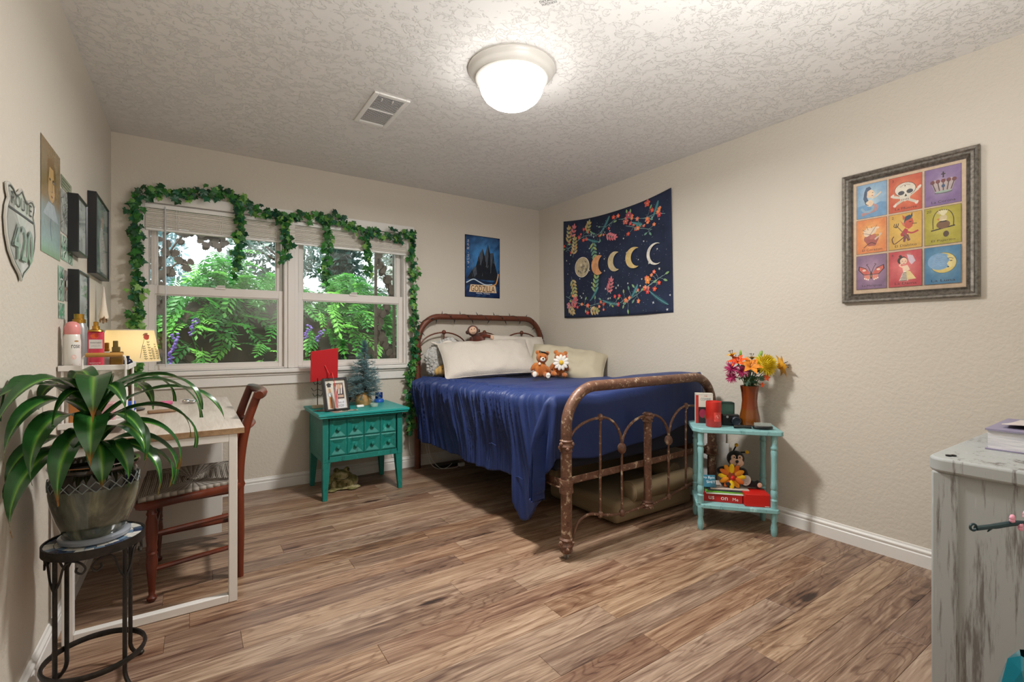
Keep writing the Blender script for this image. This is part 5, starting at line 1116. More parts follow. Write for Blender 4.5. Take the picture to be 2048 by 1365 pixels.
for lb, y0, z0, y1, z1, s_ in (('small black framed picture, the upper one nearer the portrait poster', 2.66, 1.484, 2.872, 1.727, 1), ('small black framed picture, the lower one above the perfume bottles', 2.672, 1.15, 2.915, 1.412, 2), ('large black framed picture nearest the window corner', 3.115, 1.445, 3.545, 1.852, 3)):
    t = thing('framed_picture', lb, 'picture', (XL+.018, (y0+y1)/2, (z0+z1)/2), group='black framed pictures on the left wall'); T = TL(y0, z0, .001); w_, h_ = y1-y0, z1-z0
    pic_frame(t, T, w_, h_, fprof, 'blackframe'); A = Art(); A.z = .028; A.rect(.004, .004, w_-.004, h_-.004, '#5a6664'); A2 = Art(); art_dark(s_)(A2, w_-.02, h_-.02)
    A.mb.add([(x+.01, y+.01, z_+.0282) for x, y, z_ in A2.mb.v], A2.mb.f, None); A.mb.c[-len(A2.mb.f):] = A2.mb.c; A.build('picture', 'print', t, T)
    MB().add([T @ Vector(p) for p in ((.01, .01, .0325), (w_-.01, .01, .0325), (w_-.01, h_-.01, .0325), (.01, h_-.01, .0325))], [(0, 1, 2, 3)]).build('glass', 'glass_pic', t, smooth=False)
t = thing('dried_bouquet', 'dried bouquet wrapped in white paper hung upside down by the window corner', 'bouquet', (XL+.03, 3.34, 1.33))
MB().lathe([(.002, .165), (.006, .13), (.010, .08), (.016, .03), (.022, .0), (.018, -.008), (.004, .01)], (XL+.036, 3.34, 1.235), 12).build('wrap', 'linen', t)
m = MB()
for k in range(26): q = ra.uniform(0, 6.28); r_ = ra.uniform(0, .02); m.tube([(XL+.036+r_*.3*cos(q), 3.34+r_*.3*sin(q), 1.27), (max(XL+.008, XL+.036+r_*cos(q)), 3.34+r_*1.4*sin(q), 1.22+ra.uniform(-.02, .015))], [.0015, .004], 4)
m.build('dried_stems', mat('dried_flower', '#7d6248', .8, col2='#a58a6a', scale=30), t)
# ------------------------------------------------ on the nightstand
NZ = .6065
def rx(a): return Matrix.Rotation(a, 4, 'X')
def rz_(a): return Matrix.Rotation(a, 4, 'Z')
hs = thing('hook_stand', 'small black wire hook stand with wooden base at the back of the nightstand', 'stand', (.765, 3.72, NZ))
MB().cbox((.765, 3.72, NZ+.011), (.07, .05, .022)).build('base', mat('light_wood', '#c9b99c', .5), hs, bevel=.003)
m = MB(); m.tube([(.765, 3.72, NZ+.02), (.765, 3.72, NZ+.22)], .0035, 6)
for zz_, r_ in ((.10, .035), (.14, .045), (.185, .03)):
    for s_ in (-1, 1): m.tube(spline([(.765, 3.72, NZ+zz_), (.765+s_*r_*.6, 3.715, NZ+zz_-.012), (.765+s_*r_, 3.71, NZ+zz_+.012)], 4), .002, 5)
m.build('hook', 'black', hs)
gc = thing('graduation_cap', 'red graduation cap board with tassel perched on the hook stand', 'cap', (.80, 3.71, NZ+.22))
e1, e2 = Vector((.190, -.02, .025)), Vector((.004, .035, -.229)); c0 = Vector((.720, 3.73, 1.024)); nn = e1.cross(e2).normalized()
m = MB(); vs = [c0, c0+e1, c0+e1+e2, c0+e2]; vs = vs+[v-nn*.006 for v in vs]; m.add(vs, [(0, 1, 2, 3), (7, 6, 5, 4), (0, 4, 5, 1), (1, 5, 6, 2), (2, 6, 7, 3), (3, 7, 4, 0)]); M['redcloth'] = mat('red_cloth', '#c3101c', .6, Sheen_Weight=.2)
m.build('board', 'redcloth', gc, bevel=.002); cc = c0+e1*.5+e2*.5
m = MB(); m.lathe([(.062, 0), (.066, -.05), (.05, -.055), (0, -.03)], n=20, T=Matrix.Translation(cc+Vector((0, .010, 0))) @ (nn if nn.y < 0 else -nn).to_track_quat('Z', 'Y').to_matrix().to_4x4()); m.build('skull_band', 'redcloth', gc)
front = -nn if nn.y > 0 else nn
m = MB(); p0 = cc+front*.010; p1 = p0+Vector((.03, -.03, -.07)); p2 = Vector((.815, 3.50, .875)); p3 = Vector((.832, 3.478, .78))
for k in range(3): m.tube(spline([p0+Vector((.002*k, 0, 0)), p1+Vector((.003*k, 0, -.004*k)), p2+Vector((.002*k, 0, 0)), p3], 6), .0016, 5)
m.build('tassel_cord', mat('red_cord', '#e02a2a', .5), gc)
m = MB()
for k in range(14): x_ = .826+.0018*(k % 7)+.0006*k; m.tube(spline([(.832, 3.478, .785), (x_+.002, 3.474-.002*(k//7), .72), (x_+.006, 3.466-.002*(k//7), .632)], 3), .0018, 4)
m.build('tassel', mat('red_white_tassel', '#d9c4c0', .7, col2='#c92430', scale=60, stretch=(3, 3, .1)), gc)
bx = thing('shadow_box', 'black shadow box frame with watch and graduation photo on the nightstand', 'picture', (.85, 3.52, NZ))
B = Matrix.Translation((.772, 3.478, NZ+.003)) @ rz_(rad(9)) @ rx(rad(90-17)); w_, h_ = .172, .236
pic_frame(bx, B, w_, h_, [(0, -.03), (0, .006), (.004, .008), (.013, .008), (.013, -.01)], 'blackframe')
A = Art(); A.z = -.008; A.rect(.008, .008, w_-.008, h_-.008, '#cfc9bb'); A.rect(.075, .085, .145, .20, '#3a2431'); A.rect(.079, .165, .141, .196, '#8a6a52')
for k in range(3): A.poly([(.085+.018*k, .12), (.095+.018*k, .12), (.105+.016*k, .18), (.098+.016*k, .19)], '#e2dccf')
A.ell(.112, .172, .014, .018, '#c49a80'); A.rect(.10, .095, .14, .112, '#b99a84'); A.rect(.074, .018, .15, .078, '#d5d6da'); A.text('Class of', .112, .052, .017, '#34343a', w=.055); A.text('2020', .112, .026, .017, '#34343a', w=.045)
A.poly([(.022, .19), (.042, .205), (.064, .192), (.043, .178)], '#22242a'); A.rect(.03, .172, .056, .188, '#22242a')
for y0_, y1_, c in ((.10, .16, '#c9a27c'), (.02, .10, '#a8682e')): A.rect(.036, y0_, .054, y1_, c)
A.rect(.044, .02, .047, .10, '#7a4418'); A.ell(.045, .118, .016, .016, '#8e9297'); A.ell(.045, .118, .012, .012, '#d5d9dc'); A.line([(.045, .118), (.045, .127)], .0015, '#333'*2 if False else '#333333'); A.line([(.045, .118), (.051, .116)], .0015, '#333333')
A.build('display', 'print', bx, B); MB().add([B @ Vector(p) for p in ((.012, .012, .003), (w_-.012, .012, .003), (w_-.012, h_-.012, .003), (.012, h_-.012, .003))], [(0, 1, 2, 3)]).build('glass', 'glass_pic', bx, smooth=False)
tr = thing('miniature_tree', 'small frosted teal artificial pine tree in a burlap sack on the nightstand', 'plant', (1.09, 3.68, NZ))
tx_, ty_ = 1.095, 3.70
m, n = newmat('burlap'); wv = n.m('MULTIPLY', n.m('SINE', n.m('MULTIPLY', n.n('SeparateXYZ', {0: n.co()}, out=2), 1400)), .5); n.set(Base_Color=n.mix(n.noise(n.co(), 22, 4), lin('#96703f'), lin('#c9a36c')), Roughness=.9, Normal=n.bump(n.noise(n.co(), 300, 3), .6, .003)); M['burlap'] = m
MB().grid(lambda u, v: (tx_+(.052+.010*sin(v*PI)+.004*nz(u*9, v*4, 1)-.02*sm(v, .70, .85)+.030*sm(v, .86, 1))*cos(2*PI*u), ty_+(.050+.010*sin(v*PI)-.02*sm(v, .70, .85)+.030*sm(v, .86, 1)+.005*nz(u*11, v*5, 2))*sin(2*PI*u), NZ+.001+.10*v+.008*nz(cos(2*PI*u)*3, sin(2*PI*u)*3, v*3)*v), 36, 14, True).build('burlap_sack', 'burlap', tr, sub=1)
MB().tube([(tx_, ty_, NZ+.01), (tx_+.006, ty_, .85), (tx_+.012, ty_, 1.03)], [.010, .007, .003], 6).lathe([(0, .008), (.048, .008), (.048, .07), (0, .085)], (tx_, ty_, NZ), 16).build('trunk', 'bark', tr)
M['teal_needle'] = leafmat('frosted_needle', '#3a6066', '#86abae', .15, .5); rt = random.Random(17); nd = MB()
tiers = [(.68, .10), (.71, .14), (.74, .135), (.765, .12), (.79, .115), (.82, .12), (.85, .115), (.885, .085), (.925, .082), (.965, .055), (1.0, .036), (1.04, .018), (1.075, .010)]
bw = MB()
for zt, r_ in tiers:
    for k in range(max(6, int(r_*190))):
        a = rt.uniform(0, 6.28); el = rt.uniform(-.45, .5) if zt < .99 else rt.uniform(.3, 1.2); d = Vector((cos(a)*cos(el), sin(a)*cos(el), sin(el))); b0 = Vector((tx_+.008, ty_, zt+rt.uniform(-.02, .02))); L = r_*rt.uniform(.7, 1.12)
        bw.tube([b0, b0+d*L], [.0022, .001], 4, cap=False)
        for j in range(36):
            t_ = .12+.88*j/36; p = b0+d*(L*t_); q = Vector((rt.gauss(0, 1), rt.gauss(0, 1), rt.gauss(0, 1))).normalized(); v = (d*.7+q*.9).normalized()*rt.uniform(.018, .034); s_ = v.orthogonal().normalized()*.0019; nd.add([p-s_, p+s_, p+v], [(0, 1, 2)])
bw.build('branch', 'bark', tr); stuff(nd.build('needles', 'teal_needle', tr))
bc = thing('candle_jar', 'small cobalt blue glass jar with lid beneath the miniature tree', 'jar', (1.262, 3.80, NZ))
MB().lathe([(0, .0), (.028, .0), (.030, .004), (.030, .045), (.027, .050), (.024, .050), (0, .046)], (1.25, 3.80, NZ+.03), 20).build('jar', mat('cobalt_glass', '#12307c', .08, Coat_Weight=.5), bc)
MB().lathe([(0, 0), (.038, 0), (.041, .010), (.036, .022), (.030, .028), (0, .030)], (1.25, 3.80, NZ), 24).build('saucer', mat('blue_glass', '#2f63c4', .06, Coat_Weight=.5), bc)
sb = thing('soap_box', 'small white oblong case on the nightstand in front of the burlap sack', 'case', (1.035, 3.575, NZ))
MB().cbox((1.035, 3.575, NZ+.010), (.055, .026, .020)).build('case', 'white', sb, bevel=.008, seg=3)
gd = thing('glass_dish', 'small round clear glass dish on the right of the nightstand top', 'dish', (1.135, 3.56, NZ))
MB().lathe([(0, 0), (.026, 0), (.030, .006), (.031, .026), (.028, .026), (.027, .009), (0, .007)], (1.135, 3.56, NZ), 28).build('dish', mat('cut_glass', '#cfe0d6', .06, Transmission_Weight=.5), gd)
for i, (x, y, a, c, lb) in enumerate(((.86, 3.455, .25, '#c9a48f', 'loose photo print lying in front of the shadow box, warm toned'), (.93, 3.475, -.2, '#7a8a72', 'loose photo print lying right of the shadow box, green toned'), (.765, 3.57, .5, '#2c2c2e', 'black paper card lying at the left nightstand corner'))):
    t = thing('loose_photo', lb, 'photo', (x, y, NZ)); A = Art(); A.z = .0008*(i+1); A.rect(-.055, -.038, .055, .038, '#ddd8cc' if i < 2 else '#3a3a3c'); A.rect(-.05, -.033, .05, .033, c); A.ell(.01, 0, .02, .016, '#e3d6c4' if i < 2 else '#55524e'); A.build('paper', 'print_gloss', t, Matrix.Translation((x, y, NZ)) @ rz_(a))
og = thing('pinecone_ornament', 'dark pinecone ornament with red bow left of the burlap sack', 'ornament', (.985, 3.78, NZ))
m = MB(); rt = random.Random(4)
for j in range(9):
    for k in range(7): q = k*2*PI/7+j*.45; r_ = .034*sin(PI*(.12+.85*j/9)); m.ell((.985+r_*cos(q), 3.78+r_*sin(q), NZ+.014+.0105*j), (.011, .011, .005), nu=6, nv=4)
m.ell((.985, 3.78, NZ+.052), (.026, .026, .05)).build('cone', mat('pinecone', '#3c3530', .8, col2='#6a6058', scale=40), og)
MB().ell((.962, 3.752, NZ+.05), (.009, .008, .022)).ell((.972, 3.748, NZ+.062), (.012, .007, .009)).build('bow', mat('red_ribbon', '#b5202a', .4), og)

# toys and carved things: soft unions of ellipsoids become one skin
def blob(name, m_, parent, parts, vox=.006, it=4):
    b = MB()
    for p in parts:
        c, r = p[0], p[1]; T = p[2] if len(p) > 2 else None
        if T is not None: b.ell((0, 0, 0), r, Matrix.Translation(c) @ T, 18, 12)
        else: b.ell(c, r, None, 18, 12)
    return b.build(name, m_, parent, remesh=vox, smooth_it=it)
def rot(ax=0, ay=0, az=0): return Matrix.Rotation(az, 4, 'Z') @ Matrix.Rotation(ay, 4, 'Y') @ Matrix.Rotation(ax, 4, 'X')
class Loc:            # a local frame to model a toy in: x right, y away, z up
    def __init__(s, loc, az, tilt=0, roll=0): s.M = Matrix.Translation(loc) @ rot(tilt, roll, az); s.R = s.M.to_3x3().to_4x4()
    def __call__(s, x, y, z): return s.M @ Vector((x, y, z))
    def e(s, x, y, z, rx_, ry, rz__, r=None): return (s.M @ Vector((x, y, z)), (rx_, ry, rz__), s.R @ (r if r is not None else Matrix.Identity(4)))
# stone frog
fg = thing('frog_statue', 'mossy stone frog statue crouching on the floor under the nightstand', 'statue', (.93, 3.68, 0)); F_ = Loc((.93, 3.68, .001), rad(-8))
m, n = newmat('mossy_stone'); f = n.noise(n.co(), 16, 6, .65, .8); n.set(Base_Color=n.ramp(f, [(.34, lin('#3d3a22')), (.5, lin('#77713f')), (.66, lin('#b5a884'))]), Roughness=.6, Normal=n.bump(f, .5, .006)); M['moss'] = m
blob('body', 'moss', fg, [F_.e(.0, .02, .065, .085, .085, .058, rot(-.25)), F_.e(-.01, -.035, .105, .062, .055, .040, rot(-.1)), F_.e(-.045, -.035, .142, .021, .020, .021), F_.e(.032, -.035, .142, .021, .020, .021), F_.e(-.065, -.055, .035, .022, .022, .045, rot(.2, .25)), F_.e(.055, -.055, .035, .022, .022, .045, rot(.2, -.25)), F_.e(-.075, -.08, .010, .034, .026, .012), F_.e(.065, -.08, .010, .034, .026, .012), F_.e(.082, .0, .045, .035, .055, .042, rot(0, 0, -.3)), F_.e(-.082, .01, .045, .032, .055, .042, rot(0, 0, .3)), F_.e(.09, -.05, .012, .040, .030, .013), F_.e(0, .0, .012, .10, .085, .016), F_.e(-.01, -.082, .085, .045, .018, .010)], .0055, 5)
m = MB(); 
for x in (-.053, .038): m.ell(F_(x, -.052, .145), (.009, .008, .010))
m.build('eye', mat('stone_eye', '#25240f', .25), fg)
m = MB(); m.tube(spline([F_(-.062, -.072, .098), F_(-.035, -.090, .088), F_(-.01, -.096, .086), F_(.018, -.090, .088), F_(.045, -.072, .098)], 5), .0035, 6).build('mouth', mat('stone_crease', '#3a3620', .8), fg)

M['bearfur'] = mat('honey_plush', '#a8591c', .9, col2='#c4762f', scale=18, bump=.8, bscale=420, bdist=.004, Sheen_Weight=.3)
M['whiteplush'] = mat('white_plush', '#e6e0d6', .9, bump=.4, bscale=420, bdist=.003); M['noseblk'] = mat('nose_brown', '#3a1d14', .3)
def bear(name, label, loc, az, roll, kind):
    t = thing(name, label, 'plush toy', loc); L = Loc(loc, az, 0, roll)
    P_ = [L.e(0, 0, .062, .052, .045, .062), L.e(0, -.004, .155, .047, .043, .043), L.e(-.038, .0, .193, .018, .010, .018), L.e(.038, .0, .193, .018, .010, .018)]
    if kind == 0: P_ += [L.e(-.058, -.010, .080, .018, .018, .040, rot(0, .55)), L.e(.056, -.022, .066, .018, .019, .040, rot(.5, -.7)), L.e(-.048, -.045, .022, .024, .045, .022, rot(0, 0, .35)), L.e(.040, -.05, .022, .024, .045, .022, rot(0, 0, -.15))]
    else: P_ += [L.e(-.058, -.018, .075, .018, .020, .040, rot(.4, .4)), L.e(.058, -.018, .085, .018, .020, .040, rot(.4, -.4)), L.e(-.045, -.05, .022, .024, .045, .022, rot(0, 0, .3)), L.e(.045, -.05, .022, .024, .045, .022, rot(0, 0, -.3))]
    blob('body', 'bearfur', t, P_, .0045, 3)
    if kind == 0:
        blob('muzzle', 'whiteplush', t, [L.e(0, -.044, .143, .021, .014, .018)], .004, 2); MB().ell(L(0, -.058, .150), (.0085, .006, .006)).build('nose', 'noseblk', t)
        for x in (-.020, .020): MB().ell(L(x, -.044, .163), (.0045, .0035, .0045)).build('eye', 'black', t)
        cap = MB(); cap.add([L(-.032, -.03, .202), L(.040, -.04, .192), L(.052, .03, .188), L(-.020, .04, .205), L(-.032, -.03, .206), L(.040, -.04, .196), L(.052, .03, .192), L(-.020, .04, .209)], [(3, 2, 1, 0), (4, 5, 6, 7), (0, 1, 5, 4), (1, 2, 6, 5), (2, 3, 7, 6), (3, 0, 4, 7)]); cap.ell(L(.008, 0, .192), (.024, .024, .012)).build('graduation_cap', 'black', t)
        for x in (-.058, .046): blob('foot_pad', 'whiteplush', t, [L.e(x, -.090, .026, .019, .008, .024)], .004, 2)
        A = Art(); A.text('LOVE', 0, 0, .008, '#1c1c20'); A.build('stitched_word', 'print', t, L.M @ Matrix.Translation((.046, -.0995, .022)) @ rx(PI/2))
        blob('scroll', 'whiteplush', t, [L.e(-.022, -.046, .108, .010, .005, .012)], .003, 1)
    else:
        fl_ = MB(); c_ = L(.0, -.075, .118)
        for k in range(11):
            q = 2*PI*k/11; fl_.ell((0, 0, 0), (.026, .008, .014), Matrix.Translation(c_) @ L.R @ rot(0, -q, 0) @ Matrix.Translation((.038, 0, 0)), 12, 8)
        fl_.build('daisy_petal', 'whiteplush', t); MB().ell((0, 0, 0), (.018, .012, .018), Matrix.Translation(c_+(L.R @ Vector((0, -.006, 0)))) @ L.R).build('daisy_centre', mat('yellow_plush', '#d8b03a', .9), t); MB().ell(L(.036, -.034, .168), (.016, .008, .010)).build('cheek_bow', mat('coral_felt', '#d9664c', .8), t)
    return t
bear('teddy_bear', 'honey teddy bear with black graduation cap sitting on the bed', (2.255, 2.975, .815), rad(-28), .10, 0)
bear('teddy_bear', 'honey teddy bear hiding its face behind a white daisy', (2.40, 2.935, .815), rad(-30), .12, 1)
# monkey behind the pillow
mk = thing('plush_monkey', 'brown plush monkey with pale face perched behind the big pillow', 'plush toy', (2.14, 3.74, 1.1)); L = Loc((2.13, 3.735, 1.045), rad(-20), 0, -.15)
M['monkeyfur'] = mat('chocolate_plush', '#43190b', .85, col2='#702d12', scale=14, bump=.8, bscale=380, bdist=.004, Sheen_Weight=.3); M['skinplush'] = mat('pale_plush', '#dcb69c', .85, bump=.3, bscale=400, bdist=.002)
blob('body', 'monkeyfur', mk, [L.e(0, 0, .05, .062, .050, .065), L.e(-.025, -.015, .148, .052, .046, .050), L.e(-.062, -.03, .055, .018, .018, .045, rot(0, .2)), L.e(.070, -.01, .092, .045, .019, .020, rot(0, .25)), L.e(.115, -.012, .075, .025, .018, .018, rot(0, .5)), L.e(-.078, -.005, .140, .014, .010, .018), L.e(.03, -.005, .140, .014, .010, .018), L.e(-.12, -.0, .0, .05, .02, .02, rot(0, -.4)), L.e(.06, -.02, -.01, .04, .05, .03)], .005, 3)
blob('face', 'skinplush', mk, [L.e(-.030, -.048, .150, .036, .017, .036, rot(0, -.2))], .004, 2)
for x in (-.044, -.018): MB().ell(L(x, -.066, .163), (.0042, .003, .0045)).build('eye', 'black', mk)
MB().tube(spline([L(-.045, -.067, .136), L(-.031, -.069, .130), L(-.016, -.066, .137)], 4), .0012, 5).build('mouth', 'noseblk', mk)
for x, z_ in ((-.066, .020), (.135, .062)): blob('hand', 'skinplush', mk, [L.e(x, -.034, z_, .017, .012, .022)], .004, 2)
# white lamb and friends by the left bedpost
lb = thing('plush_lamb', 'big shaggy white plush lamb propped against the left bedpost', 'plush toy', (1.74, 3.72, .81)); L = Loc((1.735, 3.735, .80), rad(-15))
m, n = newmat('shaggy_white'); n.set(Base_Color=n.mix(n.noise(n.co(), 30, 5), lin('#cfcdc8'), lin('#efece8')), Roughness=.95, Normal=n.bump(n.noise(n.co(), 130, 4, .7, 1.2), 1.0, .012)); M['shaggy'] = m
body = blob('fleece', 'shaggy', lb, [L.e(0, 0, .10, .095, .075, .11), L.e(.03, 0, .21, .090, .07, .085), L.e(.10, .0, .26, .065, .055, .06), L.e(-.04, -.01, .16, .07, .06, .07)], .006, 1)
d = body.modifiers.new('tuft', 'DISPLACE'); tx2 = bpy.data.textures.new('tuft', 'CLOUDS'); tx2.noise_scale = .018; d.texture = tx2; d.strength = .020
fz = MB(); rz2 = random.Random(6)
for (cx_, cy_, cz_, a_, b2_, c2_) in ((0, 0, .10, .095, .075, .11), (.03, 0, .21, .090, .07, .085), (.10, 0, .26, .065, .055, .06), (-.04, -.01, .16, .07, .06, .07)):
    for k in range(170):
        d_ = Vector((rz2.gauss(0, 1), rz2.gauss(0, 1), rz2.gauss(0, 1))).normalized(); p = L(cx_+a_*d_.x, cy_+b2_*d_.y, cz_+c2_*d_.z); r_ = rz2.uniform(.008, .015)
        if p.z > .80: fz.ell(p, (r_, r_, r_), nu=6, nv=4)
stuff(fz.build('wool_curls', 'shaggy', lb))
blob('ear', 'linen', lb, [L.e(.072, -.058, .275, .050, .018, .026, rot(0, -.15))], .004, 2); blob('ear', 'linen', lb, [L.e(-.03, -.055, .275, .044, .014, .010, rot(0, .35))], .004, 2)
dg = thing('plush_puppy', 'tan plush puppy face resting at the bed edge below the lamb', 'plush toy', (1.715, 3.62, .81)); L = Loc((1.715, 3.60, .808), rad(-20)); M['tanplush'] = mat('tan_plush', '#c39a55', .9, col2='#d7b678', scale=16, bump=.5, bscale=380, bdist=.004)
blob('head', 'tanplush', dg, [L.e(0, 0, .045, .048, .045, .044), L.e(.018, -.032, .036, .030, .025, .024), L.e(-.045, .0, .035, .020, .025, .030), L.e(.02, .035, .05, .05, .04, .045)], .005, 3); blob('ear', 'whiteplush', dg, [L.e(.038, -.018, .088, .020, .014, .030, rot(0, .3))], .004, 2)
MB().ell(L(.028, -.056, .040), (.008, .006, .006)).build('nose', 'noseblk', dg); MB().ell(L(-.002, -.044, .062), (.0045, .003, .0045)).build('eye', 'black', dg)
yp = thing('plush_duck', 'yellow plush head peeking over the big pillow under the monkey', 'plush toy', (1.90, 3.66, 1.0)); L = Loc((1.905, 3.70, .985), rad(-15)); M['yellowplush'] = mat('mustard_plush', '#c58f34', .9, bump=.5, bscale=380, bdist=.004)
blob('head', 'yellowplush', yp, [L.e(0, 0, .035, .075, .055, .055), L.e(.0, .02, -.06, .07, .06, .07)], .006, 3); MB().ell(L(.02, -.046, .058), (.005, .003, .005)).build('eye', 'black', yp)
# string lights wound on the head rail
sl_ = thing('string_lights', 'dark green string lights wound around the bed head rail', 'string lights', (2.28, YHD, 1.31)); ar = [Vector(p) for p in arch(YHD, XHL, XHR, 1.07, 1.312, .205)]; fine = []
for a, b_ in zip(ar, ar[1:]): k_ = max(1, int((b_-a).length/.012)); fine += [a.lerp(b_, i/k_) for i in range(k_)]
wire = []; bulbs = []; rs = random.Random(8); s_acc = 0
for i, p in enumerate(fine):
    t_ = (fine[min(i+1, len(fine)-1)]-fine[max(i-1, 0)]).normalized(); u_ = Vector((0, 1, 0)); v_ = t_.cross(u_); a = i*.42+.5*nz(i*.1, 0, 0); wire.append(p+(u_*cos(a)+v_*sin(a))*.0285)
    if i % 5 == 2 and i > 4: bulbs.append((wire[-1], (u_*cos(a)*.35+v_*sin(a)+t_*rs.uniform(-.5, .5)).normalized()))
MB().tube(wire, .0018, 5).build('wire', mat('green_wire', '#1d2a22', .5), sl_)
bm = MB().tube([(0, 0, 0), (0, 0, .016)], .0040, 6).tube([(0, 0, .016), (0, 0, .036)], [.0032, .0010], 6).mesh('bulb', M['black'])
for p, d in bulbs: piece('bulb', bm, sl_, Matrix.Translation(p) @ d.to_track_quat('Z', 'Y').to_matrix().to_4x4())

# under and beside the bed
db = thing('pet_sofa', 'tan upholstered pet sofa with bolster arms under the bed', 'pet bed', (2.5, 2.2, 0)); M['tanfab'] = mat('tan_upholstery', '#7d6b50', .85, bump=.3, bscale=220, bdist=.002)
MB().box((2.06, 1.98, .02), (2.78, 2.62, .15)).build('seat_base', 'tanfab', db, bevel=.035, seg=4)
def bolster(a, b_, r):
    a, b_ = Vector(a), Vector(b_); d = (b_-a).normalized(); n_ = 14; pts = [a]+[a+d*(.004+.0)]; 
    MB().tube([a, a+d*.006, a+d*.02]+[a.lerp(b_, k/8) for k in range(1, 8)]+[b_-d*.02, b_-d*.006, b_], [r*.82, r*.95, r]+[r*(1+.02*sin(k*1.7)) for k in range(1, 8)]+[r, r*.95, r*.82], 24).build('bolster', 'tanfab', db)
    for p in (a+d*.010, b_-d*.010): MB().tube([p+(d.orthogonal().normalized()*cos(q)+d.cross(d.orthogonal().normalized())*sin(q))*r*1.0 for q in [2*PI*k/24 for k in range(24)]], .004, 5, closed=True).build('piping', 'tanfab', db)
bolster((2.20, 2.02, .185), (2.80, 2.02, .185), .062); bolster((2.76, 2.10, .20), (2.76, 2.60, .20), .06)
MB().box((2.06, 2.54, .10), (2.78, 2.64, .27)).build('back_cushion', 'tanfab', db, bevel=.04, seg=4)
ps_ = thing('power_strip', 'flat black power supply lying on the floor under the bed head', 'power strip', (1.86, 3.80, 0)); MB().cbox((1.87, 3.80, .012), (.24, .11, .022)).build('case', 'black', ps_, bevel=.008)
ad = thing('plug_adapter', 'white plug adapter on the floor at the bed edge', 'adapter', (1.955, 3.72, 0)); MB().cbox((1.955, 3.72, .014), (.05, .045, .027)).build('case', 'white', ad, bevel=.006); MB().cbox((1.985, 3.735, .014), (.02, .02, .02)).build('plug', 'white', ad, bevel=.003)
cb = thing('charging_cable', 'white charging cables looping down from the bed onto the floor', 'cable', (1.75, 3.78, 0))
for q in ([(1.655, 3.83, .40), (1.68, 3.82, .25), (1.70, 3.79, .10), (1.76, 3.74, .010), (1.84, 3.70, .004), (1.90, 3.70, .004), (1.935, 3.72, .010)], [(1.66, 3.84, .38), (1.665, 3.82, .2), (1.70, 3.80, .05), (1.74, 3.76, .004), (1.80, 3.72, .004), (1.87, 3.74, .026), (1.88, 3.76, .026)]): MB().tube(spline(q, 8), .0025, 6).build('cord', 'white', cb)
MB().tube(spline([(1.552, 3.90, .62), (1.548, 3.90, .40), (1.55, 3.905, .20), (1.57, 3.91, .11)], 6), .0025, 6).build('cord', 'white', cb)
ol = thing('wall_outlet', 'white wall outlet with brown plug low on the window wall by the ivy', 'outlet', (1.44, YB, .17)); MB().cbox((1.44, YB-.003, .165), (.07, .006, .115)).build('plate', 'trim', ol, bevel=.002)
for z_ in (.145, .188): MB().cbox((1.44, YB-.007, z_), (.032, .004, .028)).build('socket', 'white', ol, bevel=.001)
MB().cbox((1.44, YB-.02, .147), (.025, .028, .026)).build('plug', mat('brown_plug', '#5a3422', .5), ol, bevel=.004)
tn = thing('paper_stack', 'loose white papers leaning on the wall behind the bed foot', 'papers', (2.94, 1.95, .0))
for k, (y_, z_, a) in enumerate(((1.96, .50, .03), (1.93, .42, -.04))): MB().cbox((2.962-.010*k, y_, z_/2+.002), (.004, .21, z_)).build('sheet', 'white', tn)
# ------------------------------------------------ on the aqua side table
TZ1, TZ0 = .5975, .1565
va = onst(.105, .055, TZ1); vs_ = thing('flower_vase', 'frosted amber waisted glass vase holding the bouquet on the side table', 'vase', va)
m, n = newmat('amber_frosted_glass'); zc = n.n('SeparateXYZ', {0: n.co()}, out=2)
n.set(Base_Color=n.ramp(n.m('MULTIPLY', zc, 4.0), [(.36, lin('#8a4a12')), (.40, lin('#8c3d10'))]), Roughness=.22, Transmission_Weight=.35, Subsurface_Weight=.0, Coat_Weight=.4); M['amber'] = m
MB().lathe([(0, 0), (.058, 0), (.061, .006), (.056, .05), (.046, .10), (.042, .145), (.045, .19), (.053, .237), (.050, .237), (.042, .19), (.039, .145), (.043, .10), (.050, .05), (.052, .012), (0, .010)], n=36, T=Matrix.Translation(va)).build('body', 'amber', vs_)
rb = random.Random(31); top = va+Vector((0, 0, .235)); VR = Vector((cos(rad(-33.8)), sin(rad(-33.8)), 0)); VF = Vector((-.556*0+sin(rad(33.8)), cos(rad(33.8)), 0))
def at(r, u, f=0.0): p = top+VR*r+Vector((0, 0, u))+VF*f; p.x = min(p.x, XR-.012); return p
M['stemgreen'] = mat('stem_green', '#3d5a2a', .5); GR = 'fresh flowers in the amber vase'
def stem(m, p, w=.0025): m.tube(spline([top+Vector((rb.uniform(-.02, .02), rb.uniform(-.02, .02), -.16)), top+(p-top)*.35+Vector((0, 0, .01)), p], 5), w, 5, cap=False)
def petal(m, c, d, up_, L, w, curl, T=None):
    d = Vector(d).normalized(); s_ = d.cross(Vector(up_)).normalized(); n_ = s_.cross(d); vs = []
    for i in range(6):
        t_ = i/5; ww = w*sin(PI*min(1, .12+.88*t_)**.8)*(1 if t_ < 1 else .1); p = Vector(c)+d*(L*t_*cos(curl*t_*.5))+n_*(L*(-curl)*t_*t_*.45)
        vs += [p-s_*ww/2+n_*ww*.12, p, p+s_*ww/2+n_*ww*.12]
    m.add(vs, [(3*i+j, 3*i+j+1, 3*i+j+4, 3*i+j+3) for i in range(5) for j in (0, 1)])
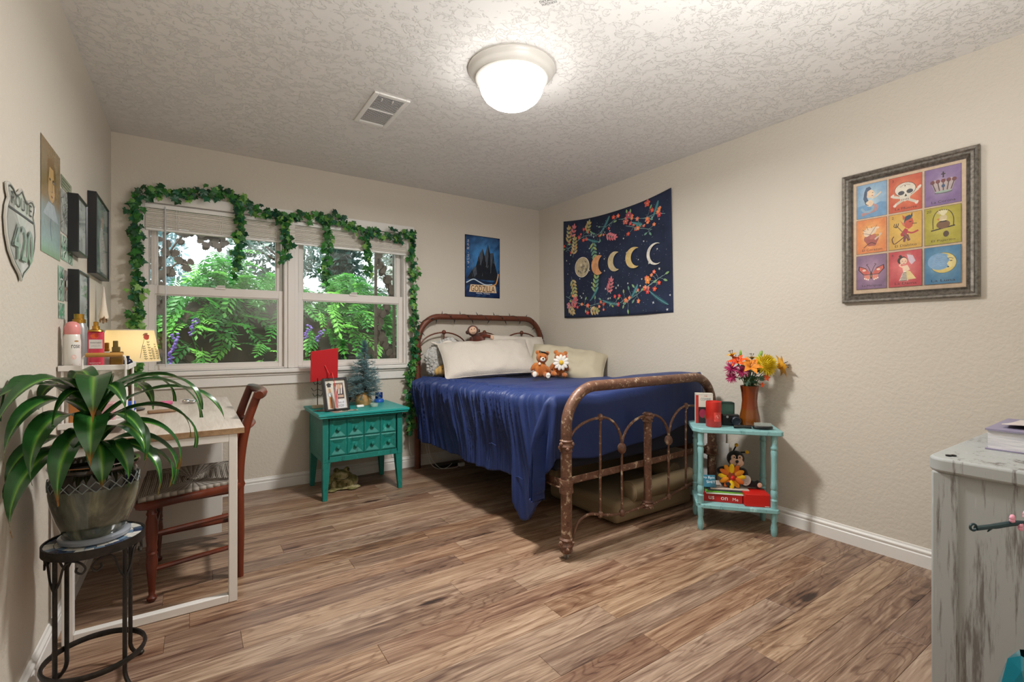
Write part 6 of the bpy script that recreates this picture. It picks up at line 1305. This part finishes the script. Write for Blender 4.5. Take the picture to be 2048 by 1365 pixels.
def flower(name, label, c, face, kind, r, m_, m2=None, group=None):
    t = thing(name, label, 'flower', c, group=group); face = Vector(face).normalized(); a = face.orthogonal().normalized(); b_ = face.cross(a)
    s_ = MB(); stem(s_, Vector(c)-face*.004); s_.build('stem', 'stemgreen', t)
    if kind == 'lily':
        for k in range(6): m = MB(); q = k*PI/3+.3; petal(m, c, face*(.85)+(a*cos(q)+b_*sin(q))*(.75), face, r, r*.56, 1.15); m.build('petal', m_, t)
        for k in range(5): q = k*1.256; m = MB(); e = Vector(c)+face*r*.75+(a*cos(q)+b_*sin(q))*r*.22; m.tube([Vector(c), e], .0008, 4).ell(e, (.0035, .0035, .0022)).build('stamen', 'noseblk', t)
    elif kind == 'mum':
        m = MB()
        for k in range(170):
            ct = 1-1.25*(k/170); q = k*2.39996; st_ = math.sqrt(max(0, 1-ct*ct)); d = face*ct+(a*cos(q)+b_*sin(q))*st_; petal(m, Vector(c)+d*r*.25, d+face*.15, face, r*.82, r*.17, -.5 if ct > .2 else .3)
        stuff(m.build('petals', m_, t)); MB().ell(c, r*.5).build('core', m_, t)
    elif kind == 'spider':
        m = MB()
        for k in range(46):
            ct = rb.uniform(-.1, .95); q = k*2.39996; st_ = math.sqrt(1-ct*ct); d = face*ct+(a*cos(q)+b_*sin(q))*st_; petal(m, Vector(c), d, face, r*rb.uniform(.8, 1.1), r*.15, .35)
        m.build('petal', m_, t)
    elif kind == 'bud': MB().ell((0, 0, 0), (r*.28, r*.28, r), Matrix.Translation(Vector(c)+face*r*.8) @ face.to_track_quat('Z', 'Y').to_matrix().to_4x4(), 12, 10).build('bud', m_, t)
    elif kind == 'small':
        for k in range(5): m = MB(); q = k*1.2566; petal(m, c, face*.6+(a*cos(q)+b_*sin(q)), face, r, r*.6, .5); m.build('petal', m_, t)
    return t
fm = lambda n_, c, c2: mat(n_, c, .5, col2=c2, scale=60, band=(.35, .65))
FO, FR, FY_, FM, FB, FG = fm('orange_petal', '#d9761a', '#eda038'), fm('red_orange_petal', '#d83a12', '#ea6a22'), fm('yellow_petal', '#e3c40c', '#f4e04a'), fm('magenta_petal', '#7d1440', '#b02a62'), fm('bud_green', '#5f8f2e', '#98b84a'), fm('gold_petal', '#cf8a14', '#e6b23c')
for kk in (FO, FR, FY_, FM, FB, FG): M[kk.name] = kk
flower('chrysanthemum', 'large round yellow chrysanthemum in the amber vase', at(.075, .125, -.03), -VF*.75+VR*.25+Vector((0, 0, .5)), 'mum', .072, FY_)
flower('lily', 'orange lily facing forward at the middle of the bouquet', at(-.022, .115, -.05), -VF*.8+Vector((0, 0, .75))-VR*.1, 'lily', .075, FO)
flower('lily', 'golden orange lily reaching far right against the wall', at(.155, .118, -.02), VR*.95-VF*.1+Vector((0, 0, .22)), 'lily', .082, FG)
flower('lily', 'red-orange lily behind on the left of the bouquet', at(-.075, .14, -.01), -VF*.4+Vector((0, 0, .8))-VR*.4, 'lily', .065, FR)
flower('alstroemeria', 'golden alstroemeria at the top left of the bouquet', at(-.095, .178, .02), Vector((0, 0, 1))-VR*.3, 'lily', .048, FG)
flower('alstroemeria', 'golden alstroemeria behind the green bud', at(.03, .16, .03), Vector((0, 0, 1)), 'lily', .045, FG)
flower('spider_mum', 'magenta spider chrysanthemum on the upper left of the bouquet', at(-.115, .105, -.02), -VF*.5-VR*.7+Vector((0, 0, .3)), 'spider', .055, FM)
flower('spider_mum', 'magenta spider chrysanthemum low on the left of the bouquet', at(-.118, .052, -.02), -VF*.6-VR*.7, 'spider', .042, FM)
flower('spider_mum', 'magenta spider chrysanthemum nearest the orange lily', at(-.07, .09, -.05), -VF*.8-VR*.2+Vector((0, 0, .2)), 'spider', .045, FM)
flower('lily_bud', 'tall green lily bud standing above the yellow bloom', at(.052, .148, .0), Vector((0, 0, 1))+VR*.35, 'bud', .040, FB)
flower('lily_bud', 'short green lily bud at the top left centre', at(-.045, .17, .02), Vector((0, 0, 1)), 'bud', .026, FB)
flower('carnation', 'small red carnation under the yellow chrysanthemum', at(.068, .055, -.06), -VF+VR*.2, 'small', .026, FR)
flower('carnation', 'small red carnation at the vase rim', at(.045, .012, -.055), -VF+VR*.3, 'small', .020, FR)
fo = thing('bouquet_greenery', 'grey-green eucalyptus leaves and sprigs filling the bouquet', 'greenery', top); M['euca'] = leafmat('eucalyptus_leaf', '#3f6350', '#7d9f86', .2, .5); M['cream_petal'] = mat('cream_petal', '#d8d2ae', .6)
lm = MB(); petal(lm, (0, 0, 0), (0, 1, 0), (0, 0, 1), 1, .75, .4); lmm = lm.mesh('leaf', M['euca']); lcm = lm.mesh('leaf', M['cream_petal'])
def pl_(p, d, s_, me): piece('leaf', me, fo, Matrix.Translation(p) @ Vector(d).to_track_quat('Y', 'Z').to_matrix().to_4x4() @ Matrix.Rotation(rb.uniform(-1, 1), 4, 'Y') @ Matrix.Scale(s_, 4))
gm = MB()
for k in range(46):
    r_, u_ = rb.uniform(-.085, .085), rb.uniform(.0, .12); p = at(r_*(.45+u_*5), u_, rb.uniform(-.05, .03)); stem(gm, p, .0016); pl_(p, VR*rb.uniform(-1, 1)+Vector((0, 0, rb.uniform(-.3, 1)))-VF*rb.uniform(-.2, .8), rb.uniform(.022, .042), lmm if k % 8 else lcm)
gm.build('sprig_stem', 'stemgreen', fo)
pl_(at(-.045, .005, -.065), Vector((0, 0, 1))+VR*.2, .065, lmm)
def lt(x, y, z, a=0): return SB @ Matrix.Translation((x, y, z)) @ rz_(a)
c_ = onst(-.115, -.060, TZ1); ca = thing('candle_jar', 'red frosted glass candle jar with a rose label on the side table', 'candle', c_)
MB().lathe([(0, 0), (.040, 0), (.0435, .004), (.0435, .148), (.0405, .150), (.0395, .146), (.0395, .08), (0, .078)], n=36, T=Matrix.Translation(c_)).build('jar', mat('red_frosted_glass', '#b3221a', .32, col2='#c8352a', scale=6, Coat_Weight=.2), ca)
def wrapT(c, r, face): return lambda x, y, z: Vector(c)+Vector((cos(face+x/r)*(r+z), sin(face+x/r)*(r+z), y))
A = Art(); A.z = .0004
for i in range(8): A.rect(-.023+.006*i, .035, -.023+.006*(i+1)+.0001, .088, '#d94840')
A.ell(0, .062, .016, .017, '#e87a72'); A.ell(.002, .064, .010, .010, '#f0a59c'); A.curve([(-.008, .06), (0, .07), (.010, .062), (.002, .056)], .002, '#c4342c'); A.line([(-.018, .040), (.02, .046)], .004, '#f2d3cc')
A.build('label', 'print', ca, wrapT(c_, .0437, math.atan2(-.8, -.35)))
cm = thing('camera', 'small black compact camera with round lens on the side table', 'camera', onst(-.01, .0, TZ1)); T = lt(-.012, .01, TZ1, rad(8))
MB().cbox((0, 0, .033), (.098, .036, .066), T).build('body', 'black', cm, bevel=.006); MB().lathe([(.026, 0), (.027, .022), (.022, .026), (.020, .022), (0, .020)], n=24, T=T @ Matrix.Translation((.024, -.017, .030)) @ rx(PI/2)).build('lens', mat('lens_rubber', '#1d2430', .4), cm); MB().lathe([(.0075, 0), (.0075, .003), (0, .003)], n=12, T=T @ Matrix.Translation((-.022, -.018, .052)) @ rx(PI/2)).build('flash_window', 'chrome', cm)
gb = thing('glass_box', 'green tinted glass display box with black edges behind the camera', 'box', onst(-.035, .095, TZ1)); T = lt(-.035, .095, TZ1, rad(4)); X_, Y_, Z_ = .055, .028, .125
MB().cbox((0, 0, Z_/2), (2*X_-.004, 2*Y_-.004, Z_-.004), T).build('pane', mat('green_glass', '#4a6a5c', .08, Transmission_Weight=.45), gb); m = MB()
for sx in (-1, 1):
    for sy in (-1, 1): m.cbox((sx*X_, sy*Y_, Z_/2), (.004, .004, Z_), T)
    for z_ in (.002, Z_): m.cbox((sx*X_, 0, z_), (.004, 2*Y_, .004), T)
for sy in (-1, 1):
    for z_ in (.002, Z_): m.cbox((0, sy*Y_, z_), (2*X_, .004, .004), T)
m.build('edge_frame', mat('dark_green_metal', '#1c3a34', .3, .5), gb)
bk = thing('storage_box', 'upright cream and red card box behind the red candle', 'box', onst(-.165, .06, TZ1)); T = lt(-.155, .055, TZ1, rad(3)); MB().cbox((0, 0, .092), (.10, .042, .184), T).build('box', mat('cream_card', '#d3cdc0', .6), bk, bevel=.001)
A = Art(); A.rect(-.05, .0, .05, .10, '#262222'); A.rect(-.05, 0, -.034, .184, '#b02a24'); A.rect(-.05, .173, .05, .184, '#c9c4ba'); A.text('COMME', .008, .14, .016, '#6d7f8c', w=.06); A.text('THE', .008, .163, .008, '#b4443a', w=.018); A.ell(-.01, .06, .02, .028, '#9a2a48'); A.ell(.02, .04, .02, .02, '#4a6a3a'); A.build('print', 'print', bk, T @ Matrix.Translation((0, -.0214, 0)) @ rx(PI/2))
hb = thing('hairbrush', 'black paddle hairbrush lying bristles up at the table front', 'hairbrush', onst(.10, -.095, TZ1)); T = lt(.115, -.085, TZ1, rad(4))
MB().prism([(.03+.055*cos(q)+(.0), .030*sin(q)) for q in [2*PI*k/24 for k in range(24)]], .004, .018, T).build('paddle', 'black', hb, bevel=.004); MB().tube([T @ Vector(p) for p in ((-.03, 0, .010), (-.07, 0, .011), (-.125, 0, .009))], [.010, .008, .009], 8).build('handle', 'black', hb)
m = MB()
for i in range(11):
    for j in range(7):
        x, y = -.012+.0085*i, -.02+.0066*j
        if ((x-.03)/.05)**2+(y/.026)**2 < 1: m.tube([T @ Vector((x, y, .018)), T @ Vector((x+.002, y, .036))], .0009, 4)
stuff(m.build('bristles', mat('bristle', '#b9bdb4', .4), hb))
# lower shelf
def slab(name, label, cat, x, y, z, sx, sy, sz, a, cover, pages=None, spine=None, group=None):
    t = thing(name, label, cat, SB @ Vector((x, y, z)), group=group); T = lt(x, y, z, a)
    if pages:
        MB().cbox((.003, 0, sz/2), (sx-.006, sy-.008, sz-.004), T).build('pages', pages, t)
        m = MB(); c_ = .0016; m.cbox((0, 0, c_/2), (sx, sy, c_), T); m.cbox((0, 0, sz-c_/2), (sx, sy, c_), T); m.cbox((0, -sy/2+.001, sz/2), (sx, .002, sz), T); m.build('cover', cover, t)
    else: MB().cbox((0, 0, sz/2), (sx, sy, sz), T).build('cover', cover, t, bevel=.002)
    return t, T
M['page'] = mat('page_edge', '#d9d2c2', .8, col2='#c4bba8', scale=200, stretch=(.1, .1, 3)); M['redbook'] = mat('red_book_cover', '#b01a18', .4)
t, T = slab('book', 'thick red book with white letters on its spine, lower shelf', 'book', -.072, .0, TZ0, .225, .165, .046, rad(-2), 'redbook', 'page')
A = Art()
for w_, x in (('us', -.055), ('on', .015), ('Me', .075)): A.text(w_, x, .014, .018, '#e8e0d8')
A.build('spine_letters', 'print', t, T @ Matrix.Translation((0, -.0853, 0)) @ rx(PI/2))
t, T = slab('gift_box', 'bright red card box on the front corner of the lower shelf', 'box', .108, -.055, TZ0, .135, .125, .070, rad(4), mat('red_card', '#c81a12', .45)); A = Art(); A.rect(.038, .003, .062, .006, '#e8dcd4'); A.build('printed_line', 'print', t, T @ Matrix.Translation((0, -.0628, 0)) @ rx(PI/2))
mz = TZ0+.0465
for k, (c, lb, dx_, a) in enumerate((('#d8d6cf', 'white magazine at the bottom of the stack on the red book', -.03, .02), ('#6cb03a', 'lime green magazine in the stack on the lower shelf', -.07, .06), ('#33393f', 'dark magazine in the stack under the plush bee', -.02, -.03), ('#c9b8ac', 'beige magazine at the top of the stack under the plush bee', .0, .05))):
    th_m = .0065; t, T = slab('magazine', lb, 'magazine', -.03+dx_*.25, .0+.008*k, mz, .25-.012*k, .175, th_m, a, mat('magazine_cover_%s' % 'abcd'[k], c, .35), group='magazines on the lower shelf'); mz += th_m+.0006
bkT, T = slab('booklet', 'teal booklet with white lettering leaning on the magazine stack', 'booklet', -.135, -.03, mz+.002, .006, .006, .006, 0, 'page')
T2 = lt(-.148, -.055, mz+.001, rad(5)) @ rx(rad(62)); MB().cbox((0, .035, 0), (.10, .072, .007), T2).build('cover', mat('teal_cover', '#176a82', .4), bkT, bevel=.001); A = Art(); A.z = .0037; A.text('Do Epic', .01, .045, .018, '#e6eef0', w=.075); A.text('SHIT', .022, .022, .015, '#e6eef0', w=.05); A.build('lettering', 'print', bkT, T2)
# plush bee-monkey with sunflower
bz = mz+.002; pb = thing('plush_bee', 'black plush monkey in bee costume hugging a sunflower on the magazines', 'plush toy', onst(.0, .01, bz)); L = Loc(onst(.012, .045, bz), rad(-52))
M['blackplush'] = mat('black_plush', '#141214', .95, bump=.6, bscale=380, bdist=.004, Sheen_Weight=.2)
blob('body', 'blackplush', pb, [L.e(0, 0, .055, .056, .048, .060), L.e(.012, -.006, .158, .050, .043, .048), L.e(-.062, -.015, .085, .038, .020, .022, rot(0, -.3)), L.e(.058, -.025, .075, .022, .022, .040, rot(.4, -.3)), L.e(-.05, -.055, .022, .026, .050, .022, rot(0, 0, .5)), L.e(.075, -.030, .022, .062, .024, .022, rot(0, .1, -.2)), L.e(.130, -.04, .020, .022, .022, .026)], .0048, 3)
blob('face', 'skinplush', pb, [L.e(.014, -.040, .140, .040, .016, .027), L.e(.000, -.036, .168, .018, .012, .019), L.e(.030, -.036, .168, .018, .012, .019)], .0035, 3); MB().ell(L(.014, -.060, .152), (.013, .008, .009)).build('nose', 'black', pb); MB().tube(spline([L(.014, -.058, .146), L(.010, -.058, .132), L(.002, -.056, .126)], 3), .0012, 5).tube(spline([L(-.012, -.053, .134), L(.008, -.058, .124), L(.034, -.053, .132)], 4), .0010, 5).build('mouth', 'noseblk', pb)
for x in (.000, .031): MB().ell(L(x, -.049, .174), (.004, .003, .0055)).build('eye', 'black', pb)
for a0, a1, in (((.000, 0, .20), (.018, 0, .238)), ((.040, 0, .195), (.075, -.005, .200))): MB().tube([L(*a0), L(*a1)], .0048, 8).build('antenna', 'blackplush', pb); MB().ell(L(*a1), .011).build('pompom', mat('gold_pompom', '#d8a520', .9), pb)
MB().grid(lambda u, v: L(.0575*cos(2*PI*u)*(1-.1*v), .049*sin(2*PI*u)*(1-.1*v), .075+.022*v), 28, 4, True).build('stripe', mat('gold_stripe', '#d0901c', .9), pb)
fc = L(-.018, -.085, .068); R3 = L.R
for k in range(12):
    q = 2*PI*k/12; m = MB(); m.ell((0, 0, 0), (.030, .007, .015), Matrix.Translation(fc) @ R3 @ rot(0, -q, 0) @ Matrix.Translation((.046, -.004*(k % 2), 0)), 12, 8); m.build('sunflower_petal', mat('petal_plush_%s' % ('a', 'b', 'c')[k % 3], ('#e8c21c', '#d98a18', '#c9641c')[k % 3], .85) if k < 3 else 'petal_plush_%s' % ('a', 'b', 'c')[k % 3], pb)
    if k < 3: M['petal_plush_%s' % ('a', 'b', 'c')[k]] = bpy.data.materials['petal_plush_%s' % ('a', 'b', 'c')[k]]
MB().ell((0, 0, 0), (.034, .010, .030), Matrix.Translation(fc) @ R3).build('sunflower_disc', mat('brown_plush', '#8a3c18', .9), pb); MB().ell(L(-.014, -.102, .062), (.016, .010, .015)).build('ladybird', mat('red_plush', '#c81818', .5), pb)
blob('foot_pad', 'skinplush', pb, [L.e(.136, -.060, .022, .014, .007, .016)], .003, 2)
A = Art(); A.ell(0, 0, .026, .032, '#c9c6bd', 24)
for k in range(4): A.line([(-.016, .012-.006*k), (.014, .012-.006*k)], .0012, '#8a8780')
A.text('tag', .004, -.022, .007, '#333333'); A.build('hang_tag', 'print', pb, L.M @ Matrix.Translation((.062, -.064, .045)) @ rx(PI/2) @ rz_(-.25))

# ------------------------------------------------ on the desk
DZ = .7415
rk = thing('desk_organizer', 'white two-tier desk organizer with a wooden handle against the left wall', 'organizer', (-.33, 2.6, DZ)); rx0, rx1, ry0, ry1, rzt = -.428, -.215, 2.47, 2.78, .995
MB().box((rx0, ry0, rzt), (rx1, ry1, rzt+.004)).box((rx0, ry0, rzt), (rx1, ry0+.004, rzt+.022)).box((rx0, ry1-.004, rzt), (rx1, ry1, rzt+.022)).box((rx1-.004, ry0, rzt), (rx1, ry1, rzt+.022)).box((rx0, ry0, rzt), (rx0+.004, ry1, rzt+.022)).build('upper_tray', 'whitemetal', rk, bevel=.002)
MB().box((rx0, ry0, DZ+.03), (rx1, ry1, DZ+.034)).box((rx0, ry0, DZ+.03), (rx1, ry0+.004, DZ+.055)).box((rx1-.004, ry0, DZ+.03), (rx1, ry1, DZ+.055)).build('lower_tray', 'whitemetal', rk, bevel=.002)
for x in (rx0+.012, rx1-.012):
    for y in (ry0+.012, ry1-.012): MB().tube([(x, y, DZ), (x, y, rzt)], .0045, 8).build('post', 'whitemetal', rk)
hx0, hx1 = -.355, -.225
MB().tube(spline([(hx0, ry0-.004, rzt-.02), (hx0, ry0-.006, rzt+.045), (hx0+.012, ry0-.006, rzt+.060), (hx0+.03, ry0-.006, rzt+.062)], 4), .0035, 8).tube(spline([(hx1, ry0-.004, rzt-.02), (hx1, ry0-.006, rzt+.045), (hx1-.012, ry0-.006, rzt+.060), (hx1-.03, ry0-.006, rzt+.062)], 4), .0035, 8).build('handle_wire', 'whitemetal', rk)
MB().tube([(hx0+.008, ry0-.006, rzt+.062), (hx0+.012, ry0-.006, rzt+.062), (hx1-.012, ry0-.006, rzt+.062), (hx1-.008, ry0-.006, rzt+.062)], [.007, .0088, .0088, .007], 12).build('handle', mat('handle_wood', '#b8863f', .45), rk)
bz_ = rzt+.0045
def bottle(name, label, cat, x, y, prof, m_, n=28): t = thing(name, label, cat, (x, y, bz_)); MB().lathe(prof, (x, y, bz_), n).build('body', m_, t); return t
M['canwhite'] = mat('white_can', '#dfdcd6', .3); M['cangrey'] = mat('grey_can', '#9a9a9a', .3, .3)
t = bottle('spray_can', 'white aerosol can with round pink cap on the organizer tray', 'spray can', -.392, 2.515, [(0, 0), (.0265, 0), (.0275, .003), (.0275, .128), (.023, .140), (0, .140)], 'canwhite')
MB().lathe([(.0235, .138), (.0245, .142), (.0245, .165), (.021, .180), (.011, .188), (0, .190)], (-.392, 2.515, bz_), 24).build('cap', mat('pink_cap', '#dd8f8c', .3), t)
A = Art(); A.z = .0003; A.text('rose', 0, .085, .013, '#2c2a2a', w=.026); A.ell(.002, .112, .007, .003, '#a8782c'); A.ell(-.006, .05, .008, .010, '#e3c3ba'); A.rect(-.012, .02, .014, .023, '#c46a62')
A.build('label', 'print', t, wrapT((-.392, 2.515, bz_), .0276, rad(-60)))
t = bottle('spray_can', 'grey aerosol can with gold cap behind the pink capped one', 'spray can', -.385, 2.60, [(0, 0), (.028, 0), (.028, .165), (.020, .186), (0, .188)], 'cangrey'); MB().lathe([(.021, .185), (.021, .200), (.016, .202), (.016, .222), (0, .223)], (-.385, 2.60, bz_), 24).build('cap', 'gold', t)
t = thing('body_mist', 'tall pink body mist bottle with white label on the organizer tray', 'bottle', (-.322, 2.515, bz_)); bx_ = (-.322, 2.515)
MB().prism([(bx_[0]+.026*cos(q)*abs(cos(q))**-.35 if abs(cos(q)) > .02 else bx_[0], bx_[1]+.016*sin(q)*(abs(sin(q))**-.35 if abs(sin(q)) > .02 else 0)) for q in [2*PI*(k+.5)/32 for k in range(32)]], bz_, bz_+.150).build('body', mat('pink_liquid_bottle', '#c9294a', .1, col2='#d94a5e', scale=9, Coat_Weight=.6), t, bevel=.004)
MB().lathe([(.026, .150), (.024, .156), (.012, .160), (.0115, .162), (.0115, .172), (.008, .173), (.008, .188), (.005, .190), (0, .190)], (*bx_, bz_), 20).build('pump', 'gold', t)
A = Art(); A.rect(-.019, .082, .022, .118, '#d5d0cc'); A.text('watermelon', .0015, .103, .007, '#2e2a2e', w=.034); A.text('perfume mist', .0015, .09, .005, '#6a6468', w=.026); A.ell(-.002, .132, .013, .010, '#d8542a'); A.ell(.004, .135, .006, .009, '#b8321e'); A.text('FINE FRAGRANCE MIST', 0, .022, .005, '#efd8d8', w=.034); A.text('PARIS', 0, .014, .005, '#efd8d8', w=.02)
A.build('label', 'print', t, Matrix.Translation((bx_[0], bx_[1]-.0168, bz_)) @ rx(PI/2))
t = thing('perfume_bottle', 'amber brown square perfume bottle with stepped cap on the organizer tray', 'bottle', (-.262, 2.56, bz_)); MB().cbox((-.262, 2.56, bz_+.034), (.044, .028, .068)).build('body', mat('amber_bottle', '#5d431c', .1, col2='#8a672c', scale=7, Coat_Weight=.5), t, bevel=.004); MB().cbox((-.264, 2.56, bz_+.078), (.026, .02, .020)).cbox((-.266, 2.56, bz_+.100), (.016, .016, .026)).build('cap', mat('olive_gold_cap', '#7a6a3c', .35, .5), t, bevel=.002)
t = thing('perfume_bottle', 'pale frosted perfume bottle with gold cap left of the amber one', 'bottle', (-.30, 2.60, bz_)); MB().cbox((-.30, 2.60, bz_+.034), (.026, .026, .068)).build('body', mat('frosted_bottle', '#d0cdc4', .3), t, bevel=.003); MB().cbox((-.30, 2.60, bz_+.074), (.020, .02, .012)).cbox((-.298, 2.60, bz_+.092), (.014, .014, .026)).build('cap', 'gold', t, bevel=.002)
t = thing('perfume_bottle', 'small dark round perfume bottle at the tray corner by the lamp', 'bottle', (-.235, 2.66, bz_)); MB().ell((-.235, 2.66, bz_+.018), (.017, .017, .018)).lathe([(.006, .034), (.006, .046), (0, .047)], (-.235, 2.66, bz_), 12).build('body', mat('navy_bottle', '#1b2238', .15), t)
for x, y, sx, sy, h_, c, lb in ((-.37, 2.56, .07, .08, .10, '#b8763c', 'orange-brown carton on the lower tray of the desk organizer'), (-.29, 2.54, .05, .05, .085, '#cfa0a2', 'pink cosmetic jar on the lower tray of the desk organizer'), (-.27, 2.70, .06, .06, .13, '#e3ddd2', 'tall cream carton at the back of the lower organizer tray')):
    t = thing('cosmetic_box', lb, 'box', (x, y, DZ+.035)); MB().cbox((x, y, DZ+.0345+h_/2), (sx, sy, h_)).build('carton', mat('carton_%d' % int(h_*1000), c, .5), t, bevel=.004)
lp = thing('desk_lamp', 'lit table lamp with cream pressed flower shade on the desk', 'lamp', (-.275, 3.2, DZ)); lx, ly = -.272, 3.20
MB().lathe([(0, 0), (.06, 0), (.062, .008), (.03, .018), (.010, .03), (.008, .10), (.014, .12), (.008, .14), (.008, .30), (0, .30)], (lx, ly, DZ), 24).build('base', mat('bronze_lamp', '#4a3c2e', .4, .6), lp)
m, n = newmat('lamp_shade'); n.set(Base_Color=lin('#efe2bd'), Roughness=.8); tl_ = n.n('BsdfTranslucent', {'Color': lin('#f3e2b4')}); n.t.links.new(n.n('MixShader', {0: .55, 1: n.p.outputs[0], 2: tl_}), n.out.inputs[0])
S0, S1, z0_, z1_ = .128, .100, 1.000, 1.165
MB().grid(lambda u, v: (lx+(S0+(S1-S0)*v)*cos(2*PI*u), ly+(S0+(S1-S0)*v)*sin(2*PI*u), z0_+(z1_-z0_)*v), 48, 3, True).build('shade', m, lp)
for z_, r_ in ((z0_, S0), (z1_, S1)): MB().tube([(lx+r_*cos(2*PI*k/48), ly+r_*sin(2*PI*k/48), z_) for k in range(48)], .0022, 5, closed=True).build('shade_trim', 'linen', lp)
def coneT(face): return lambda x, y, z: (lambda r: Vector((lx+cos(face+x/.115)*(r+z), ly+sin(face+x/.115)*(r+z), z0_+y)))(S0+(S1-S0)*y/(z1_-z0_))
A = Art(); A.z = .0012; rl = random.Random(3); A.curve([(-.03, .02), (-.02, .07), (-.005, .118)], .0018, '#5a4a3a'); A.ell(.008, .128, .016, .014, '#b5442c'); A.leaf(-.012, .138, .3, .034, .012, '#8a5a2a'); A.leaf(.0, .14, -.2, .03, .010, '#a03a26')
for x0_, L_ in ((-.006, .075), (.018, .10), (.036, .06), (.058, .085), (.072, .05)):
    A.line([(x0_, .008), (x0_-.006, .008+L_)], .001, '#55683a')
    for k in range(7): y_ = .014+L_*k/7; A.leaf(x0_-.006*k/7, y_, 2.5, .010, .004, '#4f6238'); A.leaf(x0_-.006*k/7, y_, .6, .010, .004, '#5d4a3a')
A.build('pressed_flower', 'print', lp, coneT(rad(-52)))
b_ = light('lamp_bulb', 'POINT', (lx, ly, 1.085), DESK_EMIT, (1, .84, .62), shadow_soft_size=.03); b_.parent = lp; b_.location = (lx-lp.location.x, ly-lp.location.y, 1.085-DZ)
MB().ell((lx, ly, 1.085), (.028, .028, .04)).build('bulb', glassmat('bulb_glass', (1, .95, .85, 1)), lp)
def desk_item(name, label, cat, x, y, sx, sy, h_, c, a=0, bev=.002): t = thing(name, label, cat, (x, y, DZ)); MB().cbox((0, 0, h_/2), (sx, sy, h_), Matrix.Translation((x, y, DZ+.0005)) @ rz_(a)).build('body', mat(name+'_'+cat.replace(' ', '_'), c, .45), t, bevel=bev); return t
desk_item('notebook', 'cobalt blue notebook standing behind the plant on the desk', 'notebook', -.255, 2.86, .06, .012, .085, '#1f4fae', .3)
desk_item('trinket_box', 'small pink trinket box near the far desk edge', 'box', -.13, 3.36, .07, .03, .022, '#c8608a', .4, .008)
desk_item('pencil_case', 'flat tan pencil case lying on the desk under the plant leaves', 'case', -.13, 3.02, .12, .035, .016, '#8f6f52', .2, .006)
t = thing('trinket_dish', 'small shiny trinket at the far right of the desk top', 'trinket', (-.02, 3.36, DZ)); MB().ell((-.03, 3.36, DZ+.014), (.022, .016, .013)).ell((.0, 3.35, DZ+.010), (.018, .014, .010)).build('body', 'chrome', t)

# ------------------------------------------------ on and before the dresser
t = thing('book', 'thick white paged book lying on the whitewashed dresser', 'book', (2.20, .30, ZD)); T = Matrix.Translation((2.17, .30, ZD+.0006)) @ rz_(rad(1))
MB().cbox((0, 0, .030), (.30, .21, .056), T).build('pages', mat('white_pages', '#c9c8ce', .7, col2='#e0dfe2', scale=160, stretch=(.1, .1, 2)), t); MB().cbox((-.002, 0, .0015), (.31, .22, .003), T).cbox((-.002, 0, .0605), (.31, .22, .005), T).build('cover', mat('lilac_cover', '#8d87a0', .5), t)
t = thing('magazine', 'curling pale magazine lying on the white book', 'magazine', (2.24, .28, ZD+.064)); MB().grid(lambda u, v: (2.06+.24*u, .19+.19*v, ZD+.066+.010*(1-u)**2*1.2+.004*sin(v*4)), 12, 8).build('cover', mat('pale_cover', '#c7bdb8', .5), t, solid=.004)
t = thing('earring', 'tiny dark earring lying on the dresser corner', 'earring', (1.80, .44, ZD)); MB().lathe([(.003, 0), (.007, .001), (.007, .004), (.003, .005)], (1.800, .440, ZD), 12).lathe([(.003, 0), (.007, .001), (.007, .004), (.003, .005)], (1.812, .432, ZD), 12).build('hoop', 'black', t)
tv = thing('faceted_vase', 'dark teal faceted glass floor vase at the lower right corner', 'vase', (1.345, .195, 0)); m, n = newmat('teal_glass'); n.set(Base_Color=lin('#1b6a78'), Roughness=.08, Coat_Weight=.6); M['tealglass'] = m
vx, vy = 1.345, .195; m = MB(); lv = [(.058, 0), (.08, .13), (.086, .27), (.070, .40), (.044, .492), (.030, .511)]; vs = []
for i, (r_, z_) in enumerate(lv): vs += [(vx+r_*cos(2*PI*(k+.5*(i % 2))/7), vy+r_*sin(2*PI*(k+.5*(i % 2))/7), .0005+z_) for k in range(7)]
fs = []
for i in range(5):
    for k in range(7):
        a, b2 = i*7+k, i*7+(k+1) % 7; c2, d2 = (i+1)*7+k, (i+1)*7+(k+1) % 7
        fs += [(a, b2, c2), (b2, d2, c2)] if i % 2 == 0 else [(a, b2, d2), (a, d2, c2)]
m.add(vs, fs+[tuple(reversed(range(7)))]).build('body', 'tealglass', tv, smooth=False)
br = thing('blossom_branch', 'dark teal wire branch with pink blossoms and a looped tip before the dresser', 'branch', (1.345, .195, .40)); M['tealwire'] = mat('teal_wire', '#12343a', .45)
MB().tube(spline([(1.345, .195, .40), (1.352, .19, .55), (1.37, .175, .68), (1.36, .19, .755), (1.31, .215, .772), (1.265, .243, .767), (1.232, .262, .764)], 8), [.006]*20+[.005]*21+[.0045]*8, 8).build('branch', 'tealwire', br)
MB().tube([(1.228+.006*cos(q)*.8, .2645-.006*cos(q)*.55, .766+.006*sin(q)) for q in [2*PI*k/14 for k in range(14)]], .0022, 6, closed=True).tube([(1.262, .245, .766), (1.252, .25, .757)], [.003, .001], 5).build('loop', 'tealwire', br)
for x, y, z_ in ((1.292, .224, .781), (1.315, .21, .788), (1.305, .215, .766)):
    for k in range(5): q = k*1.2566; m = MB(); m.ell((x+.004*cos(q), y, z_+.004*sin(q)), (.0045, .004, .0045), nu=8, nv=6); m.build('blossom', mat('pink_petal', '#e7a0b6', .5) if 'pink_petal' not in bpy.data.materials else bpy.data.materials['pink_petal'], br)
